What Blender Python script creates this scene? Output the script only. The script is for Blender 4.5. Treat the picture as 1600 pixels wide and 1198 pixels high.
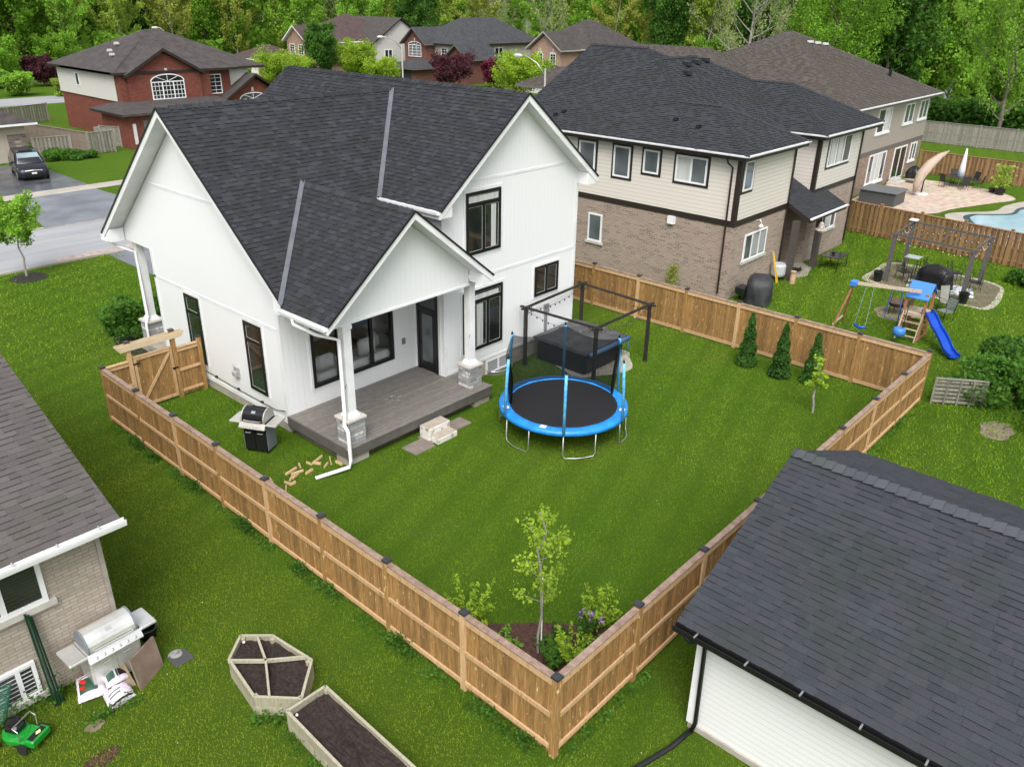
import bpy, math, random
import numpy as np
from mathutils import Vector, Matrix
R = math.radians
for o in list(bpy.data.objects): bpy.data.objects.remove(o)
S = bpy.context.scene
COL = S.collection
# ---------------- camera ----------------
F, PITCH, YAW, ROLL = 1277.5, 0.4415, 0.7257, 0.0177
CAM = Vector((-8.522, -6.394, 12.508))
fw = Vector((math.cos(YAW)*math.cos(PITCH), math.sin(YAW)*math.cos(PITCH), -math.sin(PITCH)))
rt = Vector((math.sin(YAW), -math.cos(YAW), 0)); up = rt.cross(fw)
c, s = math.cos(ROLL), math.sin(ROLL)
r2 = c*rt + s*up; u2 = -s*rt + c*up
cd = bpy.data.cameras.new('camera'); cam = bpy.data.objects.new('camera', cd); COL.objects.link(cam)
m = Matrix((r2, u2, -fw)).transposed().to_4x4(); m.translation = CAM
cam.matrix_world = m
cd.sensor_width = 36; cd.lens = F/1600*36; cd.clip_end = 3000; cd.clip_start = .1
S.camera = cam
# ---------------- light ----------------
SUN_EL, SUN_AZ = 52, 220      # azimuth of the sun, degrees ccw from +X
w = bpy.data.worlds.new("World"); S.world = w; w.use_nodes = True
nt = w.node_tree; nt.nodes.clear()
sky = nt.nodes.new('ShaderNodeTexSky'); sky.sky_type = 'NISHITA'; sky.sun_disc = False
sky.sun_elevation = R(SUN_EL); sky.sun_rotation = R(90-SUN_AZ); sky.dust_density = 4; sky.air_density = 1.2
hs = nt.nodes.new('ShaderNodeHueSaturation'); hs.inputs['Saturation'].default_value = .3
bg = nt.nodes.new('ShaderNodeBackground'); bg.inputs['Strength'].default_value = .15
wo = nt.nodes.new('ShaderNodeOutputWorld')
nt.links.new(sky.outputs[0], hs.inputs['Color']); nt.links.new(hs.outputs[0], bg.inputs['Color']); nt.links.new(bg.outputs[0], wo.inputs['Surface'])
sd = bpy.data.lights.new('sun', 'SUN'); sd.energy = 1.5; sd.angle = R(32); sd.color = (1, .97, .92)
sun = bpy.data.objects.new('sun', sd); COL.objects.link(sun)
sv = Vector((math.cos(R(SUN_AZ))*math.cos(R(SUN_EL)), math.sin(R(SUN_AZ))*math.cos(R(SUN_EL)), math.sin(R(SUN_EL))))
sun.rotation_euler = sv.to_track_quat('Z', 'Y').to_euler(); sun.location = (0, 0, 60)
S.view_settings.view_transform = 'Standard'; S.view_settings.look = 'None'; S.view_settings.gamma = 1
S.view_settings.exposure = .64
S.cycles.max_bounces = 6; S.cycles.transparent_max_bounces = 12

# ---------------- mesh helpers ----------------
ORG = {}
def tag(o, label=None, cat=None, group=None, kind=None):
    if label: o['label'] = label
    if cat: o['category'] = cat
    if group: o['group'] = group
    if kind: o['kind'] = kind
    return o
def empty(name, loc, label=None, cat=None, group=None, rz=0):
    o = bpy.data.objects.new(name, None); COL.objects.link(o); o.location = loc; o.rotation_euler[2] = rz
    o.empty_display_size = .2
    ORG[o.name] = Vector(loc); return tag(o, label, cat, group)
def lroot(name, label=None, cat=None, group=None):       # root whose parts are written in local coordinates
    return empty(name, (0, 0, 0), label, cat, group)
def put(o, loc, rz=0):
    o.location = loc; o.rotation_euler[2] = R(rz); return o
class MB:
    def __init__(s): s.v = []; s.f = []
    def poly(s, pts):
        n = len(s.v); s.v += [tuple(p) for p in pts]; s.f.append(tuple(range(n, n+len(pts)))); return s
    def mesh(s, V, Fc):
        n = len(s.v); s.v += [tuple(p) for p in V]; s.f += [tuple(n+i for i in f) for f in Fc]; return s
    def box(s, x0, y0, z0, x1, y1, z1):
        x0, x1 = sorted((x0, x1)); y0, y1 = sorted((y0, y1)); z0, z1 = sorted((z0, z1))
        return s.mesh([(x0,y0,z0),(x1,y0,z0),(x1,y1,z0),(x0,y1,z0),(x0,y0,z1),(x1,y0,z1),(x1,y1,z1),(x0,y1,z1)],
            [(0,3,2,1),(4,5,6,7),(0,1,5,4),(1,2,6,5),(2,3,7,6),(3,0,4,7)])
    def bbox(s, x0, y0, z0, x1, y1, z1, b=.02):           # box with chamfered edges
        x0, x1 = sorted((x0, x1)); y0, y1 = sorted((y0, y1)); z0, z1 = sorted((z0, z1))
        V = []
        for (z, i) in ((z0, b), (z0+b, 0), (z1-b, 0), (z1, b)):
            X0, X1, Y0, Y1 = x0+i, x1-i, y0+i, y1-i
            V += [(X0+b,Y0,z),(X1-b,Y0,z),(X1,Y0+b,z),(X1,Y1-b,z),(X1-b,Y1,z),(X0+b,Y1,z),(X0,Y1-b,z),(X0,Y0+b,z)]
        Fc = [tuple(range(7,-1,-1)), tuple(range(24,32))]
        for k in range(3):
            for i in range(8): Fc.append((k*8+i, k*8+(i+1)%8, k*8+8+(i+1)%8, k*8+8+i))
        return s.mesh(V, Fc)
    def beam(s, a, b, w, h, upv=(0,0,1)):                 # box beam from a to b
        a, b = Vector(a), Vector(b); d = (b-a).normalized(); u = Vector(upv)
        if abs(d.dot(u)) > .98: u = Vector((1,0,0))
        r = d.cross(u).normalized(); u = r.cross(d).normalized()
        V = []
        for p in (a, b):
            for (i, j) in ((-1,-1),(1,-1),(1,1),(-1,1)): V.append(p + r*(i*w/2) + u*(j*h/2))
        return s.mesh(V, [(3,2,1,0),(4,5,6,7),(0,1,5,4),(1,2,6,5),(2,3,7,6),(3,0,4,7)])
    def tube(s, pts, r, n=8, cap=True):
        pts = [Vector(p) for p in pts]; rs = r if isinstance(r, (list, tuple)) else [r]*len(pts)
        V = []; Fc = []
        ref = None
        for i, p in enumerate(pts):
            d = (pts[min(i+1, len(pts)-1)] - pts[max(i-1, 0)]).normalized()
            if ref is None: ref = Vector((0,0,1)) if abs(d.z) < .9 else Vector((1,0,0))
            a = d.cross(ref).normalized(); b = a.cross(d).normalized(); ref = b
            for k in range(n):
                t = 2*math.pi*k/n; V.append(p + (a*math.cos(t) + b*math.sin(t))*rs[i])
        for i in range(len(pts)-1):
            for k in range(n): Fc.append((i*n+k, i*n+(k+1)%n, (i+1)*n+(k+1)%n, (i+1)*n+k))
        if cap: Fc += [tuple(range(n-1,-1,-1)), tuple(range((len(pts)-1)*n, len(pts)*n))]
        return s.mesh(V, Fc)
    def lathe(s, prof, cx=0, cy=0, z=0, n=24, sx=1, sy=1, ang=0):
        V = []; Fc = []
        for (r, h) in prof:
            for k in range(n):
                t = 2*math.pi*k/n + ang; V.append((cx+r*math.cos(t)*sx, cy+r*math.sin(t)*sy, z+h))
        for i in range(len(prof)-1):
            for k in range(n): Fc.append((i*n+k, i*n+(k+1)%n, (i+1)*n+(k+1)%n, (i+1)*n+k))
        Fc += [tuple(range(n-1,-1,-1)), tuple(range((len(prof)-1)*n, len(prof)*n))]
        return s.mesh(V, Fc)
    def prism(s, pts, d):                                 # planar polygon extruded by vector d
        n = len(pts); d = Vector(d); P = [Vector(p) for p in pts]
        Fc = [tuple(range(n-1,-1,-1)), tuple(range(n, 2*n))] + [(i, (i+1)%n, n+(i+1)%n, n+i) for i in range(n)]
        return s.mesh(P+[p+d for p in P], Fc)
    def build(s, name, mt, parent=None, smooth=False, **kw):
        V = np.array(s.v, dtype=np.float32).reshape(-1, 3)
        if parent is not None: off = ORG[parent.name]
        elif len(V) and not kw.pop('noorg', False): off = Vector(((V[:,0].min()+V[:,0].max())/2, (V[:,1].min()+V[:,1].max())/2, V[:,2].min()))
        else: off = Vector((0,0,0))
        kw.pop('noorg', None)
        V = V - np.array(off, dtype=np.float32)
        me = bpy.data.meshes.new(name); me.from_pydata(V.tolist(), [], s.f); me.materials.append(mt)
        if smooth:
            me.polygons.foreach_set('use_smooth', [True]*len(me.polygons))
        me.update()
        o = bpy.data.objects.new(name, me); COL.objects.link(o)
        ORG[o.name] = off
        if parent is not None: o.parent = parent
        else: o.location = off
        return tag(o, **kw)
def raw_mesh(name, V, nper, mt):                           # numpy mesh of faces with nper vertices each
    me = bpy.data.meshes.new(name); n = len(V)
    me.vertices.add(n); me.vertices.foreach_set('co', V.astype(np.float32).ravel())
    me.loops.add(n); me.loops.foreach_set('vertex_index', np.arange(n, dtype=np.int32))
    me.polygons.add(n//nper); me.polygons.foreach_set('loop_start', np.arange(0, n, nper, dtype=np.int32))
    me.materials.append(mt); me.update(calc_edges=True)
    return me
def children(o): return [c for c in COL.objects if c.parent == o]
def copy_tree(o, parent=None):
    ch = children(o)
    c = o.copy(); COL.objects.link(c); c.parent = parent; ORG[c.name] = ORG.get(o.name, Vector((0,0,0)))
    for k in ch: copy_tree(k, c)
    return c

# ---------------- material helpers ----------------
def newmat(name):
    mt = bpy.data.materials.new(name); mt.use_nodes = True; return mt, mt.node_tree, mt.node_tree.nodes['Principled BSDF']
def N(nt, t, **k):
    n = nt.nodes.new('ShaderNode'+t)
    for a, b in k.items():
        if a.startswith('i_'):
            key = a[2:]; key = int(key) if key.isdigit() else key.replace('_', ' ')
            if hasattr(b, 'is_output'): nt.links.new(b, n.inputs[key])
            else: n.inputs[key].default_value = b
        else: setattr(n, a, b)
    return n
def MA(nt, op, a, b=None, c=None):
    n = nt.nodes.new('ShaderNodeMath'); n.operation = op
    for i, v in enumerate((a, b, c)):
        if v is None: continue
        if hasattr(v, 'is_output'): nt.links.new(v, n.inputs[i])
        else: n.inputs[i].default_value = v
    return n.outputs[0]
def MIX(nt, f, a, b, mode='MIX'):
    n = nt.nodes.new('ShaderNodeMix'); n.data_type = 'RGBA'; n.blend_type = mode; n.clamp_factor = True
    for k, v in ((0, f), (6, a), (7, b)):
        if hasattr(v, 'is_output'): nt.links.new(v, n.inputs[k])
        else: n.inputs[k].default_value = v if k == 0 else (v[0], v[1], v[2], 1)
    return n.outputs[2]
def POS(nt): return N(nt, 'NewGeometry').outputs['Position']
def BOXUV(nt):                                             # (x or y, z) in metres on vertical axis-aligned faces
    g = N(nt, 'NewGeometry'); sp = N(nt, 'SeparateXYZ', i_0=g.outputs['Position']); sn = N(nt, 'SeparateXYZ', i_0=g.outputs['True Normal'])
    fx = MA(nt, 'GREATER_THAN', MA(nt, 'ABSOLUTE', sn.outputs[0]), .5)
    u = MA(nt, 'ADD', MA(nt, 'MULTIPLY', sp.outputs[0], MA(nt, 'SUBTRACT', 1, fx)), MA(nt, 'MULTIPLY', sp.outputs[1], fx))
    return u, sp.outputs[2], N(nt, 'CombineXYZ', i_0=u, i_1=sp.outputs[2]).outputs[0]
def NOISE(nt, scale, vec=None, detail=3, stretch=None, rough=.55):
    v = vec if vec is not None else POS(nt)
    if stretch:
        v = N(nt, 'VectorMath', operation='MULTIPLY', i_0=v, i_1=stretch).outputs[0]
    return N(nt, 'TexNoise', i_Vector=v, i_Scale=scale, i_Detail=detail, i_Roughness=rough).outputs['Fac']
def RAMP(nt, f, lo, hi): return N(nt, 'MapRange', i_0=f, i_1=lo, i_2=hi).outputs[0]
def BUMP(nt, b, h, strength=.5, dist=.02, prev=None):
    n = N(nt, 'Bump', i_Strength=strength, i_Distance=dist, i_Height=h)
    if prev is not None: nt.links.new(prev, n.inputs['Normal'])
    nt.links.new(n.outputs[0], b.inputs['Normal']); return n.outputs[0]
def mat(name, col, rough=.6, col2=None, metal=0, spec=.5, scale=3, stretch=None, isl=0, fine=0, bump=0, bscale=60, bdist=.01, emit=None, alpha=None, lo=.35, hi=.65, isl2=None):
    mt, nt, b = newmat(name)
    b.inputs['Roughness'].default_value = rough; b.inputs['Metallic'].default_value = metal; b.inputs['Specular IOR Level'].default_value = spec
    cur = col
    if col2 is not None: cur = MIX(nt, RAMP(nt, NOISE(nt, scale, stretch=stretch, detail=4), lo, hi), col, col2)
    if isl2 is not None:
        r = N(nt, 'NewGeometry').outputs['Random Per Island']; cur = MIX(nt, r, cur, isl2)
    fac = None
    if isl:
        r = N(nt, 'NewGeometry').outputs['Random Per Island']
        r = N(nt, 'TexWhiteNoise', noise_dimensions='1D', i_1=MA(nt, 'MULTIPLY', r, 917.3)).outputs['Value']
        fac = MA(nt, 'ADD', 1-isl, MA(nt, 'MULTIPLY', r, 2*isl))
    if fine:
        f2 = MA(nt, 'ADD', 1-fine, MA(nt, 'MULTIPLY', NOISE(nt, bscale, detail=2), 2*fine))
        fac = f2 if fac is None else MA(nt, 'MULTIPLY', fac, f2)
    if fac is not None:
        rgb = cur if hasattr(cur, 'is_output') else N(nt, 'RGB').outputs[0]
        if not hasattr(cur, 'is_output'): rgb.default_value = (*col, 1)
        cur = N(nt, 'VectorMath', operation='SCALE', i_0=rgb, i_3=fac).outputs[0]
    if hasattr(cur, 'is_output'): nt.links.new(cur, b.inputs['Base Color'])
    else: b.inputs['Base Color'].default_value = (*col, 1)
    if bump: BUMP(nt, b, NOISE(nt, bscale, detail=3), bump, bdist)
    if alpha is not None: b.inputs['Alpha'].default_value = alpha
    return mt
def m_leaf(name, c1, c2, trans=.5, c3=None):
    mt, nt, b = newmat(name)
    r = N(nt, 'NewGeometry').outputs['Random Per Island']
    oi = N(nt, 'ObjectInfo').outputs['Random']
    cur = MIX(nt, r, c1, c2)
    if c3: cur = MIX(nt, MA(nt, 'MULTIPLY', oi, .9), cur, c3)
    cur = MIX(nt, RAMP(nt, NOISE(nt, .55, detail=2), .35, .7), cur, tuple(min(1, x*1.5) for x in c2))
    nt.links.new(cur, b.inputs['Base Color']); b.inputs['Roughness'].default_value = .6; b.inputs['Specular IOR Level'].default_value = .12
    tr = N(nt, 'BsdfTranslucent', i_0=cur); mx = N(nt, 'MixShader', i_0=trans, i_1=b.outputs[0], i_2=tr.outputs[0])
    nt.links.new(mx.outputs[0], nt.nodes['Material Output'].inputs['Surface'])
    return mt
def m_brick(name, c1, c2, mortar, bw=.22, bh=.075, ms=.01, rough=.85, vari=None):
    mt, nt, b = newmat(name); u, v, uv = BOXUV(nt)
    t = N(nt, 'TexBrick', i_Vector=uv, i_Scale=1.0, i_Mortar_Size=ms, i_Mortar_Smooth=.1, i_Bias=0.0, i_Brick_Width=bw, i_Row_Height=bh)
    t.inputs['Color1'].default_value = (*c1, 1); t.inputs['Color2'].default_value = (*c2, 1); t.inputs['Mortar'].default_value = (*mortar, 1)
    cur = t.outputs['Color']
    if vari:
        row = MA(nt, 'FLOOR', MA(nt, 'DIVIDE', v, bh)); par = MA(nt, 'SUBTRACT', row, MA(nt, 'MULTIPLY', MA(nt, 'FLOOR', MA(nt, 'DIVIDE', row, 2)), 2)); cell = N(nt, 'CombineXYZ', i_0=MA(nt, 'FLOOR', MA(nt, 'ADD', MA(nt, 'DIVIDE', u, bw), MA(nt, 'MULTIPLY', par, .5))), i_1=row).outputs[0]
        wn = N(nt, 'TexWhiteNoise', i_0=cell).outputs['Value']
        f = MA(nt, 'MULTIPLY', MA(nt, 'GREATER_THAN', wn, .84), MA(nt, 'SUBTRACT', 1, t.outputs['Fac']))
        cur = MIX(nt, f, cur, vari)
    cur = MIX(nt, MA(nt, 'MULTIPLY', NOISE(nt, 1.2, detail=5), .2), cur, tuple(x*.7 for x in c2))
    nt.links.new(cur, b.inputs['Base Color']); b.inputs['Roughness'].default_value = rough
    BUMP(nt, b, MA(nt, 'SUBTRACT', 1, t.outputs['Fac']), .6, .008)
    return mt
def m_lap(name, col, pitch=.11, amt=.35, dist=.02):                  # horizontal lap siding
    mt, nt, b = newmat(name); u, v, uv = BOXUV(nt)
    f = MA(nt, 'FRACT', MA(nt, 'DIVIDE', v, pitch))
    prof = MA(nt, 'MULTIPLY', MA(nt, 'SUBTRACT', 1, f), 1)
    edge = MA(nt, 'LESS_THAN', f, .1)
    cur = MIX(nt, MA(nt, 'MULTIPLY', edge, amt), col, tuple(x*.35 for x in col))  # faint shadow line along each lap, painted into the siding colour
    cur = MIX(nt, MA(nt, 'MULTIPLY', NOISE(nt, .8, detail=4), .25), cur, tuple(x*.8 for x in col))
    nt.links.new(cur, b.inputs['Base Color']); b.inputs['Roughness'].default_value = .5
    BUMP(nt, b, prof, .5, dist); return mt
def m_vert(name, col, pitch=.2, gw=.07, dirt=True):                       # vertical board siding with fine grooves
    mt, nt, b = newmat(name); u, v, uv = BOXUV(nt)
    f = MA(nt, 'FRACT', MA(nt, 'DIVIDE', u, pitch)); tri = MA(nt, 'ABSOLUTE', MA(nt, 'SUBTRACT', f, .5))
    g = RAMP(nt, tri, .5-gw, .5)
    cur = MIX(nt, MA(nt, 'MULTIPLY', g, .13), col, tuple(x*.5 for x in col))
    cur = MIX(nt, MA(nt, 'MULTIPLY', NOISE(nt, .5, detail=5, stretch=(1,1,.3)), .22), cur, (col[0]*.88, col[1]*.9, col[2]*.9))
    cur = MIX(nt, MA(nt, 'MULTIPLY', MA(nt, 'MULTIPLY', RAMP(nt, v, .95, .3), RAMP(nt, NOISE(nt, 3, detail=5, stretch=(1,1,.4)), .4, .7)), .4), cur, (.45,.43,.36))
    nt.links.new(cur, b.inputs['Base Color']); b.inputs['Roughness'].default_value = .42
    BUMP(nt, b, MA(nt, 'SUBTRACT', 1, g), .35, .015); return mt
def m_shingle(name, c1, c2, c3, fine=.35):
    mt, nt, b = newmat(name)
    r = N(nt, 'NewGeometry').outputs['Random Per Island']
    r2_ = N(nt, 'TexWhiteNoise', noise_dimensions='1D', i_1=MA(nt, 'MULTIPLY', r, 531.7)).outputs['Value']
    cur = MIX(nt, r, c1, c2); cur = MIX(nt, MA(nt, 'MULTIPLY', MA(nt, 'GREATER_THAN', r2_, .72), .8), cur, c3); cur = N(nt, 'VectorMath', operation='SCALE', i_0=cur, i_3=MA(nt, 'ADD', .85, MA(nt, 'MULTIPLY', r2_, .3))).outputs[0]
    cur = MIX(nt, RAMP(nt, NOISE(nt, 130, detail=2), .3, .8), cur, tuple(x*(1+fine*2.2)+.012 for x in c2))
    cur = MIX(nt, MA(nt, 'MULTIPLY', RAMP(nt, NOISE(nt, .8, detail=6), .45, .7), .5), cur, (c2[0]*1.0, c2[1]*1.12, c2[2]*.75))
    nt.links.new(cur, b.inputs['Base Color']); b.inputs['Roughness'].default_value = .9; b.inputs['Specular IOR Level'].default_value = .12
    BUMP(nt, b, NOISE(nt, 160, detail=2), .5, .004); return mt
def m_wood(name, c1, c2, c3, rough=.75, isl=.25, gs=9, gst=(3.5, 3.5, .35)):
    mt, nt, b = newmat(name)
    g = N(nt, 'NewGeometry'); r = g.outputs['Random Per Island']
    off = N(nt, 'CombineXYZ', i_0=MA(nt, 'MULTIPLY', r, 50.0), i_1=0.0, i_2=MA(nt, 'MULTIPLY', r, 91.0)).outputs[0]
    p = N(nt, 'VectorMath', operation='ADD', i_0=g.outputs['Position'], i_1=off).outputs[0]
    grain = NOISE(nt, gs, vec=p, stretch=gst, detail=5, rough=.65)
    cur = MIX(nt, RAMP(nt, grain, .35, .68), c1, c2)
    knots = NOISE(nt, 4.5, vec=p, stretch=(2.2, 2.2, 1.1), detail=3)
    cur = MIX(nt, RAMP(nt, knots, .64, .72), cur, c3)
    r3 = N(nt, 'TexWhiteNoise', noise_dimensions='1D', i_1=MA(nt, 'MULTIPLY', r, 331.7)).outputs['Value']
    cur = N(nt, 'VectorMath', operation='SCALE', i_0=cur, i_3=MA(nt, 'ADD', 1-isl, MA(nt, 'MULTIPLY', r3, 2*isl))).outputs[0]
    nt.links.new(cur, b.inputs['Base Color']); b.inputs['Roughness'].default_value = rough
    BUMP(nt, b, grain, .35, .005); return mt
def m_glass(name, col=(.012,.014,.014), rough=.04):
    mt, nt, b = newmat(name); b.inputs['Roughness'].default_value = rough; b.inputs['IOR'].default_value = 1.6
    cur = MIX(nt, RAMP(nt, NOISE(nt, .9, detail=1), .3, .7), col, tuple(x*2.6 for x in col))
    nt.links.new(cur, b.inputs['Base Color']); b.inputs['Specular IOR Level'].default_value = .8
    BUMP(nt, b, NOISE(nt, 1.1, detail=1), .06, .02)
    return mt
def m_clear(name):
    mt, nt, b = newmat(name); nt.nodes.remove(b)
    t = N(nt, 'BsdfTransparent', i_0=(.95, .97, .96, 1)); g = N(nt, 'BsdfGlossy', i_1=.02) if False else N(nt, 'BsdfGlossy', i_Roughness=.02)
    fr = N(nt, 'Fresnel', i_0=1.5); mx = N(nt, 'MixShader', i_0=MA(nt, 'MULTIPLY', fr.outputs[0], 1.1), i_1=t.outputs[0], i_2=g.outputs[0])
    nt.links.new(mx.outputs[0], nt.nodes['Material Output'].inputs['Surface']); return mt
def m_net(name, col=(.012,.014,.016), a=.5):
    mt, nt, b = newmat(name); nt.nodes.remove(b)
    d = N(nt, 'BsdfDiffuse', i_0=(*col, 1)); t = N(nt, 'BsdfTransparent')
    mx = N(nt, 'MixShader', i_0=a, i_1=t.outputs[0], i_2=d.outputs[0]); nt.links.new(mx.outputs[0], nt.nodes['Material Output'].inputs['Surface']); return mt
def m_stone(name, c1, c2, c3, bw=.3, bh=.12, ms=.012):
    return m_brick(name, c1, c2, (.25,.24,.22), bw, bh, ms, .8, c3)
# ---------------- materials ----------------
def m_grass():
    mt, nt, b = newmat('grass'); p = POS(nt)
    big = NOISE(nt, .12, detail=4); mid = NOISE(nt, .9, detail=5, rough=.65); fn = NOISE(nt, 22, detail=4, rough=.7); vf = NOISE(nt, 90, detail=2)
    cur = MIX(nt, RAMP(nt, mid, .3, .7), (.065,.150,.011), (.120,.215,.018))
    cur = MIX(nt, RAMP(nt, big, .45, .62), cur, (.155,.225,.022))
    dry = NOISE(nt, .45, detail=6, rough=.7); cur = MIX(nt, MA(nt, 'MULTIPLY', RAMP(nt, dry, .55, .72), .5), cur, (.17,.17,.035))
    sp = N(nt, 'SeparateXYZ', i_0=p); cur = MIX(nt, MA(nt, 'MULTIPLY', RAMP(nt, MA(nt, 'ADD', sp.outputs[0], MA(nt, 'MULTIPLY', mid, 1.5)), .9, -.6), .5), cur, (.15,.175,.02))
    st = MA(nt, 'SINE', MA(nt, 'MULTIPLY', MA(nt, 'ADD', MA(nt, 'ADD', sp.outputs[1], MA(nt, 'MULTIPLY', sp.outputs[0], -.28)), MA(nt, 'MULTIPLY', mid, .5)), 5.2))
    cur = MIX(nt, MA(nt, 'MULTIPLY', RAMP(nt, st, -.3, 1), .5), cur, (.060,.125,.010)); cur = MIX(nt, MA(nt, 'MULTIPLY', RAMP(nt, NOISE(nt, 2.1, detail=4, rough=.6), .64, .74), .6), cur, (.22,.185,.045))
    cur = MIX(nt, RAMP(nt, fn, .3, .75), cur, (.13,.235,.028)); cur = MIX(nt, MA(nt, 'MULTIPLY', RAMP(nt, vf, .62, .3), 1), (.045,.09,.010), cur)
    nt.links.new(cur, b.inputs['Base Color']); b.inputs['Roughness'].default_value = .95; b.inputs['Specular IOR Level'].default_value = .03
    BUMP(nt, b, NOISE(nt, 45, detail=4, rough=.7), 1, .05); return mt
def m_blade():
    mt, nt, b = newmat('grass_blades'); r = N(nt, 'NewGeometry').outputs['Random Per Island']
    mid = NOISE(nt, .9, detail=5, rough=.65); big = NOISE(nt, .12, detail=4); dry = NOISE(nt, .45, detail=6, rough=.7)
    cur = MIX(nt, r, (.10,.225,.012), (.26,.40,.028)); cur = MIX(nt, MA(nt, 'MULTIPLY', RAMP(nt, mid, .35, .65), .45), cur, (.17,.30,.014))
    cur = MIX(nt, MA(nt, 'MULTIPLY', RAMP(nt, big, .45, .62), .6), cur, (.27,.38,.04))
    cur = MIX(nt, MA(nt, 'MULTIPLY', RAMP(nt, dry, .55, .72), .5), cur, (.33,.33,.07))
    sp_ = N(nt, 'SeparateXYZ', i_0=POS(nt)); sx = sp_.outputs[0]; st = MA(nt, 'SINE', MA(nt, 'MULTIPLY', MA(nt, 'ADD', MA(nt, 'ADD', sp_.outputs[1], MA(nt, 'MULTIPLY', sx, -.28)), MA(nt, 'MULTIPLY', mid, .5)), 5.2)); cur = MIX(nt, MA(nt, 'MULTIPLY', RAMP(nt, st, -.3, 1), .38), cur, (.075,.165,.010)); cur = MIX(nt, MA(nt, 'MULTIPLY', RAMP(nt, NOISE(nt, 2.1, detail=4, rough=.6), .64, .74), .6), cur, (.30,.26,.06)); cur = MIX(nt, MA(nt, 'MULTIPLY', RAMP(nt, MA(nt, 'ADD', sx, MA(nt, 'MULTIPLY', mid, 1.5)), .9, -.6), .5), cur, (.34,.38,.04))
    nt.links.new(cur, b.inputs['Base Color']); b.inputs['Roughness'].default_value = .7; b.inputs['Specular IOR Level'].default_value = .06
    tr = N(nt, 'BsdfTranslucent', i_0=cur); mx = N(nt, 'MixShader', i_0=.4, i_1=b.outputs[0], i_2=tr.outputs[0])
    nt.links.new(mx.outputs[0], nt.nodes['Material Output'].inputs['Surface']); return mt
G = m_grass(); BL = m_blade()
WV = m_vert('white_siding', (.80,.81,.82)); WT = mat('white_trim', (.80,.81,.82), .4, (.70,.71,.72), scale=1.5)
SOFF = m_vert('white_soffit', (.74,.76,.78), .1, .1)
CH = m_shingle('charcoal_shingles', (.0125,.013,.016), (.025,.0265,.032), (.036,.038,.044))
CSR = m_shingle('slate_ridge_shingles', (.030,.034,.041), (.060,.066,.076), (.048,.050,.058)); CS = m_shingle('slate_blue_shingles', (.017,.0195,.025), (.034,.038,.046), (.032,.029,.035))
CH2 = m_shingle('grey_black_shingles', (.015,.0165,.020), (.031,.034,.040), (.025,.024,.027))
BR = m_shingle('brown_grey_shingles', (.048,.042,.042), (.086,.077,.077), (.034,.030,.032))
BR2 = m_shingle('weathered_brown_shingles', (.042,.036,.033), (.078,.066,.061), (.036,.030,.028))
FSH = mat('far_brown_shingles', (.040,.034,.033), .9, (.065,.055,.052), scale=1.5, fine=.3, bscale=5)
FSR = mat('far_red_brown_shingles', (.05,.030,.028), .9, (.075,.048,.044), scale=1.5, fine=.3, bscale=5)
FSK = mat('far_charcoal_shingles', (.03,.031,.036), .9, (.05,.051,.057), scale=1.5, fine=.3, bscale=5)
VAL = mat('valley_metal', (.13,.14,.165), .45, (.17,.18,.20), metal=.2)
SASH = mat('pale_sash_edge', (.42,.43,.42), .5); BLK = mat('black_frame', (.008,.008,.009), .35); BLKM = mat('black_metal', (.014,.014,.015), .4, metal=.3)
GL = m_glass('window_glass'); GLL = m_glass('pale_window_glass', (.05,.06,.065)); CLR = m_clear('clear_glass')
CUR = mat('curtain', (.55,.56,.54), .8, (.42,.43,.42), scale=14, stretch=(1,1,.05)); BLIND = m_lap('blinds', (.30,.31,.31), .06, .6)
CONC = mat('concrete', (.34,.31,.27), .85, (.24,.215,.185), fine=.2, bscale=30, bump=.3); FOUND = mat('foundation', (.40,.37,.32), .9, (.30,.27,.23), fine=.15, bump=.3, bscale=25)
DECKM = mat('deck_board', (.150,.136,.123), .65, (.19,.173,.158), scale=5, isl=.1, fine=.12, bscale=40)
DECKF = mat('deck_fascia', (.095,.088,.082), .6, (.12,.11,.103), fine=.1)
FW = m_wood('cedar_fence', (.19,.098,.030), (.37,.215,.075), (.60,.43,.23)); FWR = m_wood('cedar_rail', (.42,.26,.125), (.58,.39,.22), (.27,.17,.08), isl=.12)
FWC = m_wood('weathered_cap', (.17,.11,.085), (.31,.225,.175), (.12,.08,.065), isl=.2, gs=5, gst=(1, 1, 1))
FW2 = m_wood('brown_fence', (.19,.10,.045), (.30,.17,.08), (.12,.06,.03)); FWG = m_wood('grey_fence', (.16,.15,.125), (.29,.27,.23), (.11,.10,.085), isl=.2)
FWT = m_wood('taupe_fence', (.19,.15,.12), (.26,.21,.165), (.16,.12,.09), isl=.1)
FWP = m_wood('planter_wood', (.27,.25,.18), (.42,.39,.29), (.18,.17,.11), isl=.15)
PLAY = m_wood('playset_wood', (.20,.085,.035), (.34,.17,.08), (.45,.30,.17)); PLAYL = m_wood('pale_playset_wood', (.34,.27,.19), (.46,.38,.28), (.2,.12,.06))
CAP = mat('post_cap', (.03,.033,.04), .35)
B2 = m_brick('taupe_brick', (.36,.27,.205), (.27,.19,.145), (.36,.33,.30), .27, .095, .014, vari=(.19,.14,.11))
B3 = m_brick('mixed_brown_brick', (.30,.20,.14), (.18,.12,.09), (.24,.20,.17), vari=(.36,.28,.21))
B4 = m_brick('beige_block', (.42,.36,.30), (.345,.295,.24), (.25,.22,.19), .27, .078, .009, vari=(.43,.38,.32))
BRD = m_brick('red_brick', (.22,.050,.025), (.13,.030,.018), (.17,.07,.05), vari=(.10,.024,.018)); BPK = m_brick('pinkish_brick', (.36,.22,.16), (.29,.175,.125), (.27,.19,.15), vari=(.40,.26,.19))
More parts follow.
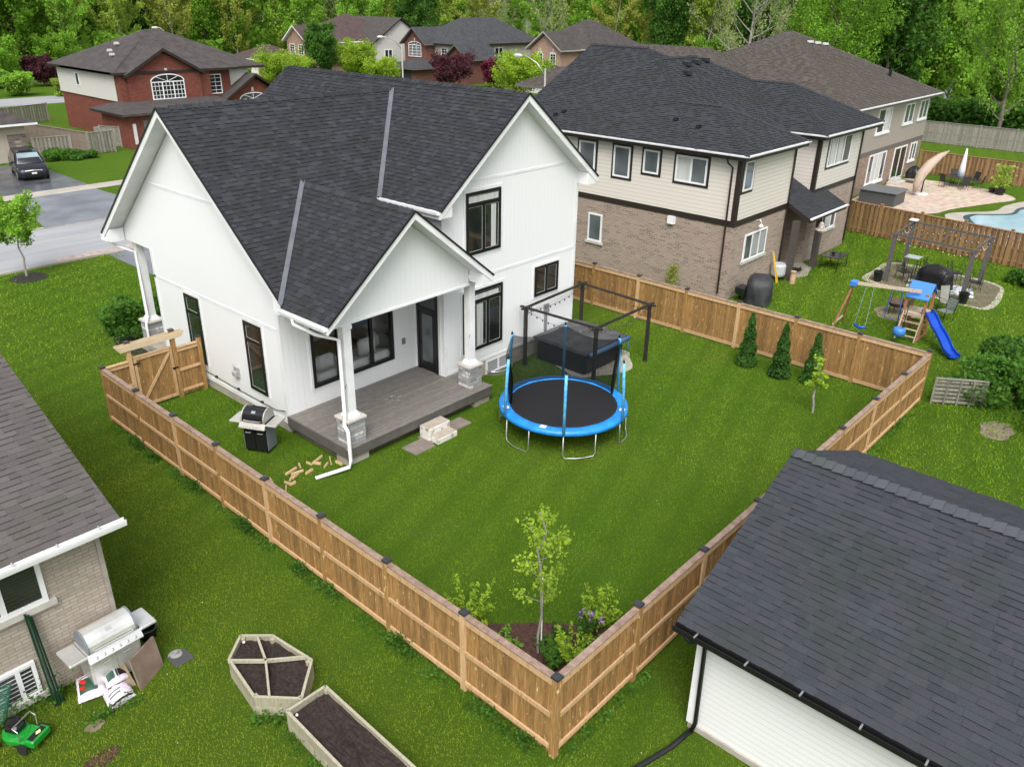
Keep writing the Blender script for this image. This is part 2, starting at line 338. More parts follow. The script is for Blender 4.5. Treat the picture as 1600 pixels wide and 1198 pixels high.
BTN = m_brick('tan_brick', (.38,.25,.18), (.31,.20,.145), (.28,.2,.16), vari=(.42,.29,.21)); BMR = m_brick('maroon_brick', (.19,.068,.048), (.13,.046,.034), (.13,.07,.055), vari=(.22,.09,.07))
LAP = m_lap('beige_siding', (.64,.60,.54), .18, .55); LAPS = m_lap('cream_siding', (.62,.58,.53), .18, .55); LAPW = m_lap('white_lap_siding', (.72,.73,.73), .13, .4); LAPG = m_lap('grey_beige_siding', (.40,.38,.33), .12, .15)
LAPT = m_vert('taupe_siding', (.33,.30,.265), .25); LAPC = m_lap('off_white_siding', (.55,.54,.50), .12, .2)
DKB = mat('dark_brown_trim', (.022,.016,.013), .45); TAUT = mat('taupe_trim', (.12,.115,.105), .6)
ST = m_stone('grey_stone', (.42,.43,.44), (.22,.23,.24), (.62,.62,.61)); STC = mat('stone_cap', (.52,.49,.45), .8, (.42,.40,.37), fine=.1)
ASP = mat('asphalt_street', (.26,.268,.285), .8, (.33,.338,.35), scale=.5, stretch=(.25,2,1), fine=.12, bscale=25)
ASPD = mat('driveway_asphalt', (.095,.103,.12), .45, (.21,.225,.25), scale=.45, fine=.1, bscale=30, lo=.3, hi=.7)
ASPW = mat('wet_driveway', (.035,.037,.045), .25, (.12,.125,.14), scale=.7, fine=.1, bscale=30, lo=.3, hi=.7)
SIDEW = mat('sidewalk_concrete', (.42,.38,.33), .85, (.34,.31,.27), scale=.8, fine=.1)
FLAG = m_brick('flagstone', (.50,.40,.33), (.42,.31,.25), (.34,.27,.22), .5, .5, .02)
def m_flag():
    mt, nt, b = newmat('flagstone_patio'); v = N(nt, 'TexVoronoi', i_Vector=POS(nt), i_Scale=1.3); cur = MIX(nt, .75, v.outputs['Color'], (.52,.41,.33)); cur = MIX(nt, .65, cur, (.54,.43,.345))
    cur = MIX(nt, RAMP(nt, NOISE(nt, 2.5), .4, .7), cur, (.36,.27,.21)); nt.links.new(cur, b.inputs['Base Color']); b.inputs['Roughness'].default_value = .85; return mt
FLAG = m_flag()
SOIL = mat('soil', (.018,.011,.009), .95, (.055,.036,.030), scale=14, fine=.5, bscale=70, bump=1, bdist=.04); MULCH = mat('mulch', (.05,.020,.014), .95, (.11,.050,.036), scale=12, fine=.5, bscale=50, bump=1, bdist=.05)
BMULCH = mat('black_mulch', (.010,.009,.009), .95, (.03,.026,.022), scale=12, fine=.5, bump=1, bdist=.04)
GRAV = mat('gravel', (.30,.27,.22), .9, (.55,.52,.44), scale=12, fine=.4, bscale=45, bump=1, bdist=.03); DIRT = mat('dirt', (.17,.125,.10), .95, (.24,.185,.15), scale=3, fine=.3, bump=.6)
BLUE = mat('blue_vinyl', (.012,.20,.62), .38, (.02,.27,.72), scale=5, fine=.06); LBLUE = mat('light_blue_sleeve', (.05,.33,.66), .5, (.16,.50,.80), scale=9); SLB = mat('slide_blue', (.006,.06,.42), .25); RFB = mat('playset_blue_panel', (.05,.20,.58), .4); DBLUE = mat('dark_blue_edge', (.03,.09,.22), .4)
MATB = mat('trampoline_mat', (.007,.007,.009), .7, fine=.2); NET = m_net('safety_net', a=.7)
SS = mat('stainless_steel', (.78,.78,.76), .33, (.62,.62,.60), metal=.6, scale=2.5); ALU = mat('galvanized_steel', (.5,.5,.5), .35, metal=.8); CHR = mat('pale_metal_trim', (.55,.54,.50), .4, metal=.5)
BG = mat('black_enamel', (.012,.012,.014), .22); GPAN = mat('grey_metal_panel', (.17,.19,.21), .45); VIN = mat('spa_cover_vinyl', (.05,.05,.053), .5, (.10,.10,.104), scale=2.2); TUBK = mat('spa_cabinet', (.008,.008,.010), .45)
PERG = mat('dark_bronze_post', (.022,.018,.017), .5, (.034,.027,.025), scale=6); PERG2 = mat('grey_brown_post', (.085,.078,.078), .6, (.11,.10,.10), scale=6)
CVR = mat('grill_cover_fabric', (.022,.023,.027), .6, (.035,.036,.042), scale=3, bump=.5, bscale=6, bdist=.05); CVK = mat('black_vinyl_cover', (.010,.010,.012), .35, bump=.4, bscale=7, bdist=.04)
FABB = mat('beige_canvas', (.47,.38,.30), .85, (.36,.28,.22), scale=3, stretch=(6,6,.5)); FABW = mat('white_canvas', (.72,.74,.80), .8, (.6,.62,.68), scale=3, stretch=(6,6,.5))
GREEN = mat('green_enamel', (.012,.26,.03), .3); DGRN = mat('dark_green_metal', (.006,.035,.022), .3); HOSE = mat('green_plastic', (.012,.13,.07), .45)
PINK = mat('soil_bag_plastic', (.68,.55,.68), .35, (.78,.74,.80), scale=3, bump=.6, bscale=7, bdist=.05); RED = mat('tomato_red', (.55,.02,.012), .5); BAGD = mat('bag_dark_green_print', (.015,.06,.035), .4)
PIPE = mat('black_corrugated_pipe', (.012,.013,.016), .4); WPIPE = mat('white_pipe', (.78,.78,.77), .35)
RUST = mat('rusty_iron', (.05,.035,.03), .8, (.11,.06,.04), fine=.3); CARP = mat('car_paint', (.028,.029,.038), .22, metal=.5); CARG = m_glass('windscreen', (.10,.13,.14), .05); TYRE = mat('tyre', (.012,.012,.012), .8); LMP = mat('headlamp_lens', (.6,.62,.64), .15); PLATE = mat('number_plate', (.7,.7,.72), .5)
WATER = mat('pool_water', (.30,.46,.56), .05, (.42,.56,.66), scale=.5, bump=.1, bscale=3); TILE = mat('pool_tile', (.02,.05,.075), .3, (.035,.08,.11), scale=6)
BARK = mat('bark', (.10,.082,.066), .9, (.17,.15,.125), scale=6, stretch=(1,1,.3), bump=.6, bscale=20, bdist=.03); BARKG = mat('grey_bark', (.22,.205,.18), .9, (.32,.30,.27), scale=6, stretch=(1,1,.3))
L_BR = m_leaf('bright_leaves', (.13,.28,.028), (.24,.42,.055), c3=(.20,.34,.045)); L_YG = m_leaf('yellow_green_leaves', (.19,.31,.035), (.32,.42,.07), c3=(.24,.34,.06)); L_MD = m_leaf('mid_green_leaves', (.10,.235,.02), (.20,.37,.04), c3=(.17,.31,.04))
L_DK = m_leaf('dark_leaves', (.035,.10,.015), (.08,.18,.03)); L_PL = m_leaf('pale_spring_leaves', (.19,.26,.08), (.32,.37,.15), c3=(.28,.28,.15)); L_PU = m_leaf('purple_leaves', (.030,.011,.015), (.075,.025,.033), .15)
L_RD = m_leaf('reddish_purple_leaves', (.075,.010,.022), (.13,.022,.042), .2); L_CE = m_leaf('cedar_leaves', (.014,.045,.010), (.045,.11,.018), .15); L_RS = m_leaf('russet_spring_leaves', (.19,.29,.04), (.32,.34,.07)); L_LI = m_leaf('lime_leaves', (.15,.27,.02), (.30,.42,.045)); L_SH = m_leaf('shrub_leaves', (.03,.10,.014), (.09,.20,.03)); FLO = m_leaf('lilac_flowers', (.32,.16,.48), (.52,.34,.66), .3)

# ---------------- roofs ----------------
def shingles(mb, P, expo=.145, t=.016, seed=1, wmin=.16, wmax=.42):
    rnd = random.Random(seed); P = [Vector(p) for p in P]
    n = (P[1]-P[0]).cross(P[2]-P[0]).normalized()
    if n.z < 0: n = -n
    U = Vector((0,0,1)).cross(n).normalized(); V = n.cross(U).normalized()
    if V.z < 0: V = -V
    O = P[0]; mb.poly([p+n*.002 for p in P]); Q = [((p-O).dot(U), (p-O).dot(V)) for p in P]
    vmin = min(q[1] for q in Q); vmax = max(q[1] for q in Q); umin = min(q[0] for q in Q)-1; umax = max(q[0] for q in Q)+.1
    area = sum(Q[i][0]*Q[(i+1)%len(Q)][1]-Q[(i+1)%len(Q)][0]*Q[i][1] for i in range(len(Q)))
    if area < 0: Q = Q[::-1]
    edges = [(Q[i], Q[(i+1)%len(Q)]) for i in range(len(Q))]
    k = 0; v = vmin
    while v < vmax:
        v2 = v+expo; u = umin + rnd.random()*.9; hi = rnd.random() > .5
        while u < umax:
            wd = rnd.uniform(wmin, wmax); hi = not hi if rnd.random() < .85 else hi
            poly = [(u, v), (u+wd, v), (u+wd, v2), (u, v2)]
            for (a, b) in edges:
                if not poly: break
                out = []; dx, dy = b[0]-a[0], b[1]-a[1]
                for i in range(len(poly)):
                    p, q = poly[i], poly[(i+1)%len(poly)]
                    sp = dx*(p[1]-a[1])-dy*(p[0]-a[0]); sq = dx*(q[1]-a[1])-dy*(q[0]-a[0])
                    if sp >= -1e-9: out.append(p)
                    if (sp > 1e-9 and sq < -1e-9) or (sp < -1e-9 and sq > 1e-9):
                        r = sp/(sp-sq); out.append((p[0]+(q[0]-p[0])*r, p[1]+(q[1]-p[1])*r))
                poly = out
            if len(poly) >= 3:
                top = t*(1.15 if hi else .32) + rnd.random()*.002
                pts = [O+U*a+V*b+n*(.004+top*(1-(b-v)/expo)) for a, b in poly]
                i0 = len(mb.v); mb.v += [tuple(p) for p in pts]; L = len(pts); mb.f.append(tuple(range(i0, i0+L)))
                low = [i for i in range(L) if abs(poly[i][1]-v) < 1e-6]
                if len(low) >= 2:
                    a, b = low[0], low[-1]
                    pa, pb = pts[a]-n*top, pts[b]-n*top; j = len(mb.v); mb.v += [tuple(pa), tuple(pb)]
                    mb.f.append((i0+a, j, j+1, i0+b))
            u += wd
        v = v2; k += 1
def slab(mb, P, th=.2): mb.prism(P, (0, 0, -th))
def ridgecap(mb, a, b, seed=1, w=.17, step=.24, n1=None, n2=None, sl=.5, hs=1.0):
    a, b = Vector(a), Vector(b); d = b-a; L = d.length; d.normalize(); rnd = random.Random(seed)
    side = d.cross(Vector((0,0,1))).normalized(); upv = side.cross(d)
    if n1 is None: k_ = 1/math.sqrt(1+sl*sl); s1 = (side*k_-upv*sl*k_); s2 = (-side*k_-upv*sl*k_)
    else:
        s1 = Vector(n1).cross(d).normalized(); s1 = s1 if s1.z < 0 or s1.dot(side) > 0 else -s1
        if s1.dot(side) < 0: s1 = -s1
        s2 = Vector(n2).cross(d).normalized()
        if s2.dot(side) > 0: s2 = -s2
    k = 0.0
    while k < L:
        p = a+d*k; q = a+d*min(L, k+step*1.08); j = rnd.uniform(-.008, .008)
        h0, h1 = .05*hs, .026*hs
        V = [p+s1*(w+j)+upv*h0, p+upv*(h0+.02), p+s2*(w-j)+upv*h0, q+s1*(w+j)+upv*h1, q+upv*(h1+.02), q+s2*(w-j)+upv*h1,
             p+s1*(w+j), p, p+s2*(w-j)]
        mb.mesh(V, [(0,1,4,3),(1,2,5,4),(6,7,1,0),(7,8,2,1)]); k += step
def valley(mb, a, b, s1, s2, w=.13):
    a, b = Vector(a), Vector(b); upv = Vector((0,0,.05)); s1, s2 = Vector(s1), Vector(s2)
    mb.mesh([a+s1*w+upv, a+upv*.9, a+s2*w+upv, b+s1*w+upv, b+upv*.9, b+s2*w+upv], [(0,1,4,3),(1,2,5,4)])
def hip_planes(x0, x1, y0, y1, z, s):
    dx, dy = x1-x0, y1-y0; d = min(dx, dy)/2; zr = z+s*d
    if dx >= dy: r0 = (x0+d, (y0+y1)/2, zr); r1 = (x1-d, (y0+y1)/2, zr)
    else: r0 = ((x0+x1)/2, y0+d, zr); r1 = ((x0+x1)/2, y1-d, zr)
    A, B, Cc, D = (x0,y0,z), (x1,y0,z), (x1,y1,z), (x0,y1,z)
    if dx >= dy: pl = [[A,B,r1,r0],[B,Cc,r1],[Cc,D,r0,r1],[D,A,r0]]; hips = [(A,r0),(B,r1),(Cc,r1),(D,r0)]
    else: pl = [[A,B,r0],[B,Cc,r1,r0],[Cc,D,r1],[D,A,r0,r1]]; hips = [(A,r0),(B,r0),(Cc,r1),(D,r1)]
    return pl, hips, (r0, r1)
def gable_planes(x0, x1, y0, y1, z, s, ax):
    if ax == 'y':
        xm = (x0+x1)/2; zr = z+s*(x1-x0)/2
        return [[(x0,y0,z),(xm,y0,zr),(xm,y1,zr),(x0,y1,z)],[(x1,y0,z),(x1,y1,z),(xm,y1,zr),(xm,y0,zr)]], ((xm,y0,zr),(xm,y1,zr))
    ym = (y0+y1)/2; zr = z+s*(y1-y0)/2
    return [[(x0,y0,z),(x1,y0,z),(x1,ym,zr),(x0,ym,zr)],[(x0,y1,z),(x0,ym,zr),(x1,ym,zr),(x1,y1,z)]], ((x0,ym,zr),(x1,ym,zr))

# ---------------- windows ----------------
def W(ax, c, a, z, d=0):      # point on a wall facing -x or -y at plane c, proud by d
    return (c-d, a, z) if ax == 'x' else (a, c-d, z)
def wbox(mb, ax, c, a0, a1, z0, z1, d0, d1):
    if ax == 'x': mb.box(c-d1, a0, z0, c-d0, a1, z1)
    else: mb.box(a0, c-d1, z0, a1, c-d0, z1)
def window(root, ax, c, a0, a1, z0, z1, fm, n=1, sash=None, fw_=.07, trim=None, tw=.1, glass=None, hbars=0, vbars=0, transom=0, curtains=(), sill=None, proud=.03, name='window', blinds=False, split=None):
    """frame with n panes, optional transom, muntin bars, trim, curtains"""
    a0, a1 = sorted((a0, a1)); mb = MB()
    wbox(mb, ax, c, a0, a0+fw_, z0, z1, 0, proud+.03); wbox(mb, ax, c, a1-fw_, a1, z0, z1, 0, proud+.03)
    wbox(mb, ax, c, a0+fw_, a1-fw_, z0, z0+fw_, 0, proud+.03); wbox(mb, ax, c, a0+fw_, a1-fw_, z1-fw_, z1, 0, proud+.03)
    zt = z1
    if transom:
        wbox(mb, ax, c, a0+fw_, a1-fw_, z1-transom-fw_*.6, z1-transom+fw_*.6, 0, proud+.025); zt = z1-transom
    cuts = split or [k/n for k in range(1, n)]
    for k in cuts:
        x = a0+(a1-a0)*k; wbox(mb, ax, c, x-fw_*.6, x+fw_*.6, z0+fw_, zt-(fw_ if not transom else fw_*.6), 0, proud+.022)
    bw = .02
    for k in range(1, vbars+1):
        x = a0+(a1-a0)*k/(vbars+1); wbox(mb, ax, c, x-bw, x+bw, z0+fw_, z1-fw_, 0, proud+.012)
    for k in range(1, hbars+1):
        z = z0+(z1-z0)*k/(hbars+1); wbox(mb, ax, c, a0+fw_, a1-fw_, z-bw, z+bw, 0, proud+.009)
    fr = mb.build(name, fm, root)
    mg = MB(); wbox(mg, ax, c, a0+fw_*.5, a1-fw_*.5, z0+fw_*.5, z1-fw_*.5, .002, proud); mg.build('pane', glass or GL, fr)
    for (f0, f1, h0, h1, cm) in curtains:
        mc = MB(); wd = a1-a0; ht = z1-z0; wbox(mc, ax, c, a0+wd*f0, a0+wd*f1, z0+ht*h0, z0+ht*h1, .004, proud+.003); mc.build('curtain', cm, fr)
    if fm is BLK and sash is None and name == 'window':
        ms_ = MB(); e = .013; ed_ = [a0+fw_]+sum([[a0+(a1-a0)*k-fw_*.6, a0+(a1-a0)*k+fw_*.6] for k in cuts], [])+[a1-fw_]; zt_ = zt-(fw_ if not transom else fw_*.6)
        cells = [(ed_[2*i], ed_[2*i+1], z0+fw_, zt_) for i in range(len(cuts)+1)]+([(a0+fw_, a1-fw_, z1-transom+fw_*.6, z1-fw_)] if transom else [])
        for (b0, b1, c0, c1) in cells:
            wbox(ms_, ax, c, b0+.01, b0+.01+e, c0+.01, c1-.01, 0, proud+.008); wbox(ms_, ax, c, b1-.01-e, b1-.01, c0+.01, c1-.01, 0, proud+.008); wbox(ms_, ax, c, b0+.01+e, b1-.01-e, c0+.01, c0+.01+e, 0, proud+.008); wbox(ms_, ax, c, b0+.01+e, b1-.01-e, c1-.01-e, c1-.01, 0, proud+.008)
        ms_.build('sash_edge', SASH, fr)
    if trim:
        mt_ = MB(); p = .02
        wbox(mt_, ax, c, a0-tw, a0, z0-tw, z1+tw, 0, p); wbox(mt_, ax, c, a1, a1+tw, z0-tw, z1+tw, 0, p)
        wbox(mt_, ax, c, a0, a1, z0-tw, z0, 0, p); wbox(mt_, ax, c, a0, a1, z1, z1+tw, 0, p); mt_.build('trim', trim, fr)
    if sill:
        ms = MB(); wbox(ms, ax, c, a0-.12, a1+.12, z0-.13, z0, 0, .09); ms.build('sill', sill, fr)
    return fr
def stripbox(root, name, ax, c, a0, a1, z0, z1, d, mt_, d0=0):
    mb = MB(); wbox(mb, ax, c, a0, a1, z0, z1, d0, d); return mb.build(name, mt_, root)
# ---------------- the ground ----------------
def sheet(name, pts, z, mt, kind='structure', **kw): return MB().poly([(x, y, z) for x, y in pts]).build(name, mt, kind=kind, **kw)
def smooth_closed(pts, n=6):
    out = []; L = len(pts)
    for i in range(L):
        p0, p1, p2, p3 = [np.array(pts[(i+k-1) % L], float) for k in range(4)]
        for j in range(n):
            t = j/n; out.append(tuple(.5*((2*p1)+(-p0+p2)*t+(2*p0-5*p1+4*p2-p3)*t*t+(-p0+3*p1-3*p2+p3)*t**3)))
    return out
def blob(cx, cy, rx, ry, seed, n=14, j=.18):
    r = random.Random(seed); return smooth_closed([(cx+rx*math.cos(2*math.pi*k/n)*(1+r.uniform(-j, j)), cy+ry*math.sin(2*math.pi*k/n)*(1+r.uniform(-j, j))) for k in range(n)], 3)
sheet('ground', [(-900,-900),(1300,-900),(1300,1300),(-900,1300)], 0, G)
sheet('street', [(-90,37.1),(62,37.1),(62,44.4),(-90,44.4)], .010, ASP)
sheet('side_street', [(49,44.4),(57,44.4),(57,220),(49,220)], .006, ASP)
sheet('far_street', [(-80,104),(49,104),(49,112),(-80,112)], .006, ASP)
sheet('sidewalk', [(-90,53.2),(49,53.2),(49,54.8),(-90,54.8)], .016, SIDEW)
kb = MB(); kb.box(-90,36.95,0,8.2,37.1,.10); kb.box(15.2,36.95,0,62,37.1,.10); kb.box(-90,44.4,0,8.0,44.55,.10); kb.box(15.4,44.4,0,49,44.55,.10); kb.build('kerb', SIDEW, kind='structure')
kc = MB(); kc.box(8.2,36.95,0,15.2,37.1,.03); kc.box(8,44.4,0,15.4,44.55,.03); kc.build('lowered_kerb', CONC, kind='structure')
sheet('driveway', [(8.3,21.5),(14.6,21.5),(15.0,36.95),(8.3,36.95)], .012, ASPD)
sheet('driveway', [(8.1,44.55),(15.2,44.55),(14.7,53.2),(9.5,53.2)], .012, ASPD)
sheet('driveway', [(9.3,54.8),(14.9,54.8),(15.2,66),(9.3,66)], .012, ASPW)
sheet('driveway', [(24.5,54.8),(33,54.8),(33,66.4),(24.5,66.4)], .012, ASPD)
sheet('driveway', [(57,117.5),(68.9,117.5),(68.9,125.5),(57,125.5)], .012, SIDEW)
cb = MB()
for k in range(9): cb.box(6.0+k*.46, 37.35, .014, 6.4+k*.46, 38.0, .018)
cb.build('kerb_brick_strip', mat('kerb_brick', (.33,.2,.16), .8, (.45,.40,.36), scale=3), kind='structure')
sheet('mulch_bed', smooth_closed([(.25,3.3),(.2,1.2),(.4,.3),(1.6,.2),(2.9,.35),(3.5,.8),(3.1,1.6),(2.6,2.3),(1.9,3.0),(1.3,3.6),(.7,3.8)]), .03, MULCH)
sheet('front_bed', smooth_closed([(3.2,23.2),(3.4,25.4),(4.8,26.8),(7.2,26.6),(7.8,24),(5,23.4)]), .02, BMULCH)
sheet('bare_earth', blob(19.6,-2.6,.75,.5,3), .008, DIRT); sheet('bare_earth', blob(-5.6,5.9,.33,.2,5), .006, MULCH); sheet('bare_earth', blob(-5.35,6.75,.17,.13,9), .006, DIRT)
sheet('bare_earth', [(3.85,11.0),(9.6,11.0),(9.6,13.7),(3.85,13.7)], .006, DIRT)
# neighbour's gravel-edged pergola patio and fire pit ring
sheet('patio_edging', smooth_closed([(31.9,1.6),(32.25,4.2),(32.45,6.6),(34.4,6.85),(36.65,6.7),(36.9,4.5),(36.6,1.6),(34.8,.85),(32.3,.75)]), .008, GRAV)
sheet('patio', smooth_closed([(32.1,1.6),(32.45,4.2),(32.7,6.35),(34.4,6.6),(36.35,6.45),(36.6,4.5),(36.3,1.6),(34.8,1.1),(32.5,1.0)]), .014, mat('packed_earth', (.115,.088,.068), .95, (.17,.13,.105), scale=2.5, fine=.3, bump=.6))
sheet('fire_pit_ground', blob(28.6,3.7,1.1,.95,7), .008, DIRT)
sheet('porch_slab', [(29.9,12.4),(29.9,9.3),(31.0,8.9),(33.0,9.5),(33.0,12.4)], .03, CONC)
# pool garden two lots over
sheet('pool_patio', smooth_closed([(49.5,13.9),(49.0,10.5),(50.0,8.7),(52.5,8.1),(56.5,6.6),(59.0,5.8),(60.9,7.4),(61.6,10),(61,14),(55,14.2)]), .02, FLAG)
sheet('pool_coping', smooth_closed([(49.9,7.9),(51.3,7.75),(52.6,6.8),(54.0,5.9),(56.5,5.75),(59.5,4.6),(61,1),(56,-6),(48,-6),(44,-1),(44.3,2.6),(47.5,6.4)]), .024, SIDEW)
pw = smooth_closed([(50.3,6.9),(51.7,6.8),(52.6,5.9),(53.9,4.95),(56.2,4.9),(58.3,3.6),(58.6,0),(54,-4.5),(48.5,-4.5),(45.2,-.6),(45.8,2.6),(48.2,5.6)])
tb = MB(); L = len(pw); tb.mesh([(x, y, .03) for x, y in pw]+[(50.9+(x-50.9)*.93, 1+(y-1)*.93, .034) for x, y in pw], [(i, (i+1) % L, L+(i+1) % L, L+i) for i in range(L)]); tb.build('pool_edge', TILE, kind='structure')
sheet('pool_water', [(50.9+(x-50.9)*.93, 1+(y-1)*.93) for x, y in pw], .032, WATER)

# ---------------- the white house ----------------
H = empty('white_house', (9.9, 18, 0), 'modern farmhouse in white vertical siding with charcoal roof, rear deck and black windows', 'house')
XL = 3.75
# walls
mb = MB()
mb.poly([(XL,13.75,.3),(XL,21.5,.3),(XL,21.5,4.35),(XL,13.75,4.35)])                   # left wall below the gable
zt = lambda y: 9.1-abs(y-18.2)*.838
mb.poly([(XL,12.75,4.35),(XL,23.6,4.35),(XL,23.6,zt(23.6)),(XL,18.2,9.1),(XL,12.75,zt(12.75))])
mb.poly([(XL,21.5,.3),(9.1,21.5,.3),(9.1,21.5,4.4),(XL,21.5,4.4)])
mb.poly([(XL,12.75,4.35),(XL,13.75,4.35),(XL+.2,13.75,4.35),(XL+.2,12.75,4.35)]); mb.poly([(XL,21.5,4.35),(9.1,21.5,4.35),(9.1,23.6,4.35),(XL,23.6,4.35)])
mb.poly([(XL,23.6,4.35),(9.1,23.6,4.35),(9.1,23.6,4.6),(XL,23.6,4.6)])
# rear wall with the opening of the big window (x 4.75-8.05, z 1.2-3.3)
for (a, b, c_, d) in ((XL,4.75,.3,4.6),(8.05,9.1,.3,4.6),(4.75,8.05,.3,1.2),(4.75,8.05,3.3,4.6)): mb.poly([(a,13.75,c_),(b,13.75,c_),(b,13.75,d),(a,13.75,d)])
mb.poly([(9.1,12.35,.3),(9.1,13.75,.3),(9.1,13.75,6.6),(9.1,12.35,6.6)]); mb.poly([(9.1,13.75,4.4),(9.1,24,4.4),(9.1,24,6.6),(9.1,13.75,6.6)])
z2 = lambda x: 9.45-abs(x-12.65)*.79
mb.poly([(9.1,12.35,.6),(16.15,12.35,.6),(16.15,12.35,z2(16.15)),(12.65,12.35,9.45),(9.1,12.35,z2(9.1))])
mb.poly([(9.1,25,.3),(9.1,25,z2(9.1)),(12.65,25,9.45),(16.15,25,z2(16.15)),(16.15,25,.3)])
mb.poly([(16.15,12.35,.6),(16.15,25,.6),(16.15,25,6.6),(16.15,12.35,6.6)]); mb.poly([(9.1,21.5,.3),(9.1,25,.3),(9.1,25,6.6),(9.1,21.5,6.6)])
mb.build('wall', WV, H, noorg=True)
f = MB(); f.box(XL+.02,13.77,-.2,9.1,21.48,.3); f.box(9.12,12.37,-.2,16.13,24.9,.6); f.build('foundation', FOUND, H)
# trim boards: floor band, upper band, corner boards
t = MB(); p = .014
for z, y0, y1 in ((3.36,13.75,21.5),(6.7,15.45,20.95)): t.box(XL-p,y0,z,XL,y1,z+.09)
t.box(XL-p,21.36,.3,XL,21.5,4.35); t.box(XL-p,13.75,.3,XL,13.9,3.36); t.box(XL-p,13.75,3.45,XL,13.9,4.35); t.box(XL-p,13.9,.3,XL,21.36,.44)
t.box(9.1,12.35-p,3.78,16.15,12.35,3.88); t.box(9.7,12.35-p,7.06,15.6,12.35,7.15); t.box(16.0,12.35-p,.6,16.15,12.35,3.78); t.box(16.0,12.35-p,3.88,16.15,12.35,6.7)
t.box(9.1,12.35-p,.6,9.24,12.35,3.78); t.box(9.24,12.35-p,.6,16.0,12.35,.7); t.box(XL+.02,13.75-p,3.9,8.4,13.75,4.0)
t.build('trim', WT, H)
# roofs
EM0, EM1, ZE = 12.45, 23.95, 4.55
planes, rM1 = gable_planes(3.2, 12.4, EM0, EM1, ZE, .838, 'x')
r = MB()
for i, P_ in enumerate(planes): shingles(r, P_, seed=11+i, t=.021, expo=.155, wmin=.11, wmax=.32)
rf1 = r.build('main_roof', CH, H)
p2, rM2 = gable_planes(8.6, 16.7, 11.85, 25.5, 6.48, .79, 'y')
r = MB()
for i, P_ in enumerate(p2): shingles(r, P_, seed=21+i, t=.021, expo=.155, wmin=.11, wmax=.32)
rf2 = r.build('wing_roof', CH, H)
p3, rP = gable_planes(3.12, 9.45, 10.4, 15.6, 4.62, .8, 'y')
r = MB(); xm = 6.285; zr3 = rP[0][2]
yv = EM0+(zr3-ZE)/.838
shingles(r, [(3.12,10.4,4.62),(xm,10.4,zr3),(xm,yv,zr3),(3.12,EM0+.07/.838,4.62)], seed=31, t=.021, expo=.155, wmin=.11, wmax=.32)
shingles(r, [(9.45,10.4,4.62),(9.45,EM0+.07/.838,4.62),(xm,yv,zr3),(xm,10.4,zr3)], seed=32, t=.021, expo=.155, wmin=.11, wmax=.32)
rf3 = r.build('porch_roof', CH, H)
rc = MB(); ridgecap(rc, (3.6,18.2,rM1[0][2]), (12.3,18.2,rM1[0][2]), 1, .16, sl=.8); rc.build('ridge_cap', CH, rf1); rc = MB(); ridgecap(rc, (12.65,12.5,rM2[0][2]), (12.65,25.4,rM2[0][2]), 2, .16, sl=.75); rc.build('ridge_cap', CH, rf2)
rc = MB(); ridgecap(rc, (xm,yv,zr3), (xm,10.45,zr3), 3, .16, sl=.76); rc.build('ridge_cap', CH, rf3)
# slabs under the shingles: soffit/fascia, drip edge
def under(P_, th=.2, dz=0): return [(a, b, c_+dz) for a, b, c_ in P_]
sf = MB()
for P_ in planes: sf.prism(under([(max(3.2, q[0]), q[1], q[2]) if q[0] < 9 else (9.05, q[1], q[2]) for q in P_]), (0,0,-.24))
sf.build('soffit', WT, rf1)
sf = MB()
for P_ in p2: sf.prism(P_, (0,0,-.24))
sf.build('soffit', WT, rf2)
sf = MB(); sf.prism([(3.12,10.4,4.62),(xm,10.4,zr3),(xm,12.6,zr3),(3.12,12.6,4.62)], (0,0,-.22)); sf.prism([(9.45,10.4,4.62),(9.45,12.3,4.62),(xm,12.3,zr3),(xm,10.4,zr3)], (0,0,-.22)); sf.build('soffit', WT, rf3)
# soffit shadow return boards and drip edges
de = MB()
def drip(a, b, off=(0,0,.012)):
    a, b = Vector(a)+Vector(off), Vector(b)+Vector(off); de.beam(a, b, .05, .05)
for y in (EM0, EM1): drip((3.19,y,ZE), (3.19,18.2,rM1[0][2]))
for x in (8.6, 16.7): drip((x,11.84,6.48), (12.65,11.84,rM2[0][2]))
for x in (3.12, 9.45): drip((x,10.39,4.62), (xm,10.39,zr3))
de.build('drip_edge', BLK, H)
# valleys
def plane_int(pA, pB):  # not used for geometry beyond the two ends
    return pA, pB
va = MB()
# main roof rear slope meets wing left slope
yb = EM0+(6.48-ZE)/.838; xt = 8.6+(rM1[0][2]-6.48)/.79
valley(va, (8.6,yb,6.48), (xt,18.2,rM1[0][2]), Vector((-1,0,0)), Vector((0,-1,0))*.01+Vector((.02,-.95,0)), .11)
va.build('valley', VAL, rf2)
va = MB(); valley(va, (3.14,EM0+.1,4.64), (xm-.02,yv,zr3), Vector((-.35,.72,.6)), Vector((.62,-.1,.5)), .11); va.build('valley', VAL, rf3)
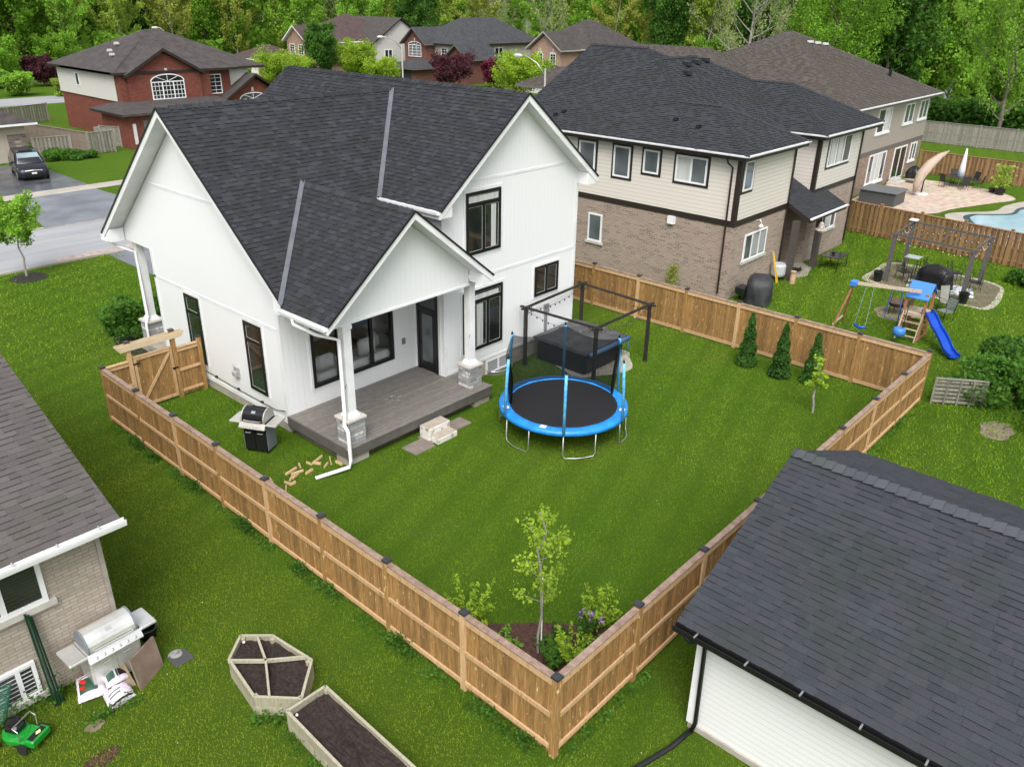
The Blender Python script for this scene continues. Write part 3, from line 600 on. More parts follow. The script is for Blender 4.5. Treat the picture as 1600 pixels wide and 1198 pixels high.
# gutters (white K-gutter boxes at the eaves)
def gutter(root, a, b, mt_, w_=.12, h_=.11, out=(0,0,0), name='gutter'):
    g_ = MB(); a = Vector(a)+Vector(out); b = Vector(b)+Vector(out); d = (b-a).normalized(); sd_ = Vector(out).normalized() if Vector(out).length else Vector((1,0,0))
    z = Vector((0,0,1)); P_ = [(-w_/2,0),(w_/2*.8,0),(w_/2,.6*h_),(w_/2,h_),(w_/2-.015,h_),(w_/2-.02,.02),(-w_/2+.015,.02),(-w_/2+.015,h_),(-w_/2,h_)]
    g_.prism([a+sd_*u_+z*(v_-h_) for u_, v_ in P_], b-a); return g_.build(name, mt_, root)
gutter(rf2, (8.6,11.9,6.5), (8.6,14.75,6.5), WT, out=(-.06,0,0)); gutter(rf2, (16.7,11.9,6.5), (16.7,25.4,6.5), WT, out=(.06,0,0))
gutter(rf3, (3.12,10.45,4.62), (3.12,12.5,4.62), WT, out=(-.06,0,0)); gutter(rf1, (3.2,23.95,4.55), (9.0,23.95,4.55), WT, out=(0,.06,0))
# porch gable front, beam, ceiling
zp = lambda x: zr3-.22-abs(x-xm)*.8
g_ = MB(); g_.prism([(3.72,11.05,4.3),(9.0,11.05,4.3),(9.0,11.05,zp(9.0)),(xm,11.05,zr3-.24),(3.72,11.05,zp(3.72))], (0,.12,0)); g_.build('porch_gable', WV, H)
g_ = MB(); g_.box(3.75,11.17,4.3,9.05,13.7,4.36); g_.build('porch_ceiling', SOFF, H)
g_ = MB(); g_.box(3.72,11.02,4.24,9.02,11.2,4.298); g_.build('porch_beam', WT, H)
# return boxes where the gables overhang
for P_, v_ in (([(3.22,12.5,4.33),(3.22,13.1,4.33),(3.22,13.05,4.78),(3.22,12.5,4.36)], (.5,0,0)), ([(3.22,23.9,4.33),(3.22,23.3,4.33),(3.22,23.3,4.8),(3.22,23.9,4.36)], (.5,0,0)),
    ([(16.1,11.87,6.26),(16.68,11.87,6.26),(16.1,11.87,6.7)], (0,.46,0)), ([(9.12,11.87,6.26),(8.62,11.87,6.26),(9.12,11.87,6.7)], (0,.46,0)), ([(9.0,10.42,4.4),(9.43,10.42,4.42),(9.0,10.42,4.75)], (0,.6,0))):
    g_ = MB(); g_.prism(P_, v_); g_.build('eave_return', WT, H)
# deck
dk = MB(); x = 3.72
for k in range(21):
    y0 = 10.80+k*.1405; dk.box(3.72, y0, .572, 9.72, y0+.128, .6)
dk.box(3.66,10.72,.565,9.78,10.795,.602); dk.build('deck_boards', DECKM, H)
dk = MB(); dk.box(3.68,10.74,.27,9.76,10.79,.562); dk.box(3.68,10.79,.27,3.72,13.75,.598); dk.box(9.72,10.79,.27,9.76,12.33,.598); dk.build('deck_fascia', DECKF, H)
for b_ in ((3.72,10.82,-.1,4.5,11.35,.27),(9.0,10.82,-.1,9.72,11.5,.27),(6.3,11.3,-.1,6.7,11.8,.27)): dk = MB(); dk.box(*b_); dk.build('deck_footing', FOUND, H)
stn = MB()
rs_ = random.Random(5)
for _ in range(24):
    a_, r_ = rs_.uniform(0, 6.28), abs(rs_.gauss(0, .13)); px_, py_ = 6.75+r_*2.2*math.cos(a_), 12.35+r_*math.sin(a_); q_ = rs_.uniform(.012, .045)
    stn.poly([(px_+q_*math.cos(k)*1.6, py_+q_*math.sin(k)*rs_.uniform(.6,1), .6035) for k in (0,1,2,3,4,5)])
stn.build('spill_stain', mat('pale_stain', (.30,.29,.28), .8), H)
# columns
def column(xc, yc, z0, z1, w_=.27, pier=(.6,.75), root=H):
    a = MB(); pw_, ph_ = pier; a.box(xc-pw_/2, yc-pw_/2, z0, xc+pw_/2, yc+pw_/2, z0+ph_); pr_ = a.build('stone_pier', ST, root)
    a = MB(); a.bbox(xc-pw_/2-.05, yc-pw_/2-.05, z0+ph_, xc+pw_/2+.05, yc+pw_/2+.05, z0+ph_+.09, .015); a.build('pier_cap', STC, pr_)
    a = MB(); zc = z0+ph_+.09; a.box(xc-w_/2, yc-w_/2, zc+.1, xc+w_/2, yc+w_/2, z1); a.mesh([(xc+i*(w_/2+e), yc+j*(w_/2+e), zz) for zz, e in ((zc,.07),(zc+.06,.05),(zc+.14,.012)) for i, j in ((-1,-1),(1,-1),(1,1),(-1,1))], [(k*4+i, k*4+(i+1)%4, k*4+4+(i+1)%4, k*4+4+i) for k in range(2) for i in range(4)]+[(8,9,10,11)])
    a.box(xc-w_/2-.03, yc-w_/2-.03, z1-.12, xc+w_/2+.03, yc+w_/2+.03, z1-.002); a.build('column', WT, root)
column(4.16, 11.13, .6, 4.24, .26, (.58,.74)); column(9.28, 11.3, .6, 4.3, .25, (.55,.72))
column(4.1, 23.2, .35, 4.35, .28, (.6,.8)); a = MB(); a.box(3.7,21.5,-.1,9,23.7,.36); a.build('front_porch_slab', CONC, H)
# downspouts
d = MB(); d.tube([(3.06,11.9,4.5),(3.06,11.9,4.35),(3.45,11.45,4.05),(3.86,11.0,3.9),(3.86,10.99,1.55),(3.72,10.85,1.35),(3.72,10.70,1.2),(3.72,10.66,.25),(3.6,10.6,.12),(2.62,10.89,.06)], .058, 8); d.build('downspout', WPIPE, H, smooth=True)
d = MB(); d.tube([(3.15,23.9,4.4),(3.5,23.5,4.1),(3.9,23.08,3.9),(3.9,23.0,1.4),(3.72,22.85,1.2),(3.72,22.83,.1)], .045, 8); d.build('downspout', WPIPE, H, smooth=True)
# windows
window(H, 'x', XL, 18.50, 19.42, .87, 3.27, BLK, fw_=.1, transom=.62, trim=WT, tw=.08, curtains=())
window(H, 'x', XL, 14.78, 15.74, .93, 3.27, BLK, fw_=.1, transom=.62, trim=WT, tw=.08)
window(H, 'y', 12.35, 10.17, 11.83, 4.66, 6.75, BLK, n=2, fw_=.1, transom=.42, trim=WT, tw=.1, curtains=((.72,.86,.06,.75,CUR),(.08,.92,.84,.93,CUR)))
window(H, 'y', 12.35, 9.98, 11.96, 1.17, 3.38, BLK, n=3, split=(.2,.62), fw_=.1, transom=.42, trim=WT, tw=.1, curtains=((.34,.5,.06,.76,CUR),(.27,.9,.84,.92,CUR)))
window(H, 'y', 12.35, 13.73, 15.1, 2.36, 3.5, BLK, n=2, fw_=.1, trim=WT, tw=.08)
window(H, 'y', 12.37, 11.15, 12.45, .0, .56, WT, n=2, fw_=.07, name='basement_window', curtains=((.06,.94,.1,.9,BLIND),))
window(H, 'x', XL, 14.9, 15.8, -.12, .28, BLK, fw_=.06, name='basement_window')
# big rear window with a room and sofa behind
fr = MB(); y_ = 13.75
for (a, b, c_, e) in ((4.75,4.86,1.2,3.3),(7.94,8.05,1.2,3.3),(4.86,7.94,1.2,1.31),(4.86,7.94,3.19,3.3),(5.73,5.84,1.31,3.19),(7.06,7.17,1.31,3.19)): fr.box(a,y_-.045,c_,b,y_+.06,e)
fr = fr.build('large_window', BLK, H); g_ = MB(); g_.poly([(4.8,y_+.01,1.25),(8.0,y_+.01,1.25),(8.0,y_+.01,3.25),(4.8,y_+.01,3.25)]); g_.build('pane', CLR, fr)
tr = MB(); 
for (a, b, c_, e) in ((4.67,4.75,1.1,3.4),(8.05,8.13,1.1,3.4),(4.75,8.05,1.1,1.2),(4.75,8.05,3.3,3.4)): tr.box(a,y_-.022,c_,b,y_,e)
tr.build('trim', WT, fr)
IW = mat('interior_wall', (.75,.73,.70), .9); IF = mat('interior_floor', (.35,.25,.17), .5, (.42,.3,.2), scale=4)
rm = MB(); rm.poly([(3.9,18,.7),(9,18,.7),(9,18,3.5),(3.9,18,3.5)]); rm.poly([(3.9,13.8,.7),(3.9,18,.7),(3.9,18,3.5),(3.9,13.8,3.5)]); rm.poly([(9,13.8,.7),(9,13.8,3.5),(9,18,3.5),(9,18,.7)]); rm.poly([(3.9,13.8,3.5),(3.9,18,3.5),(9,18,3.5),(9,13.8,3.5)]); rm.build('room_wall', IW, H)
rm = MB(); rm.poly([(3.9,13.77,.7),(9,13.77,.7),(9,18,.7),(3.9,18,.7)]); rm.build('room_floor', IF, H)
so = MB(); so.bbox(5.0,14.3,.75,8.8,15.5,1.2,.08); so.bbox(5.0,13.9,.75,8.8,14.25,1.5,.08); so.bbox(8.5,14.2,.75,8.9,15.5,1.5,.08); so.bbox(4.7,14.2,.75,5.05,15.5,1.5,.08); so.bbox(5.4,14.4,1.2,6.1,14.7,1.85,.1); so.bbox(7.2,14.45,1.2,7.9,14.75,1.9,.1); so.bbox(8.0,14.9,1.2,8.45,15.3,1.75,.1)
so = so.build('sofa', mat('sofa_fabric', (.85,.85,.83), .9, bump=.3), smooth=False); tag(so, 'white sofa with cushions seen behind the big rear window of the white house', 'sofa')
# door
dr = MB(); x = 9.1
for (a, b, c_, e) in ((12.62,12.72,.6,3.55),(13.56,13.66,.6,3.55),(12.72,13.56,3.46,3.55),(12.72,13.56,2.82,2.92)): dr.box(x-.05,a,c_,x+.02,b,e)
dr = dr.build('door_frame', BLK, H)
l_ = MB(); l_.box(x-.03,12.72,.62,x+.0,13.56,2.82); l_ = l_.build('door', BLK, H); g_ = MB(); g_.box(x-.036,12.88,.95,x-.031,13.4,2.68); g_.build('pane', GLL, l_); g_ = MB(); g_.tube([(x-.03,13.49,1.6),(x-.08,13.49,1.6),(x-.08,13.42,1.6)], .012, 6); g_.box(x-.04,13.46,1.5,x-.03,13.52,1.75); g_.build('handle', BLKM, l_)
g_ = MB(); g_.box(x-.02,12.72,2.93,x-.012,13.56,3.45); g_.build('transom_pane', GL, dr)
g_ = MB(); g_.box(x-.02,12.5,.6,x,12.62,3.67); g_.box(x-.02,13.66,.6,x,13.75,3.67); g_.box(x-.02,12.62,3.55,x,13.66,3.67); g_.build('door_trim', WT, dr)
# small fittings on the walls
g_ = MB(); g_.bbox(8.42,13.69,1.62,8.55,13.75,1.84,.01); g_.build('outlet_box', GPAN, H)
g_ = MB(); g_.bbox(XL-.06,16.42,1.05,XL,16.72,1.4,.01); g_.bbox(XL-.16,16.45,1.08,XL-.06,16.68,1.27,.02); g_.tube([(XL-.1,16.55,1.4),(XL-.12,16.6,1.5),(XL-.02,16.65,1.5)], .012, 6); g_.build('gas_vent', mat('vent_grey', (.35,.35,.35), .5), H)
g_ = MB(); g_.tube([(XL-.04,19.3,.62),(XL-.05,17,.58),(XL-.05,14.4,.6),(XL-.06,13.85,.75)], .012, 6)
for yy in (19.2, 18.0, 16.6, 15.2): g_.box(XL-.07,yy-.05,.57,XL,yy+.05,.62)
g_.build('gas_pipe', BLKM, H)
g_ = MB(); g_.box(14.35,12.27,1.55,14.6,12.35,1.9); g_.box(14.4,12.3,.6,14.53,12.35,1.55); g_.build('electrical_box', mat('box_grey', (.22,.23,.24), .6), H)
hk = MB()
for (hx, hy) in ((4.0,11.0),(9.14,11.17)): hk.tube([(hx-.0,hy-.01,2.5),(hx-.06,hy-.06,2.5),(hx-.08,hy-.06,2.42)], .008, 5)
hk.build('plant_hook', BLKM, H)
# concrete steps and pavers beside the deck
s_ = MB(); s_.bbox(6.35,10.18,0,7.25,10.62,.42,.02); s_.bbox(6.4,9.82,0,7.22,10.18,.2,.02); tag(s_.build('concrete_steps', mat('flaking_white_concrete', (.68,.66,.61), .8, (.22,.18,.13), scale=5, lo=.5, hi=.64, bump=.4)), 'two white concrete steps with peeling paint at the deck edge', 'steps')
st_ = COL.objects['concrete_steps']
for b_ in ((6.365,10.2,.42,7.235,10.605,.428),(6.415,9.835,.2,7.205,10.178,.208)): s_ = MB(); s_.box(*b_); s_.build('tread', mat('worn_tread', (.33,.285,.235), .85, (.42,.37,.31), scale=5, fine=.15), st_)
tread = None
for i, (x0, x1, y0, y1, lb) in enumerate(((5.5,6.3,9.85,10.5,'square brown paver left of the concrete steps by the deck'),(7.3,8.15,10.1,10.66,'square brown paver right of the concrete steps by the deck'),(6.28,7.3,10.0,10.64,'brown paver underneath the white concrete steps'))):
    s_ = MB(); s_.bbox(x0,y0,-.03,x1,y1,.03,.01); tag(s_.build('paver', mat('brown_paver%d' % i, (.17,.14,.12), .9, (.23,.19,.165), fine=.2)), lb, 'paver', 'pavers around the deck steps')
# window wells
def well(xc, yc, ax, label):
    a = MB(); n = 14; r0, r1 = .62, .45
    pts = []
    for k in range(n+1):
        t_ = math.pi*k/n; du, dv = math.cos(t_)*r0, -math.sin(t_)*r1
        pts.append((xc+du, yc+dv) if ax == 'y' else (xc+dv, yc+du))
    for k in range(n):
        (x0, y0), (x1, y1) = pts[k], pts[k+1]; a.mesh([(x0,y0,-.01),(x1,y1,-.01),(x1,y1,.16),(x0,y0,.16)], [(0,1,2,3)])
    a.tube([(x_, y_, .16) for x_, y_ in pts], .02, 6); o = empty('window_well', (xc, yc, 0), label, 'window well'); a.build('rim', ALU, o)
    a = MB(); a.poly([(x_, y_, .012) for x_, y_ in pts]); a.build('gravel_floor', mat('dark_gravel', (.05,.05,.05), .9, (.12,.12,.12), scale=20, fine=.5), o)
well(11.8, 12.33, 'y', 'curved metal window well below the rear basement window'); well(XL-.02, 15.35, 'x', 'curved metal window well on the side wall behind the black grill')

# ---------------- fences ----------------
def cedar_fence(p0, p1, npan, out, label, h=1.83, caps=True, mats=(FW,FWR,FWC), skip_first=False, skip_last=False, rails=True, group='cedar privacy fences round the back yard', seed=0, step_h=None):
    """out: unit vector to the side that shows the rails"""
    p0, p1 = Vector((*p0,0)), Vector((*p1,0)); d = (p1-p0)/npan; u = d.normalized(); o_ = Vector((*out,0)); rnd = random.Random(seed)
    root = empty('fence', p0, label, 'fence', group)
    for i in range(npan+1):
        if (i == 0 and skip_first) or (i == npan and skip_last): continue
        q = p0+d*i; a = MB(); b_ = .066; j = rnd.uniform(-.03, .03)
        a.beam(q-Vector((0,0,.1)), q+Vector((0,0,h+.10+j)), .132, .132, upv=u); po = a.build('post', mats[1] if rnd.random() < .3 else mats[0], root)
        if caps:
            a = MB(); z = h+.10+j; a.mesh([q+u*(s1*e)+o_*(s2*e)+Vector((0,0,zz)) for zz, e in ((z-.03,.082),(z+.015,.082),(z+.045,.0)) for s1, s2 in ((-1,-1),(1,-1),(1,1),(-1,1))], [(k*4+i_, k*4+(i_+1)%4, k*4+4+(i_+1)%4, k*4+4+i_) for k in range(2) for i_ in range(4)]); a.build('post_cap', CAP, po)
    for i in range(npan):
        q = p0+d*i; L_ = d.length; a = MB(); n = int(round((L_-.13)/.105)); w_ = (L_-.13)/n; dz = rnd.uniform(-.025, .025)
        for k in range(n):
            c_ = q+u*(.065+w_*(k+.5)); th = .018+(.008 if k % 2 else 0)+rnd.uniform(0,.004); off = o_*(-.004 if k % 2 else .012)
            z0 = .05+rnd.uniform(-.02,.02); a.beam(c_+off+Vector((0,0,z0)), c_+off+Vector((0,0,h-.02+dz)), w_*1.12, th, upv=o_)
        pb = a.build('board_panel', mats[0], root)
        a = MB(); e0, e1 = q+u*.066, q+d-u*.066
        if rails:
            for z, hh in ((.20,.095),(.97,.095)): a.beam(e0+o_*.05+Vector((0,0,z+dz)), e1+o_*.05+Vector((0,0,z+dz)), .042, hh)
        a.beam(e0+o_*.045+Vector((0,0,h-.075+dz)), e1+o_*.045+Vector((0,0,h-.075+dz)), .038, .14)
        a.beam(e0-o_*.04+Vector((0,0,h-.075+dz)), e1-o_*.04+Vector((0,0,h-.075+dz)), .028, .14); a.beam(e0-o_*.04+Vector((0,0,.12)), e1-o_*.04+Vector((0,0,.12)), .028, .13)
        a.build('rail', mats[1], pb)
        a = MB(); a.beam(e0+Vector((0,0,h+.015+dz)), e1+Vector((0,0,h+.015+dz)), .138, .036); a.build('cap_board', mats[2], pb)
    return root
cedar_fence((0,0), (.28,18.45), 8, (-1,0), 'long cedar privacy fence along the strip between the white house and brick bungalow', seed=1)
cedar_fence((0,0), (19.94,0), 8, (0,-1), 'cedar privacy fence along the back of the yard beside the dark-roofed outbuilding', skip_first=True, seed=2)
cedar_fence((19.94,0), (19.94,18.8), 8, (1,0), 'cedar privacy fence with clean inner face before the tan brick neighbouring house', skip_first=True, seed=3)
# gate
gt = empty('gate', (2.0,18.6,0), 'cedar garden gate with overhead beam and diagonal brace beside the white house', 'gate')
for x, z1 in ((1.2,2.42),(2.68,2.42),(3.56,1.95)):
    a = MB(); a.box(x-.066,18.53,-.1,x+.066,18.66,z1); po = a.build('post', FWR if x < 2 else FW, gt); a = MB(); a.box(x-.08,18.515,z1,x+.08,18.675,z1+.04); a.build('post_cap', CAP, po)
a = MB()
for y in (18.49,18.67): a.prism([(.82,y,2.32),(.92,y,2.16),(2.96,y,2.16),(3.06,y,2.32),(3.06,y,2.36),(.82,y,2.36)], (0,.035,0))
a.build('overhead_beam', mat('pale_cedar', (.55,.43,.28), .7, (.62,.50,.34), scale=5, stretch=(.5,4,4)), gt)
for (x0, x1) in ((.34,1.13),(2.75,3.49)):
    a = MB(); n = int((x1-x0)/.13)
    for k in range(n): w_ = (x1-x0)/n; a.box(x0+k*w_+.002,18.585+(k%2)*.006,.06,x0+(k+1)*w_-.002,18.605+(k%2)*.006,1.76)
    pb = a.build('board_panel', FW, gt)
    for z in (.22,.98,1.68): a = MB(); a.box(x0,18.545,z-.045,x1,18.582,z+.045); a.build('rail', FWR, pb)
    a = MB(); a.box(x0,18.53,1.76,x1,18.66,1.8); a.build('cap_board', FWR, pb)
a = MB(); x0, x1 = 1.30, 2.6
for k in range(9): w_ = (x1-x0)/9; a.box(x0+k*w_+.002,18.6,.1,x0+(k+1)*w_-.002,18.62,1.84)
lf = a.build('gate_leaf', FW, gt); a = MB(); a.box(x0,18.56,.1,x0+.09,18.598,1.84); a.box(x1-.09,18.56,.1,x1,18.598,1.84); a.box(x0+.09,18.56,.1,x1-.09,18.598,.19); a.box(x0+.09,18.56,1.75,x1-.09,18.598,1.84); a.box(x0,18.55,1.84,x1,18.66,1.875)
a.beam((x0+.09,18.578,.22),(x1-.09,18.578,1.72),.035,.085); a.build('frame', FWR, lf)
a = MB(); a.box(1.24,18.54,1.62,1.5,18.56,1.67); a.box(1.24,18.54,.25,1.5,18.56,.3); a.box(2.52,18.53,1.08,2.72,18.56,1.14); a.build('hinge', BLKM, lf)
# ---------------- neighbouring houses ----------------
def walls(root, x0, x1, y0, y1, z0, z1, mt, name='wall'):
    m_ = MB(); A, B, C_, D = (x0,y0), (x1,y0), (x1,y1), (x0,y1)
    for a, b in ((A,B),(B,C_),(C_,D),(D,A)): m_.poly([(*a,z0),(*b,z0),(*b,z1),(*a,z1)])
    return m_.build(name, mt, root)
def band(root, x0, x1, y0, y1, z0, z1, mt, name='trim_band', p=.03):
    m_ = MB(); m_.box(x0-p,y0-p,z0,x1+p,y0,z1); m_.box(x0-p,y0,z0,x0,y1,z1); return m_.build(name, mt, root)
def corner(root, x, y, z0, z1, mt, w_=.16, sx=1, p=.03):   # corner board at (x,y), wall running +x*sx and +y
    m_ = MB(); m_.box(x-p*sx, y-p-.004, z0, x+w_*sx, y, z1); m_.box(x-(p+.004)*sx, y, z0, x, y+w_, z1) if sx > 0 else m_.box(x, y, z0, x+p, y+w_, z1)
    return m_.build('corner_board', mt, root)
def roof(root, planes, mt, th=.2, fascia=None, seed=1, fine=True, expo=.15, name='roof'):
    r = MB()
    for i, P_ in enumerate(planes):
        if fine: shingles(r, P_, expo=expo, seed=seed+i, wmin=.2, wmax=.45, t=.028)
        else: r.poly([(a, b, c_+.01) for a, b, c_ in P_])
    o = r.build(name, mt, root); f_ = MB()
    for P_ in planes: f_.prism(P_, (0,0,-th))
    f_.build('fascia', fascia or WT, o); return o
def vent(root, x, y, z, w_=.35, h=.16, mt_=None, name='roof_vent'):
    m_ = MB(); m_.mesh([(x-w_/2,y-w_/2,z),(x+w_/2,y-w_/2,z),(x+w_/2,y+w_/2,z),(x-w_/2,y+w_/2,z),(x-w_*.4,y-w_*.4,z+h),(x+w_*.4,y-w_*.4,z+h),(x+w_*.4,y+w_*.4,z+h),(x-w_*.4,y+w_*.4,z+h)], [(0,3,2,1),(4,5,6,7),(0,1,5,4),(1,2,6,5),(2,3,7,6),(3,0,4,7)])
    return m_.build(name, mt_ or BLKM, root)
# H2: beige siding over taupe brick
N2 = empty('brick_house', (32, 20, 0), 'two storey house, cream siding over taupe brick with dark brown trim, beyond the cedar fence', 'house')
ZW = 6.42
walls(N2, 24.67, 30.0, 10.1, 24.1, 0, 3.5, B2, 'brick_wall'); walls(N2, 24.67, 30.0, 10.1, 24.1, 3.5, ZW, LAP, 'siding_wall')
walls(N2, 32.9, 38.4, 10.1, 24.1, 0, 3.7, B2, 'brick_wall'); walls(N2, 32.9, 38.4, 10.1, 24.1, 3.7, ZW, LAPS, 'siding_wall')
walls(N2, 30.0, 32.9, 12.45, 20, 0, 3.6, B2, 'brick_wall'); walls(N2, 30.0, 32.9, 12.45, 20, 3.6, ZW, LAP, 'siding_wall')
band(N2, 24.67, 30.0, 10.1, 24.1, 3.42, 3.68, DKB); band(N2, 32.9, 38.4, 10.1, 12.4, 3.62, 3.86, DKB)
for (x, y, z0, z1, sx) in ((24.67,10.1,3.68,ZW,1),(32.9,10.1,3.86,ZW,1)): corner(N2, x, y, z0, z1, DKB, .17, sx)
for (x, y, z0, z1) in ((29.94,10.07,.2,6.4),(38.32,10.07,.2,6.4)):
    m_ = MB(); m_.box(x-.04,y-.07,z0,x+.04,y,z1); m_.build('downspout', DKB, N2)
m_ = MB(); m_.tube([(24.2,10.6,6.45),(24.3,10.55,6.2),(24.56,10.45,6.0),(24.6,10.45,.3)], .045, 6); m_.build('downspout', DKB, N2)
s = .5
pls = []
P1, _, (r0, r1) = hip_planes(24.2, 40.2, 12.05, 24.55, 6.58, s); pls += P1
hipsA = _
PB, hB, rB = hip_planes(24.2, 30.35, 9.65, 24, 6.58, s); PC, hC, rC = hip_planes(32.45, 40.2, 9.7, 24, 6.58, s)
YF = 24.85; zt2 = 6.58+s*6.9; top = [[[(26.3,14,6.58),(40.1,14,6.58),(33.2,20.9,zt2)],[(26.3,14,6.58),(33.2,20.9,zt2),(33.2,YF,zt2),(26.3,YF,6.58)],[(40.1,14,6.58),(40.1,YF,6.58),(33.2,YF,zt2),(33.2,20.9,zt2)],[(40.1,YF,6.5),(26.3,YF,6.5),(33.2,YF,zt2-.05)]], None, ((33.2,20.9,zt2),(33.2,YF,zt2))]
def clip_keep(P_): return P_
# near hips end where they run into the main roof
a1 = (27.275, 12.73, 6.58+s*3.075); a1b = (27.275, 15.13, 6.58+s*3.075)
pB = [[(24.2,9.65,6.58),(30.35,9.65,6.58),a1],[(24.2,9.65,6.58),a1,a1b,(24.2,12.05,6.58)],[(30.35,9.65,6.58),(30.35,12.05,6.58),a1b,a1]]
a2 = (36.325, 13.575, 6.58+s*3.875); a2b = (36.325, 15.9, 6.58+s*3.875)
pC = [[(32.45,9.7,6.58),(40.2,9.7,6.58),a2],[(32.45,9.7,6.58),a2,a2b,(32.45,12.05,6.58)],[(40.2,9.7,6.58),(40.2,12.05,6.58),a2b,a2]]
rfN = roof(N2, P1+pB+pC, CH2, seed=50, fascia=DKB, expo=.16); gwf_ = MB(); gwf_.poly(top[0][3]); gwf_.build('gable_wall', LAP, N2); roof(rfN.parent, top[0][:3], CH2, seed=70, fascia=DKB, expo=.16)
m_ = MB()
for a, b in ((hipsA[0][0], r0), (hipsA[1][0], r1), (hipsA[3][0], r0), ((24.2,9.65,6.58), a1), (a1, a1b), ((30.35,9.65,6.58), a1), ((32.45,9.7,6.58), a2), ((40.2,9.7,6.58), a2), (a2, a2b), (r0, r1), (top[2][0], top[2][1])):
    m_ = MB(); ridgecap(m_, a, b, 3, .15, .26, hs=1.35); m_.build('ridge_cap', CH2, rfN)
for a, b, o_ in (((24.2,9.65,6.62),(24.2,24.6,6.62),(-.06,0,0)),((24.2,9.65,6.62),(30.35,9.65,6.62),(0,-.06,0)),((32.45,9.7,6.62),(40.2,9.7,6.62),(0,-.06,0)),((32.45,9.7,6.62),(32.45,12.0,6.62),(-.06,0,0)),((30.4,12.05,6.62),(32.4,12.05,6.62),(0,-.06,0))): gutter(N2, a, b, WT, h_=.07, out=o_)
for (x, y) in ((30.9,16.9),(32.0,17.6),(33.1,17.7),(34.2,17.8)):
    z = 6.58+s*min(x-24.2, y-12.05); vent(rfN, x, y, z+.02, .42, .2)
for (x, y) in ((25.6,12.9),(25.9,14.3),(25.5,20.6),(25.2,20.9),(29.0,12.5)): vent(rfN, x, y, 6.58+s*min(x-24.2, 30.35-x if y < 13 and x > 27.2 else 99)+.02, .2, .14)
for (a0, a1_, z0, z1, n, cu) in ((17.85,18.85,4.75,6.2,1,()),(15.8,16.75,4.75,6.2,1,()),(14.2,15.05,5.15,6.22,1,()),(11.7,13.3,5.02,6.2,2,((.53,.95,.05,.95,CUR),))):
    window(N2, 'x', 24.67, a0, a1_, z0, z1, WT, n=n, fw_=.08, trim=DKB, tw=.12, glass=GLL, curtains=cu)
window(N2, 'x', 24.67, 17.2, 18.05, 1.35, 2.75, WT, fw_=.08, glass=GLL, sill=STC)
window(N2, 'y', 10.1, 25.0, 25.85, 4.95, 6.25, WT, fw_=.08, trim=DKB, tw=.12, glass=GLL); window(N2, 'y', 10.1, 25.9, 28.1, 1.6, 2.85, WT, n=3, fw_=.07, glass=GLL, sill=STC, hbars=0, curtains=((.36,.64,.1,.9,BLIND),(.7,.94,.1,.9,BLIND)))
window(N2, 'y', 10.1, 34.0, 36.9, 4.85, 6.3, WT, n=3, fw_=.08, trim=DKB, tw=.12, glass=GLL, curtains=((.08,.3,.05,.95,CUR),(.4,.62,.05,.95,CUR)))
window(N2, 'y', 10.1, 34.55, 36.5, 1.4, 2.8, WT, n=3, fw_=.08, glass=GLL, sill=STC, curtains=((.4,.62,.1,.9,CUR),))
m_ = MB(); m_.box(24.5,13.05,3.05,24.67,13.4,3.4); m_.build('exhaust_hood', WT, N2)
m_ = MB(); m_.tube([(26.9,10.1,3.35),(26.9,9.95,3.42),(26.9,9.85,3.3)], .03, 6); m_.lathe([(.03,.12),(.05,.1),(.13,0)], 26.9, 9.85, 3.12, 12); m_.build('wall_lamp', mat('lamp_white', (.6,.6,.58), .5), N2)
m_ = MB(); m_.box(30.03,12.37,.1,30.9,12.44,2.2); m_.build('back_door', DKB, N2)
m_ = MB(); P_ = [(30.0,8.75,3.05),(34.3,8.75,3.05),(34.3,10.05,3.75),(32.85,10.05,3.75),(32.85,12.4,4.3),(30.05,12.4,4.3)]
rp = MB(); shingles(rp, [(29.9,8.8,3.1),(34.4,8.8,3.1),(34.4,10.05,3.72),(29.9,10.05,3.72)], seed=90); shingles(rp, [(30.02,10.05,3.72),(32.88,10.05,3.72),(32.88,12.4,4.9),(30.02,12.4,4.9)], seed=91); rp = rp.build('back_porch_roof', CH2, N2)
m_ = MB(); m_.prism([(29.9,8.8,3.1),(34.4,8.8,3.1),(34.4,10.05,3.72),(29.9,10.05,3.72)], (0,0,-.2)); m_.prism([(30.02,10.05,3.72),(32.88,10.05,3.72),(32.88,12.4,4.9),(30.02,12.4,4.9)], (0,0,-.2)); m_.build('fascia', DKB, rp)
gutter(rp, (29.9,8.8,3.14), (34.4,8.8,3.14), WT, h_=.07, out=(0,-.06,0))
for x in (29.75, 32.7):
    m_ = MB(); m_.box(x-.12,9.25,.0,x+.16,9.53,2.95); m_.build('porch_post', mat('porch_post_grey', (.07,.06,.055), .5), N2)
# H3: taupe siding over mixed brick
N3 = empty('taupe_house', (56, 20, 0), 'taupe sided two storey house with weathered brown roof beside the swimming pool', 'house')
walls(N3, 47.6, 64.4, 14.5, 32, 0, 2.75, B3, 'brick_wall'); walls(N3, 47.6, 64.4, 14.5, 32, 2.75, 6.0, LAPT, 'siding_wall')
band(N3, 47.6, 64.4, 14.5, 32, 2.7, 2.98, TAUT); corner(N3, 47.6, 14.5, 2.98, 6.0, TAUT, .2)
m_ = MB(); m_.box(49.2,14.44,2.98,49.5,14.5,6.0); m_.box(50.3,14.44,2.98,50.5,14.5,6.0); m_.build('batten', TAUT, N3)
p_, h_, r_ = hip_planes(46.9, 65.1, 13.9, 32.5, 6.2, .47); rf = roof(N3, p_, BR2, seed=120, fascia=TAUT, expo=.17)
p2_, h2_, r2_ = hip_planes(43.5, 57, 20, 40, 6.2, .46); rf2_ = roof(N3, p2_, BR2, seed=130, fascia=TAUT, expo=.17)
m_ = MB()
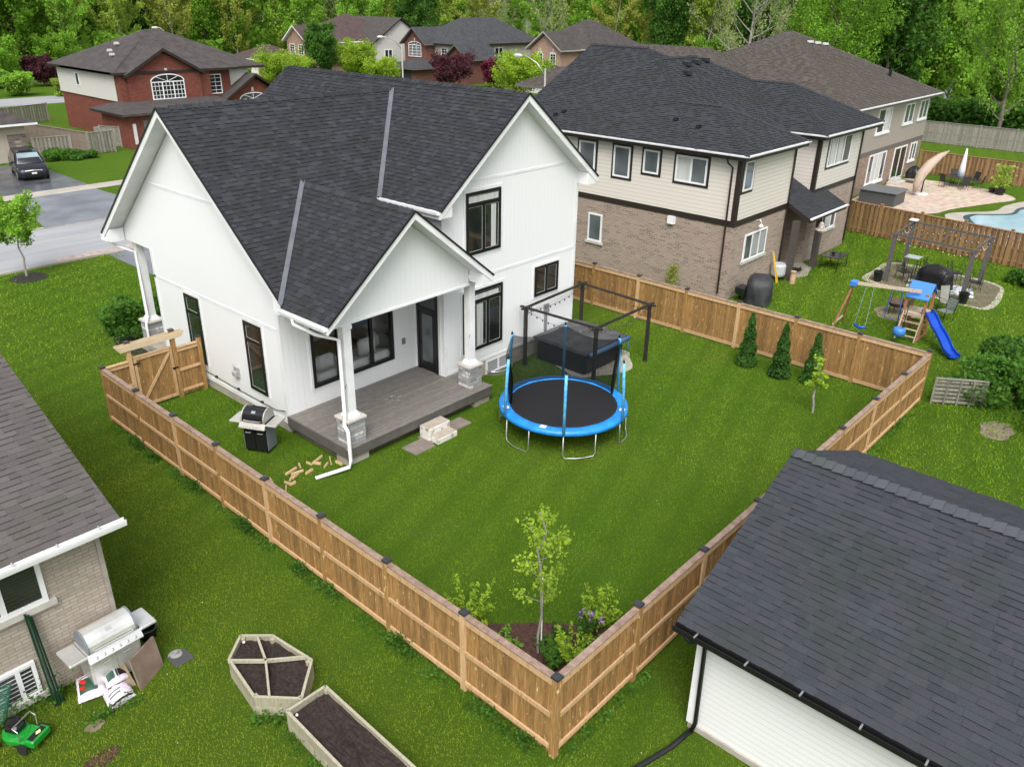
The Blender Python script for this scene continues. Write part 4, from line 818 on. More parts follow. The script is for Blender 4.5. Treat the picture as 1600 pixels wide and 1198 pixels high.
for a, b in ((h_[0][0], r_[0]), (h_[1][0], r_[0] if r_[0][1] < 24 else r_[1]), (h2_[0][0], h2_[0][1])): m_ = MB(); ridgecap(m_, a, b, 5, .16, .28); m_.build('ridge_cap', BR2, rf)
gutter(N3, (46.9,13.9,6.24), (65.1,13.9,6.24), WT, h_=.08, out=(0,-.06,0)); gutter(N3, (46.9,13.9,6.24), (46.9,20,6.24), WT, h_=.08, out=(-.06,0,0))
for (x, y) in ((55.9,21.4),(56.8,21.2),(57.8,21.0)): vent(rf, x, y, 6.2+.47*min(x-46.9,y-13.9,65.1-x)+.02, .4, .16, mat('pale_vent', (.5,.5,.48), .5))
vent(rf, 60.2, 16.6, 6.2+.47*2.7, .22, .5)
for (a0, a1_, z0, z1, n, gl, cu) in ((53.3,55.9,4.1,5.8,2,GL,((.52,.93,.05,.95,CUR),)),(58.8,60.8,4.3,5.75,2,GLL,()),(62.1,64.0,4.35,5.8,2,GLL,()),(53.1,56.5,.55,2.65,4,GLL,((.27,.47,.03,.97,CUR),(.52,.72,.03,.97,CUR))),(61.9,63.3,1.2,2.6,2,GLL,())): window(N3, 'y', 14.5, a0, a1_, z0, z1, WT, n=n, fw_=.1, glass=gl, curtains=cu, sill=WT)
window(N3, 'y', 14.5, 58.3, 61.0, .15, 2.6, WT, n=2, fw_=.1, glass=GL, name='patio_door')
# bungalow on the left
B = empty('bungalow', (-9, 15, 0), 'beige block bungalow with brown-grey shingle roof at the left edge of the picture', 'house')
walls(B, -18, -4.15, 8.15, 22.8, 0, 3.35, B4); 
p_, rr = gable_planes(-19, -3.78, 7.72, 22.7, 3.42, .40, 'x'); r = MB()
for i, P_ in enumerate(p_): shingles(r, P_, expo=.15, seed=200+i, t=.02)
rB_ = r.build('roof', BR, B); m_ = MB()
for P_ in p_: m_.prism(P_, (0,0,-.2))
m_.build('fascia', WT, rB_); m_ = MB(); ridgecap(m_, rr[0], rr[1], 7); m_.build('ridge_cap', BR, rB_)
gutter(rB_, (-19,7.72,3.43), (-3.72,7.72,3.43), WT, .13, .13, out=(0,-.07,0)); m_ = MB(); m_.prism([(-4.15,8.15,3.3),(-4.15,22.7,3.3),(-4.15,15.2,6.3)], (-.02,0,0)); m_.build('gable_wall', LAPC, B)
m_ = MB()
for k in range(14): m_.box(-4.2-k*.75,7.6,3.42,-4.18-k*.75,7.74,3.45)
m_.build('gutter_hanger', CHR, rB_)
window(B, 'y', 8.15, -7.4, -5.2, 2.12, 3.28, WT, n=2, split=(.66,), fw_=.09, glass=GL, sill=STC)
window(B, 'y', 8.15, -7.3, -5.72, .2, .98, WT, n=3, split=(.45,.8), fw_=.07, name='basement_window', sill=STC, curtains=((.47,.78,.06,.94,mat('dark_louvre', (.05,.045,.05), .6)),))
m_ = MB()
for k in range(7): m_.box(-6.5,8.105,.3+k*.095,-5.8,8.118,.312+k*.095)
m_.build('louvre', mat('louvre_pale', (.55,.52,.55), .5), B)
m_ = MB()
for k in range(12): m_.box(-7.3,8.11,2.2+k*.085,-5.3,8.114,2.206+k*.085)
m_.build('window_blind', mat('dark_blind', (.07,.065,.05), .7), B)
m_ = MB(); m_.box(-4.19,8.10,0,-4.1,8.14,3.3); m_.build('corner_trim', CONC, B)
# outbuilding, lower right
O = empty('outbuilding', (6, -6, 0), 'outbuilding with slate blue-grey shingle roof, black gutter and white siding at lower right', 'outbuilding')
walls(O, 2.28, 9.5, -13, -1.5, .12, 2.45, LAPW); m_ = MB(); m_.box(2.24,-13,-.1,9.5,-1.46,.12); m_.build('foundation', FOUND, O)
x0, x1, xm_ = 1.86, 10.1, 5.98; p_, rr = gable_planes(x0, x1, -14, -1.15, 2.62, .42, 'y'); r = MB()
for i, P_ in enumerate(p_): shingles(r, P_, expo=.143, seed=300+i, t=.02, wmin=.12, wmax=.4)
rO = r.build('roof', CS, O); m_ = MB()
for P_ in p_: m_.prism(P_, (0,0,-.16))
m_.build('fascia', BLK, rO); m_ = MB(); ridgecap(m_, rr[0], rr[1], 9, .20, .2, sl=.42, hs=1.5); m_.build('ridge_cap', CSR, rO)
m_ = MB(); m_.prism([(2.3,-1.5,2.4),(9.5,-1.5,2.4),(5.98,-1.5,4.15)], (0,-.05,0)); m_.build('gable_wall', LAPW, O)
gutter(rO, (1.86,-1.15,2.62), (1.86,-14,2.62), BLKM, .12, .12, out=(-.07,0,0)); m_ = MB()
for k in range(12): m_.box(1.72,-1.6-k*.95,2.60,1.9,-1.57-k*.95,2.625)
m_.build('gutter_hanger', ALU, rO)
m_ = MB(); m_.tube([(1.79,-1.35,2.5),(1.85,-1.45,2.35),(2.14,-1.62,2.25),(2.2,-1.63,.25),(2.13,-1.6,.06)], .042, 8); m_.build('downspout', BLKM, O, smooth=True)
m_ = MB(); m_.box(2.22,-1.57,.15,2.36,-1.43,2.42); m_.build('corner_board', WT, O)
m_ = MB(); m_.tube([(2.1,-1.58,.07),(1.6,-1.52,.055),(1.0,-1.36,.055),(.4,-1.2,.055),(-.6,-1.25,.055)], .05, 10); tag(m_.build('drain_pipe', PIPE, smooth=True), 'black corrugated drain pipe on the lawn running from the outbuilding downspout', 'pipe')

# ---------------- houses across the street ----------------
def gwin(root, ax, c, a0, a1, z0, z1, arch=0, n=3, hb=3, mt_=None, key=True):
    f_ = window(root, ax, c, a0, a1, z0, z1, mt_ or WT, n=n, fw_=.09, vbars=n*3-1 if n > 1 else 1, hbars=hb, glass=GL, proud=.04)
    if arch:
        m_ = MB(); k = 12; am = (a0+a1)/2; R_ = (a1-a0)/2; V = [W(ax, c, am+R_*math.cos(math.pi*i/k), z1+arch*math.sin(math.pi*i/k), .05) for i in range(k+1)]
        m_.poly([W(ax, c, am+(R_-.08)*math.cos(math.pi*i/k), z1+(arch-.07)*math.sin(math.pi*i/k), .04) for i in range(k+1)][::-1]); m_.build('arch_pane', GL, f_)
        m_ = MB()
        for i in range(k): m_.beam(V[i], V[i+1], .05, .09, upv=(0,0,1))
        for t_ in (.8, 1.57, 2.34): m_.beam(W(ax, c, am, z1, .05), W(ax, c, am+R_*math.cos(t_), z1+arch*math.sin(t_), .05), .03, .04)
        m_.build('arch_frame', WT, f_)
    if key:
        m_ = MB(); am = (a0+a1)/2; zz = z1+arch+.12; wbox(m_, ax, c, am-.12, am+.12, zz, zz+.4, 0, .06); m_.build('keystone', STC, root)
def gable_wall(root, ax, c, a0, a1, z0, ze, zp_, mt_, d=.02, name='gable_wall'):
    m_ = MB(); am = (a0+a1)/2; m_.poly([W(ax, c, a0, z0, d), W(ax, c, a1, z0, d), W(ax, c, a1, ze, d), W(ax, c, am, zp_, d), W(ax, c, a0, ze, d)]); return m_.build(name, mt_, root)
def gdoor(root, ax, c, a0, a1, z1, mt_, z0=0.02):
    m_ = MB(); wbox(m_, ax, c, a0, a1, z0, z1, .0, .03)
    for k in range(1, 4): wbox(m_, ax, c, a0, a1, z0+(z1-z0)*k/4-.01, z0+(z1-z0)*k/4+.01, .03, .04)
    return m_.build('garage_door', mt_, root)
DK = mat('dark_garage_door', (.035,.04,.055), .5); GD = mat('grey_garage_door', (.16,.155,.135), .6); WG = mat('white_garage_door', (.62,.62,.6), .5)
# red brick house
D1 = empty('red_brick_house', (32, 74, 0), 'red brick house with arched white window above its garage, left of the white house', 'house')
walls(D1, 25.4, 38.6, 71.5, 84, 0, 3.4, BRD); walls(D1, 25.4, 38.6, 71.5, 84, 3.4, 5.9, LAPC, 'siding_wall')
m_ = MB(); m_.box(25.3,70.6,0,34.0,71.5,5.9); m_.box(34.0,71.3,0,36.5,71.5,5.9); m_.build('brick_wall', BRD, D1)
m_ = MB(); m_.poly([(25.27,71.52,3.4),(25.27,84,3.4),(25.27,84,5.9),(25.27,71.52,5.9)]); m_.build('siding_wall', LAPC, D1)
p_, h_, r_ = hip_planes(24.8, 40.3, 70.9, 85, 5.9, .45); roof(D1, p_, FSH, fine=False, fascia=DKB); p_, h_, r_ = hip_planes(24.8, 36.8, 70.3, 82, 5.9, .44); rfD = roof(D1, p_, FSH, fine=False, fascia=DKB)
m_ = MB(); ridgecap(m_, h_[0][0], h_[0][1], 1, .16, .4); m_.build('ridge_cap', FSH, rfD); m_ = MB(); ridgecap(m_, h_[1][0], h_[1][1], 1, .16, .4); m_.build('ridge_cap', FSH, rfD)
p_, rr = gable_planes(25.6, 33.2, 69.9, 76, 5.7, .56, 'y'); roof(D1, p_, FSH, fine=False, fascia=DKB, th=.25); gable_wall(D1, 'y', 70.4, 25.9, 32.9, 3.2, 5.7, 7.5, BRD)
gwin(D1, 'y', 70.38, 28.0, 31.2, 3.45, 5.0, .6); gwin(D1, 'y', 71.28, 34.2, 35.5, 3.5, 5.3, 0, n=1, hb=4, key=False)
walls(D1, 23.6, 33.5, 66.6, 71.5, 0, 2.9, BRD, 'garage_wall'); p_, h_, r_ = hip_planes(23.0, 34.2, 66.0, 76, 2.95, .42); roof(D1, [[(23.0,66,2.95),(23.0,72.4,2.95),(25.3,71.5,3.45),(25.3,70.3,3.45)]], FSH, fine=False, fascia=DKB, name='garage_roof')
m_ = MB(); m_.poly([(23.0,66,2.96),(34.2,66,2.96),(34.2,70.3,3.46),(25.3,70.3,3.46)]); m_.box(23.0,65.98,2.78,34.2,66.1,2.95); m_.build('garage_roof', FSH, D1)
gdoor(D1, 'y', 66.6, 25.0, 28.0, 2.3, GD); gdoor(D1, 'y', 66.6, 28.9, 31.9, 2.3, WG)
m_ = MB(); wbox(m_, 'y', 66.6, 24.0, 24.25, .4, 2.1, 0, .15); m_.build('utility_box', mat('utility_white', (.6,.6,.62), .5), D1)
walls(D1, 34.5, 41.4, 70.5, 76, 0, 3.0, BRD, 'entry_wall'); p_, rr = gable_planes(35.0, 42.0, 69.8, 78, 3.1, .62, 'y'); roof(D1, p_, FSH, fine=False, fascia=DKB, th=.22); gable_wall(D1, 'y', 70.5, 35.3, 41.4, 1, 3.1, 5.0, BRD)
gwin(D1, 'y', 70.46, 36.8, 39.8, 1.2, 2.9, .55); window(D1, 'x', 25.27, 79, 79.8, 4.2, 5.4, WT, fw_=.1)
for (x, y) in ((27.5,76.5),(28.6,77.3),(27.0,75.0)): vent(D1, x, y, 5.9+.5*min(x-24.8,y-70.3)+.05, .4, .2, mat('pale_vent2', (.45,.45,.43), .5))
m_ = MB(); m_.box(24.6,75.5,0,25.3,76.3,.8); m_.build('air_conditioner', mat('ac_grey', (.25,.25,.24), .5), D1)
# garage-front house with brown roof
C1 = empty('brown_roof_house', (76, 118, 0), 'tan brick house with brown roof and detached-looking white-door garage across the side street', 'house')
walls(C1, 69, 76, 117.5, 125.5, 0, 2.8, BPK, 'garage_wall'); p_, h_, r_ = hip_planes(68.3, 78, 116.9, 126.2, 2.8, .42); roof(C1, p_, FSR, fine=False, fascia=WT, th=.16, name='garage_roof'); gdoor(C1, 'x', 69, 118.3, 121.1, 2.2, WG); gdoor(C1, 'x', 69, 122.0, 124.8, 2.2, WG)
walls(C1, 74.5, 84, 112.5, 117.8, 0, 5.5, BPK); p_, rr = gable_planes(73.9, 84.5, 111.9, 118.4, 5.5, .72, 'x'); roof(C1, p_, FSR, fine=False, fascia=WT, th=.18); gable_wall(C1, 'x', 74.5, 112.5, 117.8, 4, 5.5, 7.5, BPK)
gwin(C1, 'x', 74.46, 113.2, 114.6, 3.4, 5.0, 0, n=1, hb=3, key=False); gwin(C1, 'x', 74.46, 115.6, 117.0, 3.4, 5.0, 0, n=1, hb=3, key=False)
walls(C1, 77.5, 92, 108, 122, 0, 5.6, LAPG, 'siding_wall'); p_, h_, r_ = hip_planes(77, 92.5, 107.5, 122.5, 5.6, .52); roof(C1, p_, FSR, fine=False, fascia=WT, th=.18)
p_, rr = gable_planes(73.2, 80, 106.8, 111.9, 2.9, .6, 'x'); roof(C1, p_, FSR, fine=False, fascia=WT, th=.18, name='porch_roof'); walls(C1, 73.8, 80, 107.3, 111.4, 0, 2.9, BPK, 'porch_wall')
# E: pale gabled house
E1 = empty('gabled_house', (88, 110, 0), 'house with pale siding gable end and brick front gable, left of the curved lamp', 'house')
walls(E1, 82.3, 94, 105.4, 119, 0, 5.35, LAPC, 'siding_wall'); p_, rr = gable_planes(81.8, 94.5, 104.9, 119.5, 5.3, .6, 'y'); roof(E1, p_, FSH, fine=False, fascia=DKB, th=.2); gable_wall(E1, 'y', 105.4, 82.3, 94, 5.2, 5.35, 8.8, LAPC)
walls(E1, 80.2, 86, 110.4, 114.8, 0, 5.4, BPK); p_, rr = gable_planes(79.5, 91, 109.9, 115.3, 5.4, .85, 'x'); roof(E1, p_, FSR, fine=False, fascia=DKB, th=.2); gable_wall(E1, 'x', 80.2, 110.4, 114.8, 5, 5.4, 7.3, BPK); gwin(E1, 'x', 80.16, 111.5, 113.7, 3.2, 4.5, .9, n=2, hb=2, key=False)
walls(E1, 76, 82.3, 108.0, 114.0, 0, 2.5, BTN, 'garage_wall'); p_, rr = gable_planes(75.3, 82.3, 107.4, 114.6, 2.5, .62, 'x'); roof(E1, p_, FSR, fine=False, fascia=DKB, th=.2, name='garage_roof'); gable_wall(E1, 'x', 76, 108, 114, 2, 2.5, 4.3, BTN); gdoor(E1, 'x', 76, 108.6, 111.2, 2.0, WG)
window(E1, 'y', 105.4, 84.6, 86.3, 2.9, 4.4, WT, n=2, fw_=.14)
# D3: red brick with two dark garage doors
D3 = empty('dark_door_house', (94, 94, 0), 'maroon brick house with charcoal hip roof and two dark garage doors behind the purple trees', 'house')
walls(D3, 88.5, 107, 91.6, 102, 0, 5.6, LAPG, 'siding_wall'); p_, h_, r_ = hip_planes(87.9, 107.7, 91.0, 103, 5.6, .62); rf = roof(D3, p_, FSK, fine=False, fascia=DKB, th=.2)
walls(D3, 86.6, 90, 97.6, 102.6, 0, 5.5, BMR); p_, rr = gable_planes(85.9, 96, 97.1, 103.1, 5.5, .8, 'x'); roof(D3, p_, FSK, fine=False, fascia=TAUT, th=.2); gable_wall(D3, 'x', 86.6, 97.6, 102.6, 5, 5.5, 7.6, BMR); gwin(D3, 'x', 86.56, 98.6, 101.6, 3.5, 5.3, .45, n=3, hb=3)
walls(D3, 81.5, 88.4, 94.6, 102.2, 0, 2.25, BMR, 'garage_wall'); p_, h_, r_ = hip_planes(80.8, 91, 93.9, 102.9, 2.25, .24); roof(D3, p_, FSK, fine=False, fascia=TAUT, th=.16, name='garage_roof'); gdoor(D3, 'x', 81.5, 95.5, 98.0, 1.75, DK); gdoor(D3, 'x', 81.5, 98.9, 101.4, 1.75, DK)
walls(D3, 87.2, 93, 88.8, 93.5, 0, 3.6, BMR, 'entry_wall'); p_, rr = gable_planes(86.5, 94, 88.2, 93.9, 3.6, .75, 'x'); roof(D3, p_, FSK, fine=False, fascia=TAUT, th=.2); gable_wall(D3, 'x', 87.2, 88.8, 93.5, 3, 3.6, 5.3, BMR); gwin(D3, 'x', 87.16, 89.6, 91.6, 1.6, 3.6, .4, n=2, hb=2, key=False)
window(D3, 'y', 91.6, 96.2, 98.2, 3.2, 5.0, WT, n=2, fw_=.13); window(D3, 'x', 88.5, 94.6, 96.0, 3.3, 5.0, WT, n=1, fw_=.12, vbars=1, hbars=3)
# D4: tan gable
D4 = empty('tan_gable_house', (100, 78, 0), 'tan brick house with brown hip roof and front gable behind the street lamp', 'house')
walls(D4, 97, 110, 72.5, 84, 0, 5.6, BTN); p_, h_, r_ = hip_planes(96.4, 110.6, 72.0, 84.6, 5.6, .62); rf = roof(D4, p_, FSH, fine=False, fascia=CHR, th=.2); m_ = MB(); ridgecap(m_, h_[0][0], h_[0][1], 1, .2, .5); m_.build('ridge_cap', FSH, rf)
walls(D4, 92.2, 98, 74.6, 80.4, 0, 5.5, BTN); p_, rr = gable_planes(91.5, 102, 74.0, 81.0, 5.5, .72, 'x'); roof(D4, p_, FSH, fine=False, fascia=CHR, th=.2); gable_wall(D4, 'x', 92.2, 74.6, 80.4, 5, 5.5, 7.6, BTN)
gwin(D4, 'x', 92.16, 75.4, 76.5, 3.3, 5.0, .15, n=1, hb=3); gwin(D4, 'x', 92.16, 77.9, 79.0, 3.3, 5.0, .15, n=1, hb=3)
walls(D4, 86, 96, 71.5, 80, 0, 2.2, BTN, 'garage_wall'); p_, h_, r_ = hip_planes(85.3, 97, 70.8, 80.6, 2.25, .26); roof(D4, p_, FSH, fine=False, fascia=CHR, th=.16, name='garage_roof'); gdoor(D4, 'x', 86, 72.5, 75.2, 2.1, WG)
# garage at the far left edge with the parked car, and the small building above it
LG = empty('stone_garage_house', (8, 70, 0), 'house at far left edge with stone veneer and pale garage door behind the minivan', 'house')
walls(LG, 0, 15.6, 67.0, 76, 0, 2.9, mat('stucco', (.42,.36,.29), .85)); p_, h_, r_ = hip_planes(-1, 16.4, 66.3, 77, 2.95, .42); roof(LG, p_, FSH, fine=False, fascia=WT, th=.16)
m_ = MB(); wbox(m_, 'y', 67, 14.2, 15.6, 0, 2.1, .0, .06); m_.build('stone_veneer', m_stone('brown_rubble', (.24,.19,.16), (.12,.095,.085), (.40,.34,.30), .35, .18), LG)
gd_ = gdoor(LG, 'y', 67, 9.4, 13.9, 2.3, mat('beige_garage_door', (.42,.37,.32), .6)); m_ = MB()
for k in range(4): wbox(m_, 'y', 67, 11.6+k*.5, 12.0+k*.5, 1.8, 2.05, .03, .045)
m_.build('door_pane', GL, gd_)
walls(LG, 0, 13.5, 69, 80, 2.9, 5.5, LAPC, 'siding_wall'); p_, h_, r_ = hip_planes(-1, 14.2, 68.3, 81, 5.5, .5); roof(LG, p_, FSH, fine=False, fascia=WT, th=.16)
LH = empty('cream_house', (22, 112, 0), 'cream house corner at the far left edge beyond the grey fence', 'house')
walls(LH, 8, 20.5, 88, 100, 0, 5.4, LAPC); p_, h_, r_ = hip_planes(7, 21.2, 87.3, 101, 5.4, .5); roof(LH, p_, FSH, fine=False, fascia=WT)
# sheds in the trees at right
SH = empty('garden_shed', (120, 28, 0), 'small pale garden shed with dark gable roof among the trees beyond the hedge', 'shed')
walls(SH, 118, 122.4, 28.5, 33, 0, 2.4, LAPC); p_, rr = gable_planes(117.6, 122.8, 28.0, 33.6, 2.4, 1.0, 'y'); roof(SH, p_, FSK, fine=False, fascia=WT, th=.2); gable_wall(SH, 'y', 28.5, 118, 122.4, 2.0, 2.4, 4.5, LAPG); m_ = MB(); wbox(m_, 'y', 28.5, 119.8, 121.0, .1, 2.0, 0, .06); m_.build('door_opening', BLK, SH); m_ = MB(); wbox(m_, 'y', 28.5, 118.9, 119.7, .1, 2.1, 0, .1); m_.build('door', WT, SH)
FH = empty('hidden_house', (160, 38, 0), 'pale house almost hidden by the trees at upper right', 'house')
walls(FH, 158, 168, 32, 42, 0, 5.0, LAPC); p_, h_, r_ = hip_planes(157, 169, 31, 43, 5.0, .5); roof(FH, p_, FSH, fine=False, fascia=WT)
for (x0, x1) in ((159.2,160.6),(162,163.4)): window(FH, 'y', 32, x0, x1, 3.0, 4.4, WT, fw_=.12)

# ---------------- other fences ----------------
def board_fence(p0, p1, npan, label, mt_, h=1.75, group=None, alt=True, seed=0, bw_=.14, gap=.0, post=.12, cap=False):
    p0, p1 = Vector((*p0,0)), Vector((*p1,0)); d = (p1-p0)/npan; u = d.normalized(); nn_ = Vector((-u.y, u.x, 0)); rnd = random.Random(seed)
    root = empty('fence', p0, label, 'fence', group)
    for i in range(npan+1):
        q = p0+d*i; a = MB(); a.beam(q-Vector((0,0,.1)), q+Vector((0,0,h+.1)), post, post, upv=u); po = a.build('post', mt_, root)
        if cap: a = MB(); a.beam(q+Vector((0,0,h+.1)), q+Vector((0,0,h+.15)), .16, .16, upv=u); a.build('post_cap', mt_, po)
    for i in range(npan):
        q = p0+d*i; a = MB(); n = int(d.length/(bw_+gap)); w_ = d.length/n
        for k in range(n):
            c_ = q+u*(w_*(k+.5)); off = nn_*(.035 if (k % 2 and alt) else -.035 if alt else 0); a.beam(c_+off+Vector((0,0,.05+rnd.uniform(-.02,.02))), c_+off+Vector((0,0,h+rnd.uniform(-.015,.015))), w_*(1.0 if not gap else bw_/w_), .018, upv=nn_)
        pb = a.build('board_panel', mt_, root); a = MB()
        for z in (.3, .95, h-.12): a.beam(q+Vector((0,0,z)), q+d+Vector((0,0,z)), .04, .085)
        a.beam(q+Vector((0,0,h+.02)), q+d+Vector((0,0,h+.02)), .15, .035); a.build('rail', mt_, pb)
    return root
board_fence((41.6,11.6), (38.6,-12), 10, 'brown shadowbox fence between the pergola lawn and the pool garden', FW2, h=1.8, seed=11, cap=True)
board_fence((64.4,14.3), (64.6,-18), 13, 'brown shadowbox fence behind the pool garden patio', FW2, h=1.75, seed=12)
board_fence((82.1,24), (82.4,-14), 12, 'weathered grey board fence in front of the dark hedge', FWG, h=2.0, seed=13, alt=False)
board_fence((15.9,66.9), (18.6,66.4), 1, 'grey shadowbox fence panel beside the parked minivan', FWG, h=1.7, seed=14)
board_fence((20.0,66.4), (22.2,66.6), 1, 'grey shadowbox fence panel standing before the red brick wall', FWG, h=1.75, seed=15)
board_fence((22.6,70.0), (23.6,68.4), 1, 'short grey fence panel at the corner of the red brick garage', FWG, h=1.7, seed=16, alt=False)
board_fence((20.1,66.5), (17.2,84), 7, 'taupe board fence running back between the two driveways', FWT, h=1.75, seed=17, alt=False)
board_fence((17.2,86), (25.2,88.5), 3, 'dark weathered fence at the end of the red brick house side yard', FWG, h=1.8, seed=18)
# small slatted compost bin fence
cb_ = empty('slatted_panel', (20.7,-.8,0), 'low weathered lattice panel leaning at the end of the cedar fence', 'lattice panel'); m_ = MB()
pa, pb_ = Vector((20.15,-.35,0)), Vector((21.05,-1.75,0)); dd = pb_-pa
for k in range(6): m_.beam(pa+Vector((0,0,.12+k*.15)), pb_+Vector((0,0,.12+k*.15)), .02, .1)
m_.build('slat', FWG, cb_); m_ = MB()
for k in range(5): q = pa+dd*k/4+Vector((-.03,-.02,0)); m_.beam(q, q+Vector((0,0,.98)), .05, .05)
m_.beam(pa+Vector((0,0,.97)), pb_+Vector((0,0,.97)), .1, .03); m_.build('upright', FWG, cb_)
# ---------------- trees and plants ----------------
def leaf_cards(P, size, rng, flat=.0, aspect=1.6):
    n = len(P); d = rng.normal(size=(n,3)); d /= np.linalg.norm(d, axis=1, keepdims=True)
    a = rng.normal(size=(n,3)); a[:,2] *= (1-flat); a -= d*(a*d).sum(1, keepdims=True); a /= np.linalg.norm(a, axis=1, keepdims=True); b = np.cross(d, a)
    s_ = (size*rng.uniform(.6, 1.35, n))[:,None]; 
    V = np.empty((n,4,3)); V[:,0] = P-a*s_*aspect*.5; V[:,1] = P+b*s_*.5-a*s_*.08; V[:,2] = P+a*s_*aspect*.5; V[:,3] = P-b*s_*.5-a*s_*.08
    return V.reshape(-1,3)
def limb(m_, rnd, p, d, L, r, depth, tips, n=5, spread=.7, up_=.15):
    pts = [p]; q = Vector(p); dd = Vector(d).normalized(); k = 4
    for i in range(k): dd = (dd+Vector((rnd.uniform(-.16,.16), rnd.uniform(-.16,.16), rnd.uniform(-.05,.16)+up_*.3))).normalized(); q = q+dd*(L/k); pts.append(q.copy())
    m_.tube(pts, [r*(1-.7*i/k) for i in range(k+1)], n)
    tips += [(pts[2], L*.3), (pts[3], L*.3), (pts[4], L*.34)]
    if depth > 0:
        for j in range(3):
            a = rnd.uniform(0, 6.28); s_ = Vector((math.cos(a), math.sin(a), rnd.uniform(0,.8))); limb(m_, rnd, pts[2+j % 3], (dd+s_*spread).normalized(), L*.62, r*.42, depth-1, tips, 4, spread, up_)
def make_tree(h, cw, seed, leafm, nl, ls, barkm, trunk=.18, clear=.15, limbs=14, depth=1, droop=0, clump=.55, tip=.6, shape='oval'):
    rnd = random.Random(seed); rng = np.random.default_rng(seed); m_ = MB(); tips = []; n = 7
    pts = [Vector((0,0,-.1))]
    for i in range(1, n+1): pts.append(Vector((rnd.uniform(-1,1)*cw*.02*i, rnd.uniform(-1,1)*cw*.02*i, h*.95*i/n)))
    m_.tube(pts, [trunk*(1-.85*i/n)+.01 for i in range(n+1)], 7)
    for i in range(limbs):
        t = clear+(1-clear)*(i+.5)/limbs; k = min(n-1, int(t*n*.95)); p = pts[k].lerp(pts[k+1], t*n*.95-k) if k+1 <= n else pts[n]
        prof = {'oval': math.sin(math.pi*min(1, max(.05, (t-clear)/(1-clear)*.85+.15)))**.6, 'cone': (1-t)*1.15+.08, 'round': math.sin(math.pi*min(.96, max(.1, (t-clear)/(1-clear)*.8+.18)))**.5, 'wide': .6+.5*math.sin(math.pi*t)}[shape]
        a = i*2.4+rnd.uniform(-.4,.4); d = Vector((math.cos(a), math.sin(a), rnd.uniform(.15,.7)*(1-droop)))
        limb(m_, rnd, p, d, cw*.5*prof*rnd.uniform(.75,1.15), trunk*.38*(1-t*.5), depth, tips)
    tips.append((pts[-1], cw*.14))
    C_ = np.array([list(t_[0]) for t_ in tips]); Rr = np.array([t_[1] for t_ in tips])
    idx = rng.integers(0, len(C_), nl); dv = rng.normal(size=(nl,3)); dv /= np.linalg.norm(dv, axis=1, keepdims=True)
    rad = rng.uniform(.25, 1, nl)**.6*Rr[idx]*clump*2; P = C_[idx]+dv*rad[:,None]*np.array([1,1,.75]); P = P[P[:,2] > .15]
    V = leaf_cards(P, ls, rng, .3)
    return m_, V
def tree_proto(name, label, cat, group, *a, **k):
    leafm, barkm = a[3], a[6]; m_, V = make_tree(*a, **k); kz = a[0]/np.percentile(V[:,2], 99.6); kx = a[1]/2/np.percentile(np.hypot(V[:,0], V[:,1]), 98); V = V*np.array([kx,kx,kz]); m_.v = [(p[0]*kx, p[1]*kx, p[2]*kz) for p in m_.v]; root = lroot(name, label, cat, group); m_.build('trunk', barkm, root)
    me = raw_mesh('crown', V, 4, leafm); o = bpy.data.objects.new('crown', me); COL.objects.link(o); o.parent = root; ORG[o.name] = Vector((0,0,0)); return root
GW = 'trees of the wood behind the houses'
kinds = [
 ('broad bright green tree in the wood behind the houses', (15.5, 9.5, 1, L_BR, 17000, .27, BARK), dict(clear=.04, limbs=22, clump=.62, trunk=.22)),
 ('mid green full-crowned tree in the wood behind the houses', (16.5, 9, 2, L_MD, 18000, .27, BARK), dict(clear=.03, limbs=24, clump=.62, trunk=.25)),
 ('yellow green feathery tree in the wood behind the houses', (14.5, 7.5, 3, L_YG, 12000, .26, BARKG), dict(clear=.05, limbs=20, clump=.5, trunk=.18)),
 ('dark green dense tree in the wood behind the houses', (15, 8.5, 4, L_DK, 17000, .27, BARK), dict(clear=.02, limbs=24, clump=.62, trunk=.22)),
 ('pale grey thin-leaved tree with visible bare branches in the wood', (17, 7.5, 5, L_PL, 5000, .22, BARKG), dict(clear=.05, limbs=26, clump=.5, trunk=.2, depth=2)),
 ('tall bright green narrow tree in the wood behind the houses', (17, 6.5, 6, L_BR, 13500, .27, BARKG), dict(clear=.05, limbs=22, clump=.6, trunk=.2)),
 ('russet and yellow spring-leaved tree in the wood behind the houses', (14.5, 7.5, 7, L_RS, 9500, .25, BARKG), dict(clear=.06, limbs=20, clump=.5)),
 ('low bushy green tree at the edge of the wood', (6.5, 7.5, 8, L_BR, 9000, .24, BARK), dict(clear=.02, limbs=12, clump=.7, trunk=.12, shape='round')),
 ('low dark green bushy tree at the edge of the wood', (6, 7, 9, L_MD, 9000, .24, BARK), dict(clear=.02, limbs=12, clump=.7, trunk=.12, shape='round')),
]
protos = [tree_proto('woodland_tree', k[0], 'tree', GW, *k[1], **k[2]) for k in kinds]
first = [True]*len(protos)
def plant_tree(i, x, y, s_=1, rz=None, rnd=random):
    o = protos[i] if first[i] else copy_tree(protos[i]); first[i] = False
    o.location = (x, y, 0); o.rotation_euler[2] = rnd.uniform(0, 6.28) if rz is None else rz; o.scale = (s_*rnd.uniform(.9,1.1), s_*rnd.uniform(.9,1.1), s_*rnd.uniform(.92,1.12)); return o
rt_ = random.Random(77)
def edge_dist(px):   # distance of the front of the wood in the direction of each azimuth
    xs = [-150, 0, 120, 300, 450, 650, 850, 1000, 1150, 1300, 1450, 1750]; ds = [120, 130, 140, 155, 180, 184, 174, 152, 126, 114, 143, 143]
    return float(np.interp(px, xs, ds))
def az(px): return YAW-math.atan((px-800)/F/math.cos(PITCH)*1.0)
